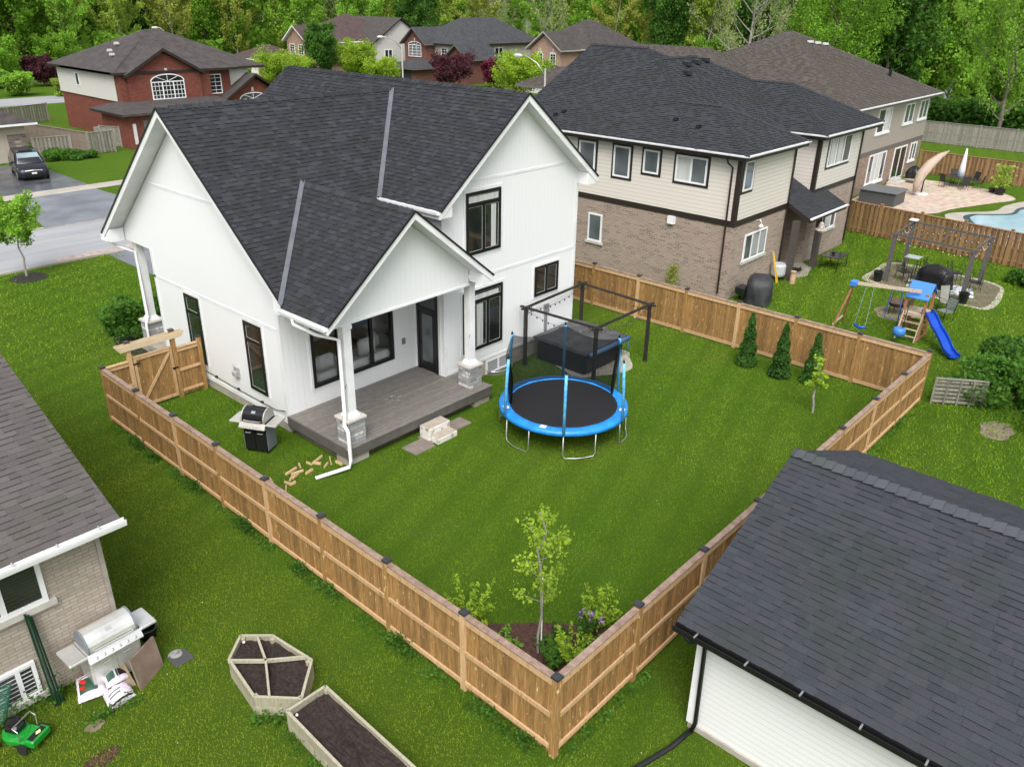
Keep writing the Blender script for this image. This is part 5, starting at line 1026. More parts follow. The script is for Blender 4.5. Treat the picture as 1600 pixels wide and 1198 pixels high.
for row in range(5):
    step = [74, 66, 60, 52, 46][row]; px = -130+rt_.uniform(0, 40)
    while px < 1740:
        dist = edge_dist(px)+row*10+rt_.uniform(-4, 4)+(0 if row else 2); a = az(px); x, y = CAM.x+dist*math.cos(a), CAM.y+dist*math.sin(a)
        if row == 0: i = rt_.choice([7,8,7,8,0,2,6,3])
        elif px < 560: i = rt_.choice([0,5,0,1,2,5,3])
        elif px < 900: i = rt_.choice([4,2,4,5,0,4,1]) if row < 3 else rt_.choice([4,4,5,2,1])
        else: i = rt_.choice([0,5,1,0,1,6,4,2] if px < 1330 else [1,1,3,0,1,5,4])
        plant_tree(i, x, y, rt_.uniform(1.05, 1.35) if row else rt_.uniform(1.0, 1.2), rnd=rt_); px += step*rt_.uniform(.75, 1.25)
# undergrowth that closes the wood off (no one could count it)
rng = np.random.default_rng(5); n_ = 90000; pxs = rng.uniform(-180, 1780, n_); ds = np.interp(pxs, [-150,0,120,300,450,650,850,1000,1150,1300,1450,1750], [120,130,140,155,180,184,174,152,126,114,143,143])+rng.uniform(6, 75, n_)
an = YAW-np.arctan((pxs-800)/F/math.cos(PITCH)); hz = rng.uniform(0, 1, n_)**1.5*np.interp(np.sin(pxs*.03)+np.sin(pxs*.011+ds*.1), [-2,2], [3,7])
P = np.stack([CAM.x+ds*np.cos(an), CAM.y+ds*np.sin(an), hz], 1); me = raw_mesh('undergrowth', leaf_cards(P, .8, rng, .3), 4, L_MD); o = bpy.data.objects.new('undergrowth', me); COL.objects.link(o)
tag(o, 'dense green undergrowth filling the wood between the trunks', 'undergrowth', kind='stuff')
fl = MB(); ring = [(CAM.x+d_*math.cos(az(p_)), CAM.y+d_*math.sin(az(p_)), .02) for p_, d_ in [(p_, edge_dist(p_)+2) for p_ in range(-400, 2000, 100)]]; ring2 = [(CAM.x+500*math.cos(az(p_)), CAM.y+500*math.sin(az(p_)), .02) for p_ in range(-400, 2000, 100)][::-1]
fl.poly(ring+ring2); fl.build('forest_floor', mat('forest_floor', (.06,.10,.025), .95, (.09,.10,.04), scale=.4), kind='structure')
def one_tree(loc, name, label, cat, *a, group=None, rz=0, sc=1, **k):
    o = tree_proto(name, label, cat, group, *a, **k); o.location = (*loc, 0); o.rotation_euler[2] = rz; o.scale = (sc,)*3; return o
# big trees at upper right beside the hedge
one_tree((86.5, 14.0), 'deciduous_tree', 'tall leaning tree with ivy-dark trunk rising behind the grey fence at upper right', 'tree', 17, 11, 31, L_BR, 26000, .19, BARK, clear=.08, limbs=22, clump=.42, depth=2, trunk=.28)
one_tree((99, 6), 'deciduous_tree', 'large soft green tree at the upper right edge of the picture', 'tree', 17, 14, 32, L_MD, 26000, .2, BARK, clear=.12, limbs=22, clump=.45, depth=2, trunk=.3)
one_tree((98, 37), 'deciduous_tree', 'big dark-boughed tree directly behind the taupe house roof', 'tree', 18, 16, 33, L_MD, 34000, .2, BARK, clear=.1, limbs=24, clump=.5, depth=1, trunk=.32)
one_tree((88, 43), 'deciduous_tree', 'tall tree with grey bare limbs above the charcoal roof valley', 'tree', 19, 12, 34, L_PL, 8000, .18, BARKG, clear=.1, limbs=24, clump=.5, depth=2, trunk=.3)
one_tree((112, 36), 'deciduous_tree', 'round bright tree overhanging the small garden shed', 'tree', 12, 9, 35, L_BR, 18000, .22, BARK, clear=.15, limbs=20, clump=.5, trunk=.25)
# hedge
rng = np.random.default_rng(9); n_ = 26000; t = rng.uniform(0,1,n_); P = np.stack([96+rng.normal(0,1.0,n_), 29-t*18, rng.uniform(0,1,n_)**.8*3.4*(1-.25*np.abs(np.sin(t*11)))], 1); P[:,0] += rng.uniform(-1.2,1.2,n_)
hd = raw_mesh('hedge', leaf_cards(P-np.array([96,20,0]), .3, rng, .3), 4, L_DK); o = bpy.data.objects.new('hedge', hd); COL.objects.link(o); o.location = (96,20,0); tag(o, 'long dark green hedge behind the weathered grey fence', 'hedge')
def shrub(loc, name, label, r_, h_, lm, n, ls, cat='shrub', group=None, seed=1, lumps=7, stems=True, ry=None, z0=0):
    rng = np.random.default_rng(seed); ry = ry or r_; C_ = np.stack([rng.normal(0,.42,lumps)*r_, rng.normal(0,.42,lumps)*ry, h_*rng.uniform(.3,.72,lumps)], 1); idx = rng.integers(0, lumps, n)
    dv = rng.normal(size=(n,3)); dv /= np.linalg.norm(dv, axis=1, keepdims=True); P = C_[idx]+dv*(rng.uniform(.5,1,n)[:,None]**.5)*np.array([r_*.52, ry*.52, h_*.4]); P = P[P[:,2] > .02]
    root = empty(name, (*loc, z0), label, cat, group); me = raw_mesh('foliage', leaf_cards(P, ls, rng, .3), 4, lm); o = bpy.data.objects.new('foliage', me); COL.objects.link(o); o.parent = root
    m_ = MB(); rnd = random.Random(seed)
    for k in range(6): a = rnd.uniform(0,6.28); m_.tube([(loc[0],loc[1],z0), (loc[0]+math.cos(a)*r_*.25, loc[1]+math.sin(a)*ry*.25, z0+h_*.3), (loc[0]+math.cos(a)*r_*.5, loc[1]+math.sin(a)*ry*.5, z0+h_*.62)], [.025,.018,.008], 5)
    m_.build('stem', BARK, root); return root
# street trees near the far houses
for (x, y, h_, w_, lm, lb, sd_) in ((61.85,100.2,5.3,8.6,L_LI,'bright lime green round tree left of the white house ridge',41),(74.6,99.6,6.3,7.2,L_LI,'taller bright lime tree in front of the pale gabled house',42),(73.8,93,4.2,6.0,L_LI,'lower lime tree just left of the curved street lamp',43),(69.0,101.2,8.6,5.6,L_DK,'dark green dense tree between the brown-roofed and gabled houses',44),
    (80.2,85.6,5.0,7.0,L_PU,'dark purple-leaved round tree before the maroon brick house',45),(86.7,82.7,4.1,4.2,L_RD,'reddish purple tree next to the lime tree above the white gable',46),(77.2,69.2,5.9,7.2,L_LI,'bright lime round tree beside the tip of the white gable',47),(56.7,102.1,3.3,2.2,L_BR,'slender young tree on the lawn before the white garage doors',48),(48.6,99.5,3.0,2.6,L_BR,'small bright tree right of the red brick house',49),
    (38.4,124.5,4.0,4.6,L_PU,'dark purple round tree beyond the fences at far left',50),(31.3,114.5,3.0,3.8,L_BR,'small green tree near the cream house corner at far left',51),(41,104,4.2,4.5,L_BR,'green tree right behind the red brick house roof',52),(35.5,110.5,2.2,2.6,L_YG,'yellow green bush under the purple tree at far left',53)):
    one_tree((x, y), 'street_tree' if sd_ not in (53,) else 'bush', lb, 'tree' if sd_ != 53 else 'bush', h_, w_, sd_, lm, int(9000+1400*w_), .2, BARK, clear=.12 if h_ > 3 else .03, limbs=24, clump=.85, trunk=.13, shape='round', rz=sd_)
# young maple by the street
o = one_tree((3.95, 35.75), 'young_maple', 'young maple with round crown on black mulch beside the street', 'tree', 3.9, 2.3, 61, L_BR, 5200, .10, BARKG, clear=.42, limbs=14, clump=.6, trunk=.05, shape='round')
MB().lathe([(.85,.01),(.6,.06),(.2,.1),(.05,.1)], 4.0, 35.7, 0, 18).build('mulch_ring', BMULCH, kind='structure')
shrub((4.55,25.9), 'shrub', 'rounded leafy green shrub in the front bed left of the stone pier', .95, 1.25, L_SH, 3600, .10, seed=3); shrub((6.6,25.8), 'shrub', 'leafy green shrub behind the front porch column', .9, 1.1, L_SH, 2400, .10, seed=4); shrub((4.1,24.6), 'shrub', 'low green shrub close to the front stone pier', .55, .6, L_SH, 1300, .08, seed=6)
# cedars along the fence
for (x, y, h_, lb) in ((18.7,5.88,2.0,'first conical cedar of three against the back fence, nearest the white house'),(18.6,4.5,2.0,'middle conical cedar of three against the back fence'),(18.9,3.4,1.85,'conical cedar behind the lime-leaved sapling at the fence')):
    rng = np.random.default_rng(int(y*10)); n = 6500; t = rng.uniform(0,1,n)**1.35; rr_ = (.34*(1-t)**.8+.02)*(1+.15*np.sin(t*23)); a = rng.uniform(0,2*np.pi,n); q = rng.uniform(.55,1.08,n); P = np.stack([rr_*q*np.cos(a), rr_*q*np.sin(a), .06+t*h_], 1)
    root = empty('cedar_shrub', (x,y,0), lb, 'cedar', 'cedars along the back fence'); me = raw_mesh('foliage', leaf_cards(P, .055, rng, 0, 2.2), 4, L_CE); o = bpy.data.objects.new('foliage', me); COL.objects.link(o); o.parent = root; MB().tube([(x,y,0),(x,y,h_*.8)], [.035,.01], 6).build('trunk', BARK, root)
one_tree((16.6,2.33), 'sapling', 'slim sapling with pale lime leaves on the lawn before the third cedar', 'tree', 2.05, .85, 71, L_LI, 700, .06, BARKG, clear=.42, limbs=12, clump=.55, trunk=.018, shape='cone', depth=0)
# cherry sapling in the corner bed
sp = tree_proto('sapling', 'young cherry tree with sparse lime leaves and white stake in the corner mulch bed', 'tree', None, 3.6, 1.35, 72, L_LI, 1150, .052, BARKG, clear=.36, limbs=20, clump=.5, trunk=.022, shape='oval', depth=0); sp.location = (1.76,1.86,0)
m_ = MB(); m_.tube([(.05,-.04,0),(.06,.0,1.95)], .014, 6); m_.build('stake', mat('white_stake', (.75,.75,.73), .5), sp)
# feathery shrubs and lupins
def stems_plant(loc, name, label, n, h_, sp_, lm, ls, seed, cat='shrub', per=46, group=None, flower=None):
    rnd = random.Random(seed); rng = np.random.default_rng(seed); root = empty(name, (*loc,0), label, cat, group); m_ = MB(); P = []; FP = []
    for k in range(n):
        a = rnd.uniform(0,6.28); r0_ = rnd.uniform(0,.15); l_ = h_*rnd.uniform(.6,1.05); q = Vector((loc[0]+r0_*math.cos(a), loc[1]+r0_*math.sin(a), 0)); e = q+Vector((math.cos(a)*sp_*rnd.uniform(.2,1), math.sin(a)*sp_*rnd.uniform(.2,1), l_)); mid = q.lerp(e,.5)+Vector((0,0,.06))
        m_.tube([q, mid, e], [.008,.006,.003], 4)
        for t in np.linspace(.25,1,per):
            c_ = (q*(1-t)**2+mid*2*t*(1-t)+e*t*t); P.append([c_.x-loc[0]+rnd.gauss(0,.028), c_.y-loc[1]+rnd.gauss(0,.028), c_.z+rnd.gauss(0,.02)])
        if flower and k < flower:
            for j in range(40): FP.append([e.x-loc[0]+rnd.gauss(0,.022), e.y-loc[1]+rnd.gauss(0,.022), e.z-rnd.uniform(-.02,.2)])
    me = raw_mesh('foliage', leaf_cards(np.array(P), ls, rng, 0, 2), 4, lm); o = bpy.data.objects.new('foliage', me); COL.objects.link(o); o.parent = root; m_.build('stem', L_SH, root)
    if FP: me = raw_mesh('flowers', leaf_cards(np.array(FP), .035, rng, 0, 1.2), 4, FLO); o = bpy.data.objects.new('flowers', me); COL.objects.link(o); o.parent = root
    return root
GP = 'plants in the corner mulch bed'
stems_plant((1.45,3.55), 'shrub', 'feathery lime shrub by the second post of the long fence', 18, 1.0, .55, L_LI, .045, 81, group=GP); stems_plant((.9,3.0), 'shrub', 'smaller feathery shrub against the inside of the long fence', 14, .8, .4, L_LI, .045, 82, group=GP)
stems_plant((3.15,1.35), 'shrub', 'tall feathery lime shrub behind the lilac lupins', 20, 1.05, .5, L_LI, .045, 83, group=GP); stems_plant((2.65,1.35), 'lupin', 'lilac lupin in flower in the corner bed', 13, .85, .35, L_SH, .05, 84, 'flower', group=GP, flower=8, per=20)
stems_plant((2.0,1.15), 'shrub', 'green ferny shrub nearest the fence corner post', 22, .75, .45, L_LI, .045, 85, group=GP); stems_plant((1.75,1.5), 'shrub', 'dark ferny plant at the foot of the cherry sapling', 18, .45, .4, L_SH, .05, 86, group=GP)
stems_plant((1.15,2.1), 'shrub', 'low weedy tuft in the middle of the mulch bed', 10, .3, .3, L_SH, .04, 87, group=GP); stems_plant((2.3,.7), 'shrub', 'bushy green plant tucked against the back fence in the corner bed', 16, .6, .4, L_SH, .05, 88, group=GP)
stems_plant((9.95,11.85), 'shrub', 'small green plant at the foot of the right deck pier', 12, .42, .25, L_BR, .045, 89)
for k, (x, y, h_, lb) in enumerate(((1.0,1.5,.3,'low green tuft near the long fence in the mulch bed'),(.75,.8,.4,'bushy green tuft in the very corner of the mulch bed'),(1.5,.6,.35,'green tuft along the back fence between the ferny shrubs'),(2.35,1.9,.28,'small tuft right of the cherry sapling stake'),(1.6,2.5,.25,'small tuft at the lawn edge of the mulch bed'),(3.0,.75,.45,'green tuft at the right end of the mulch bed'),(1.2,2.8,.3,'low tuft between the two feathery lime shrubs'))):
    stems_plant((x, y), 'plant', lb, 12, h_, .32, L_SH if k % 2 else L_BR, .04, 150+k, 'plant', per=24, group=GP)
shrub((22.3,-2.2), 'bush', 'large dark green bush at the right edge beyond the lattice panel', 1.4, 1.35, L_SH, 6500, .10, 'bush', seed=21, ry=2.2); shrub((24.5,-2.6), 'bush', 'tall spiky dark bush at the right edge beyond the slide', 1.3, 1.7, L_DK, 6000, .10, 'bush', seed=22); shrub((21.3,-4.3), 'bush', 'broad light green bush at the right edge below the dark ones', 1.4, 1.2, L_SH, 4000, .10, 'bush', seed=23)
shrub((37.4,.6), 'bush', 'low green bush against the brown fence at the right edge', .9, .8, L_SH, 2200, .1, 'bush', seed=24); shrub((17.6,65.6), 'shrub', 'leafy hosta clump against the taupe fence', 1.1, .9, L_SH, 1800, .18, 'shrub', seed=25); shrub((18.9,64.9), 'shrub', 'low hosta clump beside the grey fence panel', .9, .6, L_SH, 1400, .18, 'shrub', seed=26)
shrub((27.0,10.7-1.0), 'shrub', 'red twiggy bush against the taupe brick side wall', .5, .9, mat('russet_twigs', (.22,.08,.04), .8), 500, .06, 'bush', seed=27) if False else None
shrub((23.9,12.6), 'shrub', 'small russet bush by the brick side wall behind the cedar fence', .35, 1.5, L_RS, 700, .06, 'bush', seed=27)
# ---------------- grass blades, weeds ----------------
def pip(X, Y, poly):
    ins = np.zeros(len(X), bool); n = len(poly); j = n-1
    for i in range(n):
        xi, yi = poly[i]; xj, yj = poly[j]; c_ = ((yi > Y) != (yj > Y)) & (X < (xj-xi)*(Y-yi)/(yj-yi+1e-12)+xi); ins ^= c_; j = i
    return ins
rng = np.random.default_rng(4)
def scatter(x0, x1, y0, y1, dens): n = int((x1-x0)*(y1-y0)*dens); return rng.uniform(x0, x1, n), rng.uniform(y0, y1, n)
NOG = [[(3.7,10.7),(9.8,10.7),(9.8,12.3),(16.2,12.3),(16.2,25),(3.7,25)], [(-30,8.1),(-4.1,8.1),(-4.1,40),(-30,40)], [(2.2,-1.45),(10,-1.45),(10,-14),(2.2,-14)], [(.3,.25),(3.4,.3),(3.3,1.3),(2.3,2.6),(1.2,3.6),(.3,3.6)],
       [(13.4,9.5),(16.1,9.5),(16.1,12.1),(13.4,12.1)], [(5.5,9.9),(8.1,9.9),(8.1,10.8),(5.5,10.8)], [(-3.1,4.75),(-2.5,4.1),(-1.85,4.8),(-2.0,5.95),(-2.4,6.4),(-2.95,5.95)], [(-3.9,1),(-2.1,.5),(-2.0,4.0),(-2.9,4.1)], [(24.6,10),(40,10),(40,32),(24.6,32)], [(8,36),(16,36),(16,24),(8,24)], [(-5.3,7.2),(-3.5,7.2),(-3.5,8.2),(-5.3,8.2)]]
Xs, Ys, Hs, Ws = [], [], [], []
for (x0,x1,y0,y1,de,hh,ww) in ((-8,10,-4,15,900,.042,.0075),(10,20,0,13,340,.05,.013),(-8,4,14,24,340,.05,.013),(10,24,-12,0,200,.07,.02),(20,42,-6,12,110,.07,.028),(-12,9,24,37,90,.07,.03)):
    X, Y = scatter(x0,x1,y0,y1,de); keep = np.ones(len(X), bool)
    for p_ in NOG: keep &= ~pip(X, Y, p_)
    X, Y = X[keep], Y[keep]; D_ = np.hypot(X-CAM.x, Y-CAM.y); cl = .5+.5*np.sin(X*1.7+3*np.sin(Y*.9))*np.sin(Y*1.3+2*np.sin(X*1.1))
    Xs.append(X); Ys.append(Y); Hs.append(np.full(len(X), hh)*(.7+.6*cl)*rng.uniform(.6,1.3,len(X))); Ws.append(np.full(len(X), ww))
X, Y, Hh, Ww = map(np.concatenate, (Xs, Ys, Hs, Ws)); n = len(X); a = rng.uniform(0, 2*np.pi, n); ln = rng.uniform(-1, 1, (n,2))*Hh[:,None]*1.1
V = np.empty((n,3,3)); V[:,0] = np.stack([X-np.cos(a)*Ww, Y-np.sin(a)*Ww, np.zeros(n)-.004], 1); V[:,1] = np.stack([X+np.cos(a)*Ww, Y+np.sin(a)*Ww, np.zeros(n)-.004], 1); V[:,2] = np.stack([X+ln[:,0], Y+ln[:,1], Hh], 1)
o = bpy.data.objects.new('grass', raw_mesh('grass', V.reshape(-1,3), 3, BL)); COL.objects.link(o); tag(o, 'mown green grass blades of the lawns round the house', 'grass', kind='stuff')
# weeds along the foot of the fences and walls
P = []
def weedline(p0, p1, n, w_, h_):
    t = rng.uniform(0,1,n); q = np.stack([p0[0]+(p1[0]-p0[0])*t, p0[1]+(p1[1]-p0[1])*t], 1)+rng.normal(0, w_, (n,2)); cl = np.clip(np.sin(t*37)+np.sin(t*91+1), -.6, 2)+.7
    k = rng.uniform(0,1,n) < cl/2.4; P.append(np.column_stack([q[k], rng.uniform(.01,1,k.sum())*h_*cl[k]*.6]))
weedline((-.2,.3), (.1,18.2), 7500, .09, .22); weedline((.2,-.2), (3,-.2), 900, .06, .14); weedline((-5.4,8.0), (-7.2,7.9), 1500, .13, .4); weedline((-5.35,6.85), (-4.5,6.75), 500, .08, .2); weedline((5,-.15), (19,-.15), 2000, .08, .15)
weedline((-3.3,4.6), (-2.5,3.9), 700, .08, .2); weedline((-3.05,3.9), (-3.2,1.5), 600, .06, .18); weedline((20.2,-2.2), (22,-3.6), 1500, .5, .4)
P = np.concatenate(P); o = bpy.data.objects.new('weeds', raw_mesh('weeds', leaf_cards(P, .05, rng, .5), 4, L_SH)); COL.objects.link(o); tag(o, 'low leafy weeds growing along the foot of the fences and walls', 'weeds', kind='stuff')
P = np.column_stack([rng.uniform(-6,20,900), rng.uniform(-3,16,900), rng.uniform(.04,.07,900)])
keep = np.ones(len(P), bool)
for p_ in NOG: keep &= ~pip(P[:,0], P[:,1], p_)
o = bpy.data.objects.new('clover_flowers', raw_mesh('clover_flowers', leaf_cards(P[keep], .022, rng, .8, 1), 4, mat('clover_white', (.5,.52,.42), .8))); COL.objects.link(o); tag(o, 'tiny pale clover flowers dotted over the lawn', 'flowers', kind='stuff')

# ---------------- back yard objects ----------------
def rootat(name, loc, label, cat, group=None): return empty(name, loc, label, cat, group)
# trampoline
TC = Vector((9.95, 7.8, 0)); TR = 2.05; TA = [-141, -81, -21, 39, 99, 159]
T = rootat('trampoline', TC, 'round blue-padded trampoline with black safety net and six blue-sleeved poles on the lawn', 'trampoline')
def ringpt(a, r, z): return (TC.x+r*math.cos(R(a)), TC.y+r*math.sin(R(a)), z)
m_ = MB(); n = 72
V = []; Fc = []
rd = random.Random(2)
for k in range(n):
    a = 360*k/n; w1 = .012*math.sin(k*1.3)+rd.uniform(-.008,.008)
    V += [ringpt(a,1.70,.90), ringpt(a,1.74,.925+w1), ringpt(a,1.97,.93+w1), ringpt(a,2.04,.90), ringpt(a,2.055+w1,.79+w1), ringpt(a,2.03,.78)]
for k in range(n):
    for j in range(5): Fc.append((k*6+j, k*6+j+1, ((k+1)%n)*6+j+1, ((k+1)%n)*6+j))
m_.mesh(V, Fc); m_.build('pad', BLUE, T, smooth=True)
m_ = MB(); V = [ringpt(360*k/48, 1.71, .905) for k in range(48)]; V2 = [ringpt(360*k/48, .9, .875) for k in range(48)]
m_.mesh(V+V2+[(TC.x,TC.y,.865)], [(k,(k+1)%48,48+(k+1)%48,48+k) for k in range(48)]+[(48+k,48+(k+1)%48,96) for k in range(48)]); m_.build('mat', MATB, T, smooth=True)
m_ = MB(); m_.tube([ringpt(360*k/48, 2.0, .84) for k in range(49)], .025, 6, cap=False); m_.build('frame_ring', ALU, T)
for i, a in enumerate((-141+14, -81+14, -21+14, 39+14, 99+14, 159+14)):
    a0, a1 = a-14, a+15; m_ = MB(); m_.tube([ringpt(a0,2.0,.8), ringpt(a0,2.02,.12), ringpt(a0+2,2.03,.03), ringpt((a0+a1)/2-3,2.08,.05), ringpt((a0+a1)/2+3,2.08,.05), ringpt(a1-2,2.03,.03), ringpt(a1,2.02,.12), ringpt(a1,2.0,.8)], .02, 6); m_.build('leg', ALU, T, smooth=True)
for a in TA:
    m_ = MB(); m_.tube([ringpt(a,2.08,.86), ringpt(a,2.03,2.0), ringpt(a,1.98,2.76)], .046, 8); po = m_.build('pole_sleeve', LBLUE, T, smooth=True)
    m_ = MB(); m_.tube([ringpt(a,1.98,2.76), ringpt(a,1.97,2.86)], [.035,.02], 8); m_.tube([ringpt(a,1.97,2.8), ringpt(a,1.9,2.8)], .012, 5); m_.build('pole_cap', BLKM, po)
def net_pt(a, v):   # draped between poles, v 0..1 up
    k = (a-TA[0]) % 60/60; sag = .28*4*k*(1-k)*v; r_ = 1.74+(1.95-1.74)*v-.30*v*4*k*(1-k)*.35; return ringpt(a, r_, .93+(2.76-.93-sag)*v)
m_ = MB(); na, nv = 44, 8; a_s = [-27+ (165)*i/na for i in range(na+1)]; V = [net_pt(a, j/nv) for a in a_s for j in range(nv+1)]
m_.mesh(V, [(i*(nv+1)+j, (i+1)*(nv+1)+j, (i+1)*(nv+1)+j+1, i*(nv+1)+j+1) for i in range(na) for j in range(nv)]); m_.build('safety_net', NET, T, smooth=True)
for a, s_ in ((-27, 1), (138, -1)):
    m_ = MB(); rows = []
    for j in range(9):
        v = j/8; c_ = Vector(net_pt(a, v)); w_ = .12+.12*math.sin(v*3.1); tng = Vector((-math.sin(R(a)), math.cos(R(a)), 0))*s_; inw = Vector((-math.cos(R(a)), -math.sin(R(a)), 0)); rows.append([c_, c_-tng*w_*.3+inw*w_*.7, c_-tng*w_*.7+inw*w_*.2])
    m_.mesh([p for r_ in rows for p in r_], [(j*3+i, j*3+i+1, j*3+4+i, j*3+3+i) for j in range(8) for i in range(2)]); m_.build('net_edge', m_net('gathered_net', a=.85), T, smooth=True)
for a in (-66, 148, 200): m_ = MB(); m_.poly([ringpt(a-3,1.8,.96), ringpt(a+3,1.8,.96), ringpt(a+3,1.98,.96), ringpt(a-3,1.98,.96)]); m_.build('warning_label', mat('label_white', (.7,.68,.66), .5), T)
# hot tub
T = rootat('hot_tub', (14.75,10.8,0), 'square black hot tub with grey vinyl cover under the bronze pergola frame', 'hot tub')
m_ = MB(); m_.bbox(13.55,9.65,0,15.95,12.0,.78,.09); m_.build('cabinet', TUBK, T)
m_ = MB(); m_.bbox(13.5,9.6,.78,16.0,12.05,.86,.04); m_.build('rim', DBLUE, T)
for (y0, y1) in ((9.57,10.84),(10.86,12.08)):
    m_ = MB(); m_.mesh([(x,y,z) for x, y, z in ((13.45,y0,.86),(16.05,y0,.86),(16.05,y1,.86),(13.45,y1,.86),(13.47,y0,.94 if y0 < 10 else .99),(16.03,y0,.94 if y0 < 10 else .99),(16.03,y1,.99 if y0 < 10 else .94),(13.47,y1,.99 if y0 < 10 else .94))], [(0,3,2,1),(4,5,6,7),(0,1,5,4),(1,2,6,5),(2,3,7,6),(3,0,4,7)]); m_.build('cover', VIN, T)
m_ = MB(); m_.tube([(13.6,9.5,.86),(14.7,9.45,.88),(16.05,9.5,.86)], .085, 8); m_.tube([(16.08,9.55,.3),(16.1,9.55,.85)], .035, 6); m_.build('cover_lifter', mat('faded_blue_vinyl', (.08,.19,.38), .5), T, smooth=True)
tag(MB().mesh([(x,y,.02) for x, y in blob(14.95,10.5,1.72,1.55,4)], [tuple(range(len(blob(14.95,10.5,1.72,1.55,4))))]).build('gravel_pad', GRAV), kind='structure')
# pergola frame
T = rootat('pergola', (14.6,10.4,0), 'dark bronze pergola frame with string lights around the hot tub', 'pergola'); Z = 2.28; PP = [(12.85,11.95),(13.02,8.88),(16.28,8.88),(16.15,12.0)]
PP = [(12.83,11.93),(12.98,8.85),(16.3,8.86),(16.5,12.15)]
for x, y in PP:
    m_ = MB(); m_.box(x-.055,y-.055,0,x+.055,y+.055,Z-.06); po = m_.build('post', PERG, T); m_ = MB(); m_.box(x-.09,y-.09,0,x+.09,y+.09,.02); m_.build('base_plate', PERG, po)
m_ = MB()
for i in range(4):
    a, b = Vector((*PP[i], Z)), Vector((*PP[(i+1)%4], Z)); d = (b-a).normalized(); nn_ = d.cross(Vector((0,0,1)))*.03
    for s_ in (-1,1): m_.beam(a-d*.25+nn_*s_, b+d*.25+nn_*s_, .025, .065)
m_.build('beam', PERG, T)
for i in range(4):
    a, b = Vector((*PP[i], Z)), Vector((*PP[(i+1)%4], Z)); d = (b-a).normalized()
    for q, s_ in ((a,1),(b,-1)): m_ = MB(); m_.tube([q+Vector((0,0,-.42)), q+d*s_*.1+Vector((0,0,-.2)), q+d*s_*.38+Vector((0,0,-.04))], .014, 5); m_.build('brace', PERG, T)
m_ = MB(); bl_ = MB()
for i in range(4):
    a, b = Vector((*PP[i], Z)), Vector((*PP[(i+1)%4], Z)); pts = [a.lerp(b, t/12)-Vector((0,0,.08+.26*4*(t/12)*(1-t/12))) for t in range(13)]; m_.tube(pts, .006, 4)
    for t in range(1,12): q = pts[t]; bl_.lathe([(.012,0),(.028,-.03),(.03,-.06),(.004,-.085)], q.x, q.y, q.z, 6)
ss_ = m_.build('string_light_cord', BLKM, T); bl_.build('bulb', mat('bulb_glass', (.08,.07,.06), .2), ss_)
# black gas grill next to the deck (local, front to -x)
def gas_grill(loc, rz, label, body, lid, shelf, door, w_=1.45, cart=.7, split_doors=True):
    T = lroot('gas_grill', label, 'grill'); hw = cart/2
    m_ = MB(); m_.box(-hw,-.25,.08,hw,.25,.78); m_.build('cart', door, T)
    for s_ in (-1,1):
        m_ = MB(); m_.box(s_*.01 if s_ > 0 else -hw+.02,-.275,.1,hw-.02 if s_ > 0 else -.01,-.25,.74); d_ = m_.build('door', BG if door is not SS else door, T); m_ = MB(); m_.tube([(s_*.12,-.28,.62),(s_*.12,-.31,.62),(s_*.26,-.31,.62),(s_*.26,-.28,.62)], .012, 6); m_.build('handle', CHR, d_)
    m_ = MB(); m_.box(hw,-.24,.1,hw+.02,.24,.78); m_.box(-hw-.02,-.24,.1,-hw,.24,.78); m_.build('side_panel', GPAN if body is not SS else SS, T)
    m_ = MB(); m_.bbox(-hw-.03,-.31,.78,hw+.03,.3,.92,.015); m_.build('firebox', body, T)
    m_ = MB(); m_.mesh([(-hw-.05,-.30,.93),(hw+.05,-.30,.93),(hw+.05,-.40,.80),(-hw-.05,-.40,.80)], [(0,1,2,3)]); m_.box(-hw-.05,-.4,.78,hw+.05,-.3,.80); cp_ = m_.build('control_panel', shelf, T)
    for k in range(6): m_ = MB(); x = -hw+.1+(cart-.2)*k/5; m_.tube([(x,-.355,.86),(x,-.39,.835)], .026, 10); m_.build('knob', CHR if body is not SS else ALU, cp_)
    for s_ in (-1,1): m_ = MB(); x0, x1 = sorted((s_*(hw+.05), s_*w_/2)); m_.bbox(x0,-.34,.88,x1,.26,.935,.012); m_.build('side_shelf', shelf, T)
    m_ = MB(); prof = [(-.29,.93),(-.305,1.0),(-.29,1.07),(-.25,1.14),(-.19,1.2),(-.11,1.24),(-.02,1.262),(.07,1.255),(.15,1.22),(.22,1.15),(.26,1.05),(.27,.95)]; L_ = len(prof)
    m_.prism([(-hw+.02,y,z) for y, z in prof], (cart-.04,0,0)); ld = m_.build('lid', lid, T)
    for x in (-hw-.005, hw-.03): m_ = MB(); m_.prism([(x,y*1.04,.93+(z-.93)*1.04) for y, z in prof], (.035,0,0)); m_.build('lid_end', CHR if lid is not SS else GPAN, ld)
    m_ = MB(); m_.tube([(-hw+.1,-.31,1.0),(-hw+.1,-.36,1.0),(hw-.1,-.36,1.0),(hw-.1,-.31,1.0)], .014, 6); m_.build('lid_handle', CHR, ld); m_ = MB(); m_.mesh([(x,y-.004,z+.006) for x, y, z in ((-.06,-.222,1.165),(.06,-.222,1.165),(.06,-.165,1.21),(-.06,-.165,1.21))], [(0,1,2,3)]); m_.build('thermometer', ALU, ld)
    m_ = MB()
    for x in (-hw+.06,hw-.06):
        for y in (-.2,.2): m_.tube([(x-.015,y,.04),(x+.015,y,.04)], .04, 10)
    m_.build('caster', TYRE, T); return put(T, loc, rz)
gb_ = gas_grill((2.58,13.55,0), -62, 'black gas grill with grey side panel on the grass beside the deck corner', BG, BG, CHR, BG); gb_.scale = (1.05,1.05,1.12)
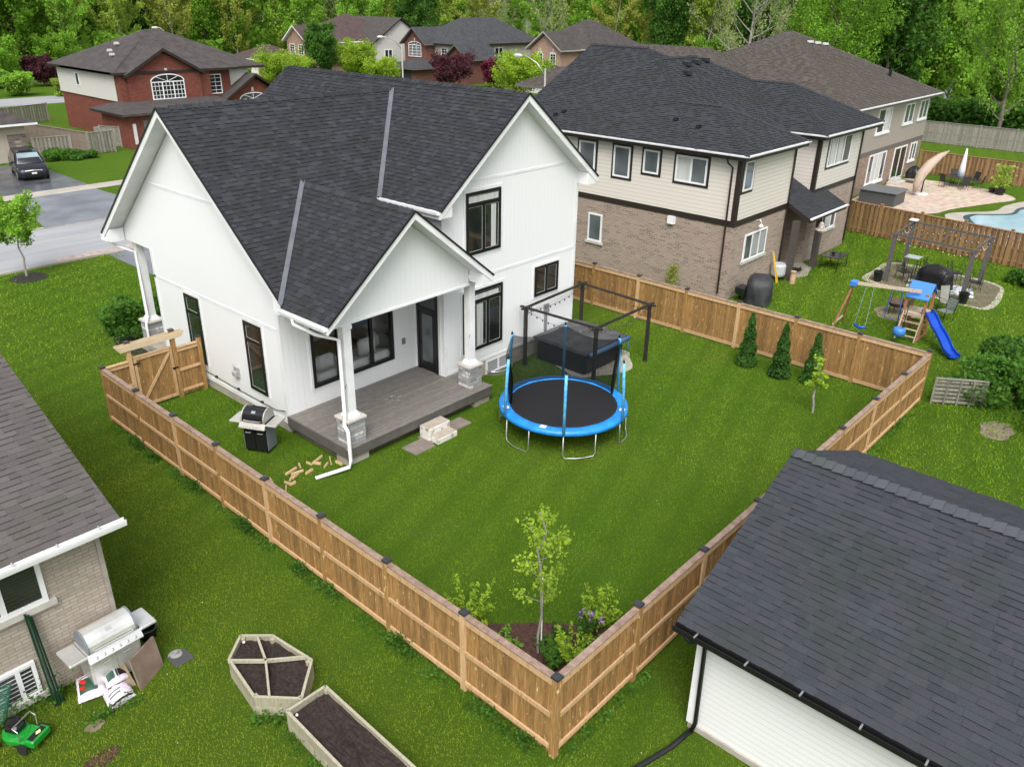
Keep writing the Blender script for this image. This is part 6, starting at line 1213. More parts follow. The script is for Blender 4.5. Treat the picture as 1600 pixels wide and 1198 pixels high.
gs_ = gas_grill((-4.5,7.74,0), 2, 'stainless steel gas grill against the beige bungalow wall', SS, SS, SS, SS, w_=1.72, cart=.96); gs_.scale = (1,1,1.1)
LEAN = mat('wet_brown_board', (.15,.105,.078), .5, (.235,.175,.14), scale=2.5, fine=.15)
m_ = MB(); m_.prism([(-4.36,6.93,0),(-3.72,7.30,0),(-3.72,7.52,.6),(-4.36,7.2,.6)], (-.02,.04,0)); tag(m_.build('leaning_board', LEAN), 'wet brown boards leaning against the front of the stainless steel grill', 'board')
m_ = MB(); m_.prism([(-5.0,7.5,0),(-4.36,7.15,0),(-4.40,7.45,.42),(-4.98,7.75,.42)], (0,.04,0)); tag(m_.build('leaning_board', mat('mossy_board', (.16,.12,.07), .8, (.25,.20,.12), scale=6, fine=.3)), 'mossy brown board leaning behind the soil bags', 'board')
m_ = MB(); m_.bbox(-3.6,7.0,0,-3.2,7.4,.03,.01); tag(m_.build('dark_tile', mat('dark_tile', (.06,.06,.06), .6)), 'small dark tile on the grass under the garden sprinkler', 'tile')
# soil bags
def bag(verts, label, prints):
    cx_ = sum(v[0] for v in verts)/4; cy_ = sum(v[1] for v in verts)/4; z0 = verts[0][2]; T = rootat('soil_bag', (cx_,cy_,z0), label, 'bag', 'bags of soil by the grill'); rd = random.Random(int(cx_*100)); n = 12; V = []
    A, B_, C_, D_ = [Vector(v) for v in verts]
    for j in range(n+1):
        for i in range(n+1):
            u, v = i/n, j/n; p = (A*(1-u)+B_*u)*(1-v)+(D_*(1-u)+C_*u)*v; e = (math.sin(math.pi*u)*math.sin(math.pi*v))**.45; V.append((p.x+rd.uniform(-.012,.012), p.y+rd.uniform(-.012,.012), p.z+.02+.17*e+rd.uniform(-.012,.014)*(e+.2)))
    m_ = MB(); m_.mesh(V, [(j*(n+1)+i, j*(n+1)+i+1, (j+1)*(n+1)+i+1, (j+1)*(n+1)+i) for j in range(n) for i in range(n)]); m_.poly([verts[3],verts[2],verts[1],verts[0]]); o = m_.build('bag_body', PINK, T, smooth=True)
    def at_(u, v, d): i, j = min(n-1,int(u*n)), min(n-1,int(v*n)); q = Vector(V[j*(n+1)+i]).lerp(Vector(V[(j+1)*(n+1)+i+1]), .5); return q+Vector((0,0,d))
    for (u0,u1,v0,v1,mt_,nm) in prints:
        m_ = MB(); k = 5; VV = []
        for j in range(k+1):
            for i in range(k+1): uu, vv = u0+(u1-u0)*i/k, v0+(v1-v0)*j/k; p = (A*(1-uu)+B_*uu)*(1-vv)+(D_*(1-uu)+C_*uu)*vv; e = (math.sin(math.pi*uu)*math.sin(math.pi*vv))**.45; VV.append((p.x,p.y,p.z+.045+.172*e))
        m_.mesh(VV, [(j*(k+1)+i, j*(k+1)+i+1, (j+1)*(k+1)+i+1, (j+1)*(k+1)+i) for j in range(k) for i in range(k)]); m_.build(nm, mt_, o, smooth=True)
    return T, at_
T, at_ = bag([(-5.35,7.45,.05),(-4.83,7.3,.05),(-4.7,7.85,.12),(-5.15,8.02,.12)], 'pink soil bag printed with tomatoes on a green panel', ((.1,.7,.12,.6,BAGD,'printed_panel'),(.08,.9,.70,.73,BLK,'printed_line'),(.05,.95,.94,.98,BLK,'printed_line')))
for u, v in ((.2,.28),(.3,.42),(.2,.5)): m_ = MB(); q = at_(u, v, .03); m_.lathe([(.0,-.01),(.05,-.008),(.045,.012),(.0,.02)], q.x, q.y, q.z, 10); m_.build('tomato_print', RED, children(T)[0])
T, at_ = bag([(-5.0,6.85,.0),(-4.5,6.9,.0),(-4.45,7.35,.05),(-4.95,7.3,.05)], 'pink soil bag with fine dark print lying nearest the lawn', ((.06,.94,.04,.09,BLK,'printed_line'),(.1,.55,.3,.34,BAGD,'printed_line'),(.1,.6,.45,.49,BAGD,'printed_line')))
T, at_ = bag([(-4.85,7.25,.2),(-4.4,7.3,.16),(-4.35,7.7,.14),(-4.75,7.75,.18)], 'crumpled soil bag with green and black print on top of the others', ((.08,.42,.1,.5,BAGD,'printed_panel'),(.6,.92,.1,.4,BLK,'printed_panel'),(.5,.58,.1,.9,BAGD,'printed_line')))
# green lawn mower (local, handle towards -x)
T = lroot('lawn_mower', 'green lawn mower with black engine on the grass below the basement window', 'lawn mower')
m_ = MB(); m_.lathe([(.30,.1),(.31,.2),(.27,.26),(.12,.27)], 0, 0, 0, 18, sy=.85); m_.bbox(-.45,-.24,.12,.0,.24,.24,.03); m_.build('deck', GREEN, T)
m_ = MB(); m_.bbox(-.16,-.15,.27,.16,.15,.44,.04); m_.lathe([(.13,.43),(.14,.46),(.12,.52),(.04,.53)], 0, 0, 0, 14); m_.build('engine', BG, T)
m_ = MB(); m_.bbox(-.62,-.24,.14,-.4,.24,.3,.02); m_.build('grass_flap', GREEN, T); m_ = MB(); m_.box(-.58,-.19,.3,-.44,.19,.305); m_.build('flap_recess', BG, T); m_ = MB(); m_.poly([(-.57,-.05,.307),(-.5,-.11,.307),(-.47,-.02,.307),(-.53,.04,.307)]); m_.build('sticker', mat('sticker_yellow', (.75,.65,.35), .5), T)
for x, r_ in ((.27,.09),(-.38,.12)):
    for y in (-.30,.30): m_ = MB(); m_.tube([(x,y-.025,r_),(x,y+.025,r_)], r_, 14); m_.build('wheel', TYRE, T)
m_ = MB(); m_.tube([(-.3,-.24,.25),(-.32,-.24,.5),(-.2,-.24,.56),(-.2,.24,.56),(-.32,.24,.5),(-.3,.24,.25)], .013, 6); m_.build('handle', ALU, T); put(T, (-6.42,7.45,0), 118); T.scale = (.88,.88,.95)
# dark green posts leaning
m_ = MB()
for k, (dx, w_) in enumerate(((0,.05),(.07,.06),(.13,.03))): m_.beam((-5.66+dx,7.75,0), (-5.66+dx*.7,8.03,2.1-.05*k), w_, .035)
m_.beam((-5.6,7.8,.05), (-5.62,8.03,2.0), .16, .012); tag(m_.build('stacked_posts', DGRN), 'bundle of dark green metal posts leaning against the bungalow window', 'posts')
m_ = MB(); rd = random.Random(3); pts = []
for k in range(150): t = k/150; pts.append((-6.55+.12*math.cos(k*.8)+.25*t, 7.95+.07*math.sin(k*.8), .15+.75*t))
m_.tube(pts, .009, 4); tag(m_.build('garden_hose', HOSE), 'thin green coiled hose hanging before the basement window', 'hose')
m_ = MB(); m_.lathe([(.16,0),(.2,.22),(.21,.25),(.17,.25),(.15,.05)], -3.55, 8.3, 0, 16); tag(m_.build('plant_pot', BLK), 'black plastic pot behind the stainless steel grill at the wall corner', 'pot')
m_ = MB(); m_.beam((-4.02,8.6,0), (-3.95,8.35,.9), .03, .03); m_.beam((-3.9,8.3,.03), (-3.2,8.75,.04), .03, .03); tag(m_.build('garden_stake', mat('orange_wood', (.5,.22,.07), .6)), 'orange wooden stakes lying by the bungalow corner', 'stakes')
m_ = MB(); m_.lathe([(.17,0),(.16,.02),(.05,.05),(.045,.1)], -3.42, 7.35, 0, 14); tag(m_.build('sprinkler', mat('grey_plastic', (.25,.25,.24), .5)), 'small grey garden sprinkler on the grass right of the grill', 'sprinkler')
# raised planters
def planter(name, pts, h, label, dividers=()):
    cx_ = sum(p[0] for p in pts)/len(pts); cy_ = sum(p[1] for p in pts)/len(pts); T = rootat(name, (cx_,cy_,0), label, 'planter', 'raised wooden planters'); n = len(pts); C_ = Vector((cx_,cy_,0))
    for i in range(n):
        a, b = Vector((*pts[i],0)), Vector((*pts[(i+1)%n],0)); d = (b-a).normalized(); m_ = MB()
        for z in (h*.26, h*.76): m_.beam(a+Vector((0,0,z)), b+Vector((0,0,z)), .038, h*.49)
        m_.build('side_board', FWP, T); m_ = MB(); m_.beam(a+Vector((0,0,h+.008)), b+Vector((0,0,h+.008)), .055, .016); m_.build('top_rail', FWP, T)
        m_ = MB(); q = a+(C_-a).normalized()*.07; m_.box(q.x-.04,q.y-.04,0,q.x+.04,q.y+.04,h-.02); m_.build('corner_block', FWP, T)
    m_ = MB(); rd = random.Random(7); c0 = [(p[0]+(cx_-p[0])*.03, p[1]+(cy_-p[1])*.03) for p in pts]; k = 10; V = [(cx_,cy_,h-.09)]; Fc = []; ns = 12*n
    for r_ in range(1, k+1):
        for j in range(ns):
            t = j/12; i = int(t) % n; f_ = t-int(t); px_ = c0[i][0]*(1-f_)+c0[(i+1)%n][0]*f_; py_ = c0[i][1]*(1-f_)+c0[(i+1)%n][1]*f_; V.append((cx_+(px_-cx_)*r_/k, cy_+(py_-cy_)*r_/k, h-.11+rd.uniform(-.02,.025)))
    for j in range(ns): Fc.append((0, 1+j, 1+(j+1)%ns))
    for r_ in range(k-1):
        for j in range(ns): Fc.append((1+r_*ns+j, 1+(r_+1)*ns+j, 1+(r_+1)*ns+(j+1)%ns, 1+r_*ns+(j+1)%ns))
    m_.mesh(V, Fc); m_.build('soil', SOIL, T)
    for a, b in dividers: m_ = MB(); m_.beam((*a,h-.01), (*b,h-.01), .045, .08); m_.build('divider', FWP, T)
    return T
planter('planter', [(-3.14,4.77),(-2.56,4.08),(-1.84,4.76),(-1.98,5.93),(-2.43,6.41),(-2.95,5.98)], .45, 'six-sided wooden planter divided into four beds of soil', (((-2.47,5.42),(-2.20,6.17)),((-2.47,5.42),(-2.95,4.55)),((-2.47,5.42),(-2.98,5.96)),((-2.47,5.42),(-1.84,4.9))))
planter('planter', [(-2.92,4.02),(-2.07,4.0),(-2.15,.9),(-3.05,.95)], .45, 'long rectangular wooden planter of dark soil at the bottom edge')
for i, (x, y, lb) in enumerate(((-2.82,3.86,'white golf-ball-like knob at the top left corner of the long planter'),(-2.7,4.3,'white round knob in the near bed of the six-sided planter'),(-2.28,1.35,'white round knob at the lower right of the long planter'),(-2.46,6.25,'white round knob at the upper left of the six-sided planter'))):
    m_ = MB(); m_.lathe([(.01,0),(.028,.012),(.03,.03),(.02,.052),(.004,.058)], x, y, .37, 10); tag(m_.build('white_ball', mat('ball_white%d' % i, (.7,.7,.68), .5), smooth=True), lb, 'ball', 'white balls in the planters')
# split firewood
rd = random.Random(12); WDM = m_wood('split_firewood', (.36,.24,.12), (.56,.41,.23), (.20,.11,.06), isl=.35)
spots = [(3.35,11.75,20,.5),(3.55,11.45,60,.45),(3.0,11.75,95,.3),(3.15,11.6,120,.3),(2.75,11.85,70,.25),(2.42,11.75,10,.5),(2.5,11.55,-8,.45),(2.35,11.45,25,.4),(2.75,11.35,15,.35),(2.15,11.4,40,.3),(1.72,11.75,75,.3),(1.75,11.05,55,.42),(2.05,11.15,10,.25),(1.95,11.3,100,.3),(3.62,11.15,100,.3),(3.3,11.3,30,.3),(1.6,11.35,85,.4)]
wn_ = ['nearest the deck footing','against the deck footing side','beside the topmost pair','just below the topmost pair','alone above the middle of the scatter','longest in the middle of the scatter','in the middle, under the longest piece','lowest of the middle three','pointing toward the downspout end','left of the middle three','upright-looking splinter at the far left','big pale piece nearest the fence post','reddish stub beside the big pale piece','short piece above the reddish stub','stub lying on the downspout','right of the middle group near the downspout','leaning piece closest to the fence']
for (x, y, a, l_), t_ in zip(spots, wn_):
    m_ = MB(); d = Vector((math.cos(R(a)), math.sin(R(a)), rd.uniform(-.05,.1))); c_ = Vector((x,y,.06)); w_ = rd.uniform(.035,.065); s_ = d.cross(Vector((0,0,1))).normalized(); u_ = Vector((0,0,1)); a0 = c_-d*l_/2
    P_ = [a0-s_*w_*.5-u_*.05, a0+s_*w_*.55-u_*.04, a0+s_*w_*.3+u_*w_*.4, a0-s_*w_*.25+u_*w_*.5]; m_.prism(P_, d*l_*.85); tag(m_.build('firewood_piece', WDM), 'split firewood piece '+t_, 'firewood', 'split firewood scattered by the deck corner')
# ---------------- neighbour's garden ----------------
def covered(loc, rx, ry, h, label, mt_, rz=0, lumps=5, name='covered_grill', flat=.7):
    T = lroot(name, label, 'covered grill'); rd = random.Random(int(h*100)+lumps); n, k = 40, 9; V = []; Fc = []
    for j in range(k+1):
        t = j/k
        for i in range(n):
            a = 2*math.pi*i/n; ca, sa = math.cos(a), math.sin(a); e = 5 if t > .3 else 3; rr_ = (abs(ca)**e+abs(sa)**e)**(-1/e); f_ = 1+.07*math.sin(a*lumps+t*3)*(1-t)+.03*math.sin(a*11+t*5)*(1-t); top_ = 1 if t < flat else math.sqrt(max(0, 1-((t-flat)/(1-flat))**2))*.75+.25*(1-(t-flat)/(1-flat)); V.append((rx*ca*rr_*f_*(1-.12*t)*top_, ry*sa*rr_*f_*(1-.12*t)*top_, .03+h*t))
    for j in range(k):
        for i in range(n): Fc.append((j*n+i, j*n+(i+1)%n, (j+1)*n+(i+1)%n, (j+1)*n+i))
    Fc.append(tuple(range(k*n, k*n+n))); m_ = MB(); m_.mesh(V, Fc); m_.build('cover', mt_, T, smooth=True); return put(T, loc, rz)
covered((25.75,8.95,0), .8, .6, 1.3, 'grill under a slack dark grey cover against the taupe brick wall', CVR, 25, lumps=4)
m_ = MB(); m_.bbox(24.95,9.3,.35,25.55,9.8,.72,.06); m_.box(25.0,9.35,0,25.06,9.41,.35); m_.box(25.44,9.35,0,25.5,9.41,.35); m_.box(25.44,9.7,0,25.5,9.76,.35); tag(m_.build('portable_grill', BG), 'low black portable grill at the brick corner next to the covered grill', 'grill')
m_ = MB(); m_.lathe([(.13,0),(.14,.25),(.11,.5),(.15,.62)], 29.35, 8.95, 0, 10); tag(m_.build('paper_bag', mat('kraft_paper', (.5,.34,.22), .9, (.42,.27,.17), bump=.5, bscale=9)), 'crumpled tan paper bag at the foot of the porch post', 'bag')
m_ = MB(); m_.beam((28.8,9.5,0), (28.95,9.98,1.5), .05, .03); m_.beam((28.95,9.5,0), (29.05,9.98,1.4), .04, .03); tag(m_.build('yellow_ladder', mat('yellow_paint', (.6,.38,.03), .5)), 'pair of yellow poles leaning by the hose reel', 'poles')
m_ = MB(); m_.lathe([(.32,0),(.36,.1),(.36,.5),(.3,.6)], 29.35, 9.75, .25, 16); tag(m_.build('hose_reel', mat('pale_grey_plastic', (.42,.44,.45), .5)), 'pale grey round container on the brick wall beside the porch', 'container')
T = rootat('side_table', (33.4,8.55,0), 'black rectangular glass-top patio table beside the porch', 'table')
m_ = MB(); m_.box(32.75,8.1,.66,34.1,9.05,.69); m_.build('table_top', mat('dark_glass_top', (.03,.03,.03), .15), T)
for x in (32.8,34.05):
    for y in (8.15,9.0): m_ = MB(); m_.tube([(x,y,0),(x,y,.66)], .02, 6); m_.build('leg', BLKM, T)
m_ = MB(); m_.tube([(32.8,8.15,.2),(34.05,9.0,.2)], .015, 5); m_.tube([(32.8,9.0,.2),(34.05,8.15,.2)], .015, 5); m_.build('stretcher', BLKM, T); m_ = MB(); m_.lathe([(.06,0),(.13,.1),(.12,.1)], 33.5, 8.7, .69, 10); tag(m_.build('bowl', BLK), 'small black bowl on the side table', 'bowl')
m_ = MB(); m_.tube([(30.4,9.3,.03),(30.4,9.3,.4),(31.0,9.3,.4),(31.0,9.3,.03)], .018, 5); m_.box(31.05,9.5,.035,31.9,10.1,.05); tag(m_.build('boot_rack', BLK), 'small black boot rack and mat on the porch slab', 'rack')
m_ = MB(); m_.tube([(31.3,8.75,3.0),(31.3,8.75,2.8)], .01, 5); m_.lathe([(.03,.55),(.1,.5),(.16,.3),(.14,.1),(.05,0)], 31.3, 8.75, 2.2, 12); m_.lathe([(.3,0),(.28,.06),(.05,.1)], 31.3, 8.75, 2.35, 12); tag(m_.build('wind_chime', mat('dried_flower_basket', (.33,.29,.24), .9, (.5,.46,.40), scale=9, bump=.8, bscale=20, bdist=.05)), 'pale hanging basket under the small back porch roof', 'hanging basket')
# swing set
T = rootat('swing_set', (25.5,3.0,0), 'wooden swing set with blue slide, blue roof and swings behind the back fence', 'swing set')
A0 = Vector((24.9,4.5,2.12)); A1 = Vector((25.9,2.2,2.05))
m_ = MB(); m_.beam(A0, A1, .06, .13); m_.build('top_beam', PLAYL, T); m_ = MB(); m_.bbox(24.72,4.4,2.0,25.08,4.67,2.21,.02); m_.build('corner_bracket', RFB, T)
for e in ((24.5,5.0,0),(26.0,5.1,0)): m_ = MB(); m_.beam(A0+Vector((0,.05,0)), e, .07, .07); m_.build('leg', PLAY, T)
m_ = MB(); m_.beam((24.5,4.95,.3), (25.9,5.05,.3), .05, .07); m_.build('brace', PLAYL, T)
for y in (3.95,):
    m_ = MB()
    for d in (-.22,.22): m_.tube([(25.1,y+d*.7,2.05),(24.8,y+d,.42)], .009, 4)
    sw = m_.build('swing_rope', mat('pale_blue_rope', (.2,.35,.4), .6), T); m_ = MB(); m_.tube([(24.8,y-.25,.42),(24.78,y,.34),(24.8,y+.25,.42)], [.05,.07,.05], 8); m_.build('swing_seat', SLB, sw, smooth=True)
m_ = MB(); y = 3.0; m_.tube([(25.5,y-.2,2.0),(25.5,y-.28,.8),(25.5,y+.28,.8),(25.5,y+.2,2.0),(25.5,y-.2,2.0)], .025, 6); gl_ = m_.build('glider_frame', mat('glider_blue', (.03,.09,.26), .4), T)
m_ = MB(); m_.tube([(25.0,2.55,1.9),(24.95,2.6,.62)], .015, 5); m_.tube([(25.0,2.3,1.9),(25.0,2.35,.62)], .015, 5); m_.build('bucket_swing_rope', BLK, T); m_ = MB(); m_.lathe([(.1,0),(.22,.08),(.25,.22),(.23,.36),(.19,.38)], 25.0, 2.45, .3, 16); m_.build('bucket_swing', RFB, T, smooth=True)
px = [(26.0,2.7),(26.0,1.95),(26.9,1.95),(26.9,2.7)]
for x, y in px: m_ = MB(); m_.beam((x,y,0), (x,y,1.95), .1, .1); m_.build('tower_post', PLAY, T)
m_ = MB(); m_.box(25.95,1.9,1.02,26.95,2.75,1.08); m_.build('platform', PLAYL, T)
m_ = MB(); m_.beam((25.5,2.7,0), (26.0,2.7,1.1), .045, .1); m_.beam((25.5,1.95,0), (26.0,1.95,1.1), .045, .1)
for k in range(4): m_.beam((25.58+.12*k,2.7,.2+.26*k), (25.58+.12*k,1.95,.2+.26*k), .09, .03)
m_.build('ladder', PLAYL, T)
m_ = MB(); m_.prism([(25.85,2.75,1.72),(25.85,1.85,1.72),(26.42,1.85,2.27),(26.42,2.75,2.27)], (0,0,.04)); m_.prism([(26.42,2.75,2.27),(26.42,1.85,2.27),(27.0,1.85,1.72),(27.0,2.75,1.72)], (0,0,.04)); m_.build('tower_roof', RFB, T); m_ = MB()
for z in (.25,.5,.75): m_.beam((26.9,1.95,z), (26.9,2.7,z), .03, .1)
m_.beam((25.5,1.92,.06), (26.9,1.92,.06), .04, .1); m_.beam((26.0,1.93,.9),(26.9,1.93,.9),.04,.14); m_.build('tower_slats', PLAY, T)
m_ = MB(); sl = []; c0 = Vector((25.1,1.05,1.2)); dirv = Vector((.0,-1,0))
path = [(25.1,1.1,1.22),(25.1,.85,1.2),(25.08,.6,1.02),(25.05,.3,.78),(25.02,-.05,.6),(24.98,-.4,.4),(24.95,-.75,.2),(24.93,-1.05,.14),(24.92,-1.25,.13)]
path = [(26.35,1.95,1.12),(26.2,1.78,1.12),(26.0,1.56,.98),(25.78,1.32,.76),(25.55,1.06,.62),(25.3,.8,.44),(25.08,.56,.22),(24.88,.34,.13),(24.72,.18,.13)]
prof = [(-.27,.0),(-.27,.16),(-.23,.16),(-.21,.03),(0,.0),(.21,.03),(.23,.16),(.27,.16),(.27,.0),(0,-.05)]; V = []
for p in path:
    for u, v in prof: V.append((p[0]+u*.6, p[1]-u*.54, p[2]+v*.9))
L_ = len(prof); m_.mesh(V, [(i*L_+j, i*L_+(j+1)%L_, (i+1)*L_+(j+1)%L_, (i+1)*L_+j) for i in range(len(path)-1) for j in range(L_)]+[tuple(range(L_)), tuple(range((len(path)-1)*L_, len(path)*L_))]); m_.build('slide', SLB, T, smooth=False)
# fire pit
T = rootat('fire_pit', (28.6,3.7,0), 'rusty mesh fire pit bowl on a bare earth circle behind the swings', 'fire pit'); m_ = MB(); m_.lathe([(.12,.3),(.34,.38),(.46,.55),(.5,.58),(.44,.56),(.3,.42)], 28.6, 3.7, 0, 20); m_.build('bowl', RUST, T)
for a in (30,150,270): m_ = MB(); m_.tube([(28.6+.45*math.cos(R(a)),3.7+.45*math.sin(R(a)),0),(28.6+.4*math.cos(R(a)),3.7+.4*math.sin(R(a)),.5)], .018, 5); m_.build('leg', BLKM, T)
m_ = MB(); m_.tube([(28.1,3.9,.55),(28.15,3.85,1.1),(28.2,3.8,1.2)], .012, 5); m_.build('poker', BLKM, T)
# chairs
def iron_chair(label, loc, rz, group=None, seat=BLKM, sling=None, tall=.95):
    T = lroot('patio_chair', label, 'chair', group); m_ = MB(); m_.box(-.24,-.24,.42,.24,.24,.45); m_.build('seat', sling or seat, T)
    m_ = MB(); m_.tube([(-.24,.24,.45),(-.26,.36,tall),(.26,.36,tall),(.24,.24,.45)], .016, 5)
    if not sling:
        m_.tube([(-.14,.26,.5),(-.14,.35,tall)], .01, 4); m_.tube([(.14,.26,.5),(.14,.35,tall)], .01, 4); m_.tube([(.11*math.cos(k*.7),.31,.72+.11*math.sin(k*.7)) for k in range(10)], .01, 4)
    bk = m_.build('backrest', BLKM, T)
    if sling: m_ = MB(); m_.mesh([(-.23,.25,.46),(.23,.25,.46),(.24,.37,tall),(-.24,.37,tall)], [(0,1,2,3)]); m_.build('back_sling', sling, bk)
    for x, y in ((-.24,-.24),(.24,-.24),(-.24,.26),(.24,.26)): m_ = MB(); m_.tube([(x,y,.43),(x*1.06,y*1.08,0)], .014, 5); m_.build('leg', BLKM, T)
    for x in (-.27,.27): m_ = MB(); m_.tube([(x,-.22,.43),(x,-.24,.62),(x,.0,.66),(x,.28,.62)], .013, 5); m_.build('armrest', BLKM, T)
    return put(T, loc, rz)
SLG = mat('grey_sling', (.20,.20,.18), .8, (.28,.275,.25), scale=5); STR = m_lap('striped_sling', (.16,.19,.17), .12, .6)
iron_chair('grey sling lawn chair beside the playset roof', (30.4,2.15,0), -35, 'lawn chairs by the playset', sling=SLG, tall=1.15); iron_chair('striped lawn chair nearest the blue slide', (29.2,1.9,0), -120, 'lawn chairs by the playset', sling=STR, tall=1.0)
gp = 'black iron chairs under the grey pergola'
iron_chair('black iron swivel chair at the left pergola post', (33.9,5.2,0), 60, gp); iron_chair('black iron chair with ring back behind the grill, left one', (35.2,4.35,0), 0, gp); iron_chair('black iron chair with ring back behind the grill, right one', (35.5,3.3,0), -10, gp)
iron_chair('black iron chair in front of the covered grill', (33.15,3.55,0), 170, gp); iron_chair('black iron bar chair left of the covered grill', (33.35,4.5,0), 120, gp, tall=1.1); iron_chair('black reclining chair at the right pergola posts', (34.6,2.1,0), -70, gp)
T = rootat('bistro_table', (35.3,5.3,0), 'small glass bistro table by the left rear pergola post', 'table'); m_ = MB(); m_.box(34.95,4.95,.86,35.65,5.65,.88); m_.build('table_top', mat('pale_glass_top', (.32,.36,.35), .1), T)
for x in (35.0,35.6):
    for y in (5.0,5.6): m_ = MB(); m_.tube([(x,y,0),(x,y,.86)], .015, 5); m_.build('leg', BLKM, T)
covered((33.85,3.75,.0), .85, .45, 1.12, 'large grill under a glossy black cover beneath the grey pergola', CVK, 80, lumps=6, flat=.62)
tag(MB().prism([(32.9,4.7,.02),(34.2,5.0,.02),(34.9,2.2,.02),(33.3,1.75,.02)], (0,0,.012)).build('outdoor_rug', mat('rug', (.55,.57,.62), .9, (.16,.17,.19), scale=2.2, lo=.5, hi=.56)), 'pale grey and white patterned rug under the covered grill', 'rug')
T = rootat('pergola', (34.5,4.2,0), 'grey-brown pergola with open roof bars over the neighbour patio set', 'pergola'); PQ = [(33.0,5.85),(36.25,5.95),(35.9,2.15),(32.55,2.05)]
PQ = [(33.05,5.75),(36.3,5.95),(35.75,2.15),(32.6,2.1)]
for x, y in PQ: m_ = MB(); m_.box(x-.09,y-.09,0,x+.09,y+.09,2.32); m_.build('post', PERG2, T)
m_ = MB()
for i in range(4): a, b = Vector((*PQ[i],2.38)), Vector((*PQ[(i+1)%4],2.38)); d = (b-a).normalized(); m_.beam(a-d*.2, b+d*.2, .05, .1)
m_.build('beam', PERG2, T)
for k in range(1,7): t = k/7; a = Vector((*PQ[0],2.45)).lerp(Vector((*PQ[3],2.45)), t); b = Vector((*PQ[1],2.45)).lerp(Vector((*PQ[2],2.45)), t); m_ = MB(); m_.beam(a, b, .03, .03); m_.build('roof_bar', PERG2, T)
m_ = MB(); m_.bbox(36.1,5.75,2.44,36.5,6.15,2.52,.02); m_.build('folded_canopy', mat('canopy_white', (.6,.6,.6), .7), T)
m_ = MB(); bl_ = MB()
for i in range(4):
    a, b = Vector((*PQ[i],2.3)), Vector((*PQ[(i+1)%4],2.3)); pts = [a.lerp(b, t/14)-Vector((0,0,.3*abs(math.sin(t/14*6.28)))) for t in range(15)]; m_.tube(pts, .005, 3)
    for t in range(1,14): q = pts[t]; bl_.lathe([(.01,0),(.03,-.03),(.005,-.07)], q.x, q.y, q.z, 5)
ss_ = m_.build('string_light_cord', BLKM, T); bl_.build('bulb', mat('bulb_white', (.6,.55,.45), .3), ss_)
for (x, y, lb) in ((32.75,6.05,'black planter pot at the left front pergola post'),(32.2,1.95,'black planter pot at the right front pergola post')): m_ = MB(); m_.lathe([(.17,0),(.23,.5),(.24,.52),(.2,.52),(.17,.3)], x, y, 0, 18); tag(m_.build('planter_pot', BLK), lb, 'pot', 'black pots at the pergola')
# ---------------- pool garden ----------------
T = rootat('hot_tub', (51.1,12.4,0), 'dark grey covered hot tub on the flagstone patio beside the fence', 'hot tub'); m_ = MB(); m_.bbox(49.9,11.2,0,52.0,13.6,.85,.05); m_.build('cabinet', mat('tub_grey', (.06,.062,.065), .5), T); m_ = MB(); m_.bbox(49.8,11.1,.86,52.1,13.7,.97,.03); m_.build('cover', mat('tub_cover_grey', (.12,.13,.135), .45), T)
T = rootat('cantilever_umbrella', (55.5,11.2,0), 'folded beige cantilever umbrella leaning over the flagstone patio', 'umbrella'); m_ = MB(); m_.lathe([(.5,0),(.52,.12),(.4,.18),(.1,.2)], 55.5, 11.2, 0, 18); m_.build('base', mat('umbrella_base', (.55,.54,.52), .6), T); m_ = MB(); m_.tube([(55.5,11.2,.2),(55.55,11.2,1.2)], .05, 8); m_.build('pole', BLKM, T)
pts = [Vector((54.7,11.45,.3)), Vector((54.75,11.4,.9)), Vector((55.0,11.3,1.55)), Vector((55.6,11.05,2.2)), Vector((56.4,10.75,2.7)), Vector((57.3,10.45,3.0))]; m_ = MB(); m_.tube(pts, [.12,.27,.36,.34,.22,.05], 12); m_.build('canopy', FABB, T, smooth=True)
T = rootat('patio_umbrella', (61.0,10.2,0), 'closed white umbrella standing up through the dark dining table', 'umbrella'); m_ = MB(); m_.tube([(61.0,10.2,.75),(61.0,10.2,1.4),(61.0,10.2,2.2),(61.0,10.2,2.8)], [.27,.21,.13,.05], 12); m_.build('canopy', FABW, T, smooth=True); m_ = MB(); m_.tube([(61.0,10.2,0),(61.0,10.2,2.85)], .025, 6); m_.build('pole', ALU, T)
T = rootat('dining_table', (60.95,10.2,0), 'dark dining table with glass top around the closed white umbrella', 'table'); m_ = MB(); m_.lathe([(.95,.7),(.97,.72),(.95,.74)], 60.95, 10.2, 0, 22); m_.build('table_top', mat('dark_table_glass', (.03,.03,.03), .15), T)
for a in (45,135,225,315): m_ = MB(); m_.tube([(60.95+.7*math.cos(R(a)),10.2+.7*math.sin(R(a)),0),(60.95+.6*math.cos(R(a)),10.2+.6*math.sin(R(a)),.7)], .025, 5); m_.build('leg', BLKM, T)
DKS = mat('dark_sling', (.025,.025,.028), .6)
for a, t_ in ((150,'left of'),(30,'behind'),(330,'right of'),(270,'in front at the right of'),(210,'in front at the left of')): iron_chair('dark sling dining chair %s the umbrella table' % t_, (60.95+1.35*math.cos(R(a)),10.2+1.35*math.sin(R(a)),0), a-90, 'dark chairs round the umbrella table', sling=DKS, tall=1.0)
covered((59.7,13.2,.35), .55, .5, .95, 'kettle grill under a black cover at the taupe house corner', CVK, 0, lumps=3, flat=.4); m_ = MB(); m_.bbox(57.6,13.5,0,59.2,14.4,.2,.02); m_.bbox(57.9,13.85,.2,59.2,14.4,.4,.02); tag(m_.build('stone_steps', STC), 'rounded stone steps below the patio door of the taupe house', 'steps')
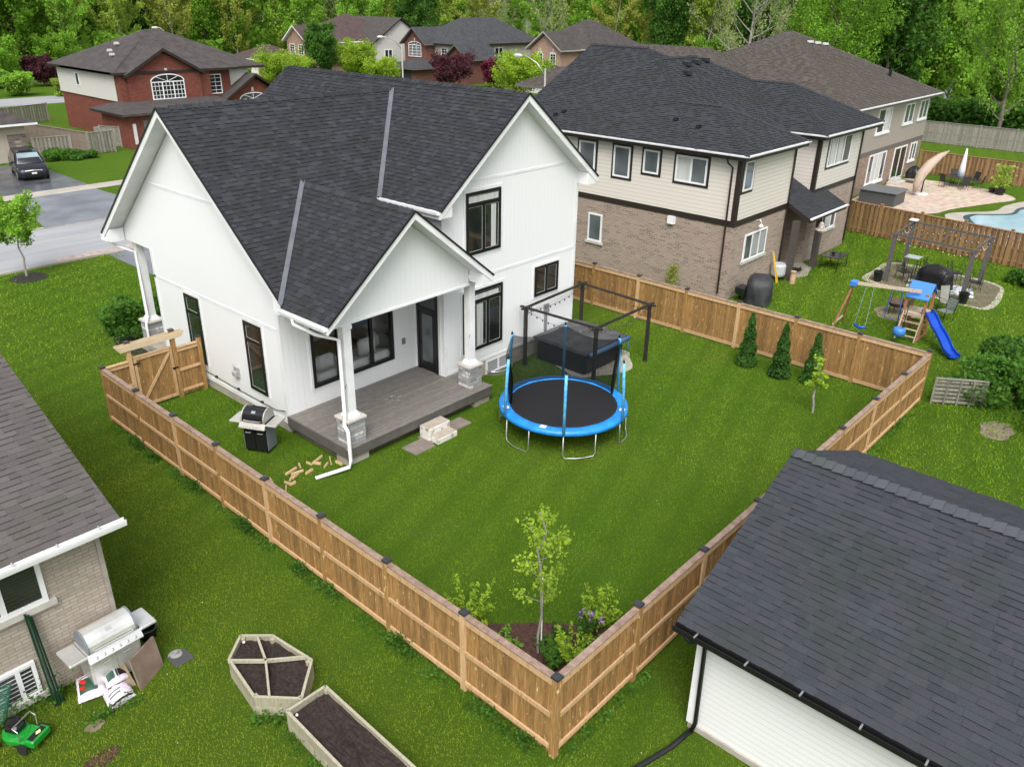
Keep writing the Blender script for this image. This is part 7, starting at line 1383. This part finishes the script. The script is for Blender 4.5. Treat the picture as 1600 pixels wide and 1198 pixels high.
T = rootat('potted_plant', (59.9,7.1,0), 'yellow green plant in black tubs at the tip of the flagstone patio', 'potted plant'); m_ = MB(); m_.lathe([(.27,0),(.36,.5),(.38,.52),(.3,.52)], 59.9, 7.1, 0, 16); m_.lathe([(.2,0),(.25,.38),(.2,.38)], 60.3, 7.7, 0, 14); m_.build('tub', BLK, T)
rng = np.random.default_rng(3); P = np.stack([rng.normal(0,.28,500), rng.normal(0,.28,500), .6+rng.uniform(0,1.5,500)], 1); o = bpy.data.objects.new('foliage', raw_mesh('foliage', leaf_cards(P, .13, rng), 4, L_YG)); COL.objects.link(o); o.parent = T
# birdbath and rocks behind the grey fence
m_ = MB(); m_.lathe([(.3,0),(.2,.1),(.15,.7),(.4,.85),(.42,.95)], 88.5, 20.0, 0, 14); tag(m_.build('birdbath', mat('pale_stone', (.5,.45,.38), .8)), 'pale stone urn on the lawn behind the grey fence', 'urn')
# ---------------- street things ----------------
def lamp(loc, h, arm, label):
    T = rootat('street_lamp', (*loc,0), label, 'street lamp', 'street lamps'); x, y = loc; m_ = MB(); m_.tube([(x,y,0),(x,y,h)], [.11,.07], 8); m_.build('pole', mat('lamp_pole', (.42,.42,.38), .7), T); ax_, ay_ = arm
    m_ = MB(); m_.tube([(x,y,h-.5),(x+ax_*.35,y+ay_*.35,h+.35),(x+ax_*.75,y+ay_*.75,h+.75),(x+ax_,y+ay_,h+.8)], .04, 6); m_.build('arm', ALU, T, smooth=True); m_ = MB(); n_ = Vector((ax_,ay_,0)).normalized(); a = Vector((x+ax_,y+ay_,h+.8)); m_.tube([a-n_*.1, a+n_*.15, a+n_*.55, a+n_*.7], [.05,.14,.13,.04], 8); m_.build('lamp_head', mat('lamp_head_pale', (.5,.5,.48), .5), T)
lamp((57.6,69.9), 7.4, (-1.9,.9), 'curved-arm street lamp in front of the maroon brick house'); lamp((42.8,36.3), 7.6, (-.3,2.2), 'street lamp between the white gable and the neighbour roof'); lamp((45.5,100), 7.5, (-1.0,.8), 'distant small street lamp behind the red brick house roof')
# minivan
T = lroot('minivan', 'dark grey minivan parked on the wet driveway at the left edge', 'car')
def loft(secs, mt_, name, parent, smooth=True):
    m_ = MB(); V = []; L_ = len(secs[0])
    for s_ in secs: V += s_
    m_.mesh(V, [(i*L_+j, i*L_+(j+1)%L_, (i+1)*L_+(j+1)%L_, (i+1)*L_+j) for i in range(len(secs)-1) for j in range(L_)]+[tuple(range(L_))[::-1], tuple(range((len(secs)-1)*L_, len(secs)*L_))]); return m_.build(name, mt_, parent, smooth=smooth)
def bsec(y, w_, zb, zt_, r_=.12): return [(-w_+r_,y,zb),(w_-r_,y,zb),(w_,y,zb+r_),(w_,y,(zb+zt_)/2+.1),(w_-.05,y,zt_-.06),(w_-.16,y,zt_),(-w_+.16,y,zt_),(-w_+.05,y,zt_-.06),(-w_,y,(zb+zt_)/2+.1),(-w_,y,zb+r_)]
bd = loft([bsec(-2.56,.72,.28,.62),bsec(-2.48,.9,.22,.78),bsec(-2.2,.98,.2,.92),bsec(-1.5,1.0,.2,1.06),(bsec(-1.2,1.0,.2,1.12)),bsec(0,1.0,.2,1.12),bsec(2.3,1.0,.22,1.14),bsec(2.52,.94,.26,1.12),bsec(2.6,.8,.35,1.0)], CARP, 'body', T)
def gsec(y, w0, z0, w1, z1): return [(-w0,y,z0),(w0,y,z0),(w1,y,z1-.05),(w1-.12,y,z1),(-w1+.12,y,z1),(-w1,y,z1-.05)]
loft([[(x,y0-(0 if k < 2 else 0),z) for k, (x,y0,z) in enumerate(gsec(-1.45,.9,1.07,.86,1.12))], gsec(-.55,.93,1.1,.74,1.70), gsec(.0,.93,1.1,.76,1.76), gsec(1.9,.93,1.1,.76,1.76), gsec(2.35,.9,1.1,.72,1.66), gsec(2.5,.85,1.1,.75,1.2)], CARP, 'cabin', T)
m_ = MB(); m_.mesh([(-.80,-1.40,1.135),(.80,-1.40,1.135),(.66,-.60,1.685),(-.66,-.60,1.685)], [(0,1,2,3)]); m_.build('windscreen', CARG, T)
for s_ in (-1,1):
    m_ = MB(); m_.mesh([(s_*.945,-1.0,1.16),(s_*.945,2.1,1.16),(s_*.80,1.95,1.63),(s_*.80,-.45,1.63)], [(0,1,2,3) if s_ > 0 else (3,2,1,0)]); m_.build('side_window', GL, T)
    m_ = MB(); m_.mesh([(s_*.5,-2.52,.66),(s_*.9,-2.38,.70),(s_*.96,-2.1,.88),(s_*.62,-2.45,.80)], [(0,1,2,3) if s_ > 0 else (3,2,1,0)]); m_.build('headlight', LMP, T); m_ = MB(); m_.bbox(s_*1.0,-1.0,1.05,s_*1.2,-.88,1.2,.03); m_.build('mirror', CARP, T)
    for y in (-1.6,1.5):
        m_ = MB(); m_.tube([(s_*.8,y,.34),(s_*1.01,y,.34)], .34, 20); w__ = m_.build('wheel', TYRE, T); m_ = MB(); m_.tube([(s_*.98,y,.34),(s_*1.02,y,.34)], .21, 14); m_.build('rim', ALU, w__)
m_ = MB(); m_.tube([(-.55,-2.55,.72),(0,-2.6,.76),(.55,-2.55,.72)], .035, 6); m_.build('grille_bar', CHR, T); m_ = MB(); m_.box(-.45,-2.6,.36,.45,-2.55,.56); m_.build('lower_grille', BLK, T); m_ = MB(); m_.box(-.16,-2.615,.5,.16,-2.6,.62); m_.build('number_plate', PLATE, T); m_ = MB(); m_.box(-.45,-.3,1.765,.45,.35,1.775); m_.build('sunroof', GL, T)
put(T, (13.35,61.1,0), -12)
m_ = MB(); m_.box(60.2,99.9,0,60.7,100.4,1.05); tag(m_.build('utility_box', BLK), 'small black box on the lawn by the kerb beyond the red brick house', 'utility box')
m_ = MB(); m_.lathe([(.2,0),(.22,.9),(.12,1.0)], 71.0, 70.5, 0, 10); tag(m_.build('white_post', mat('bin_white', (.6,.6,.58), .6)), 'short pale post in front of the maroon brick wall', 'post')
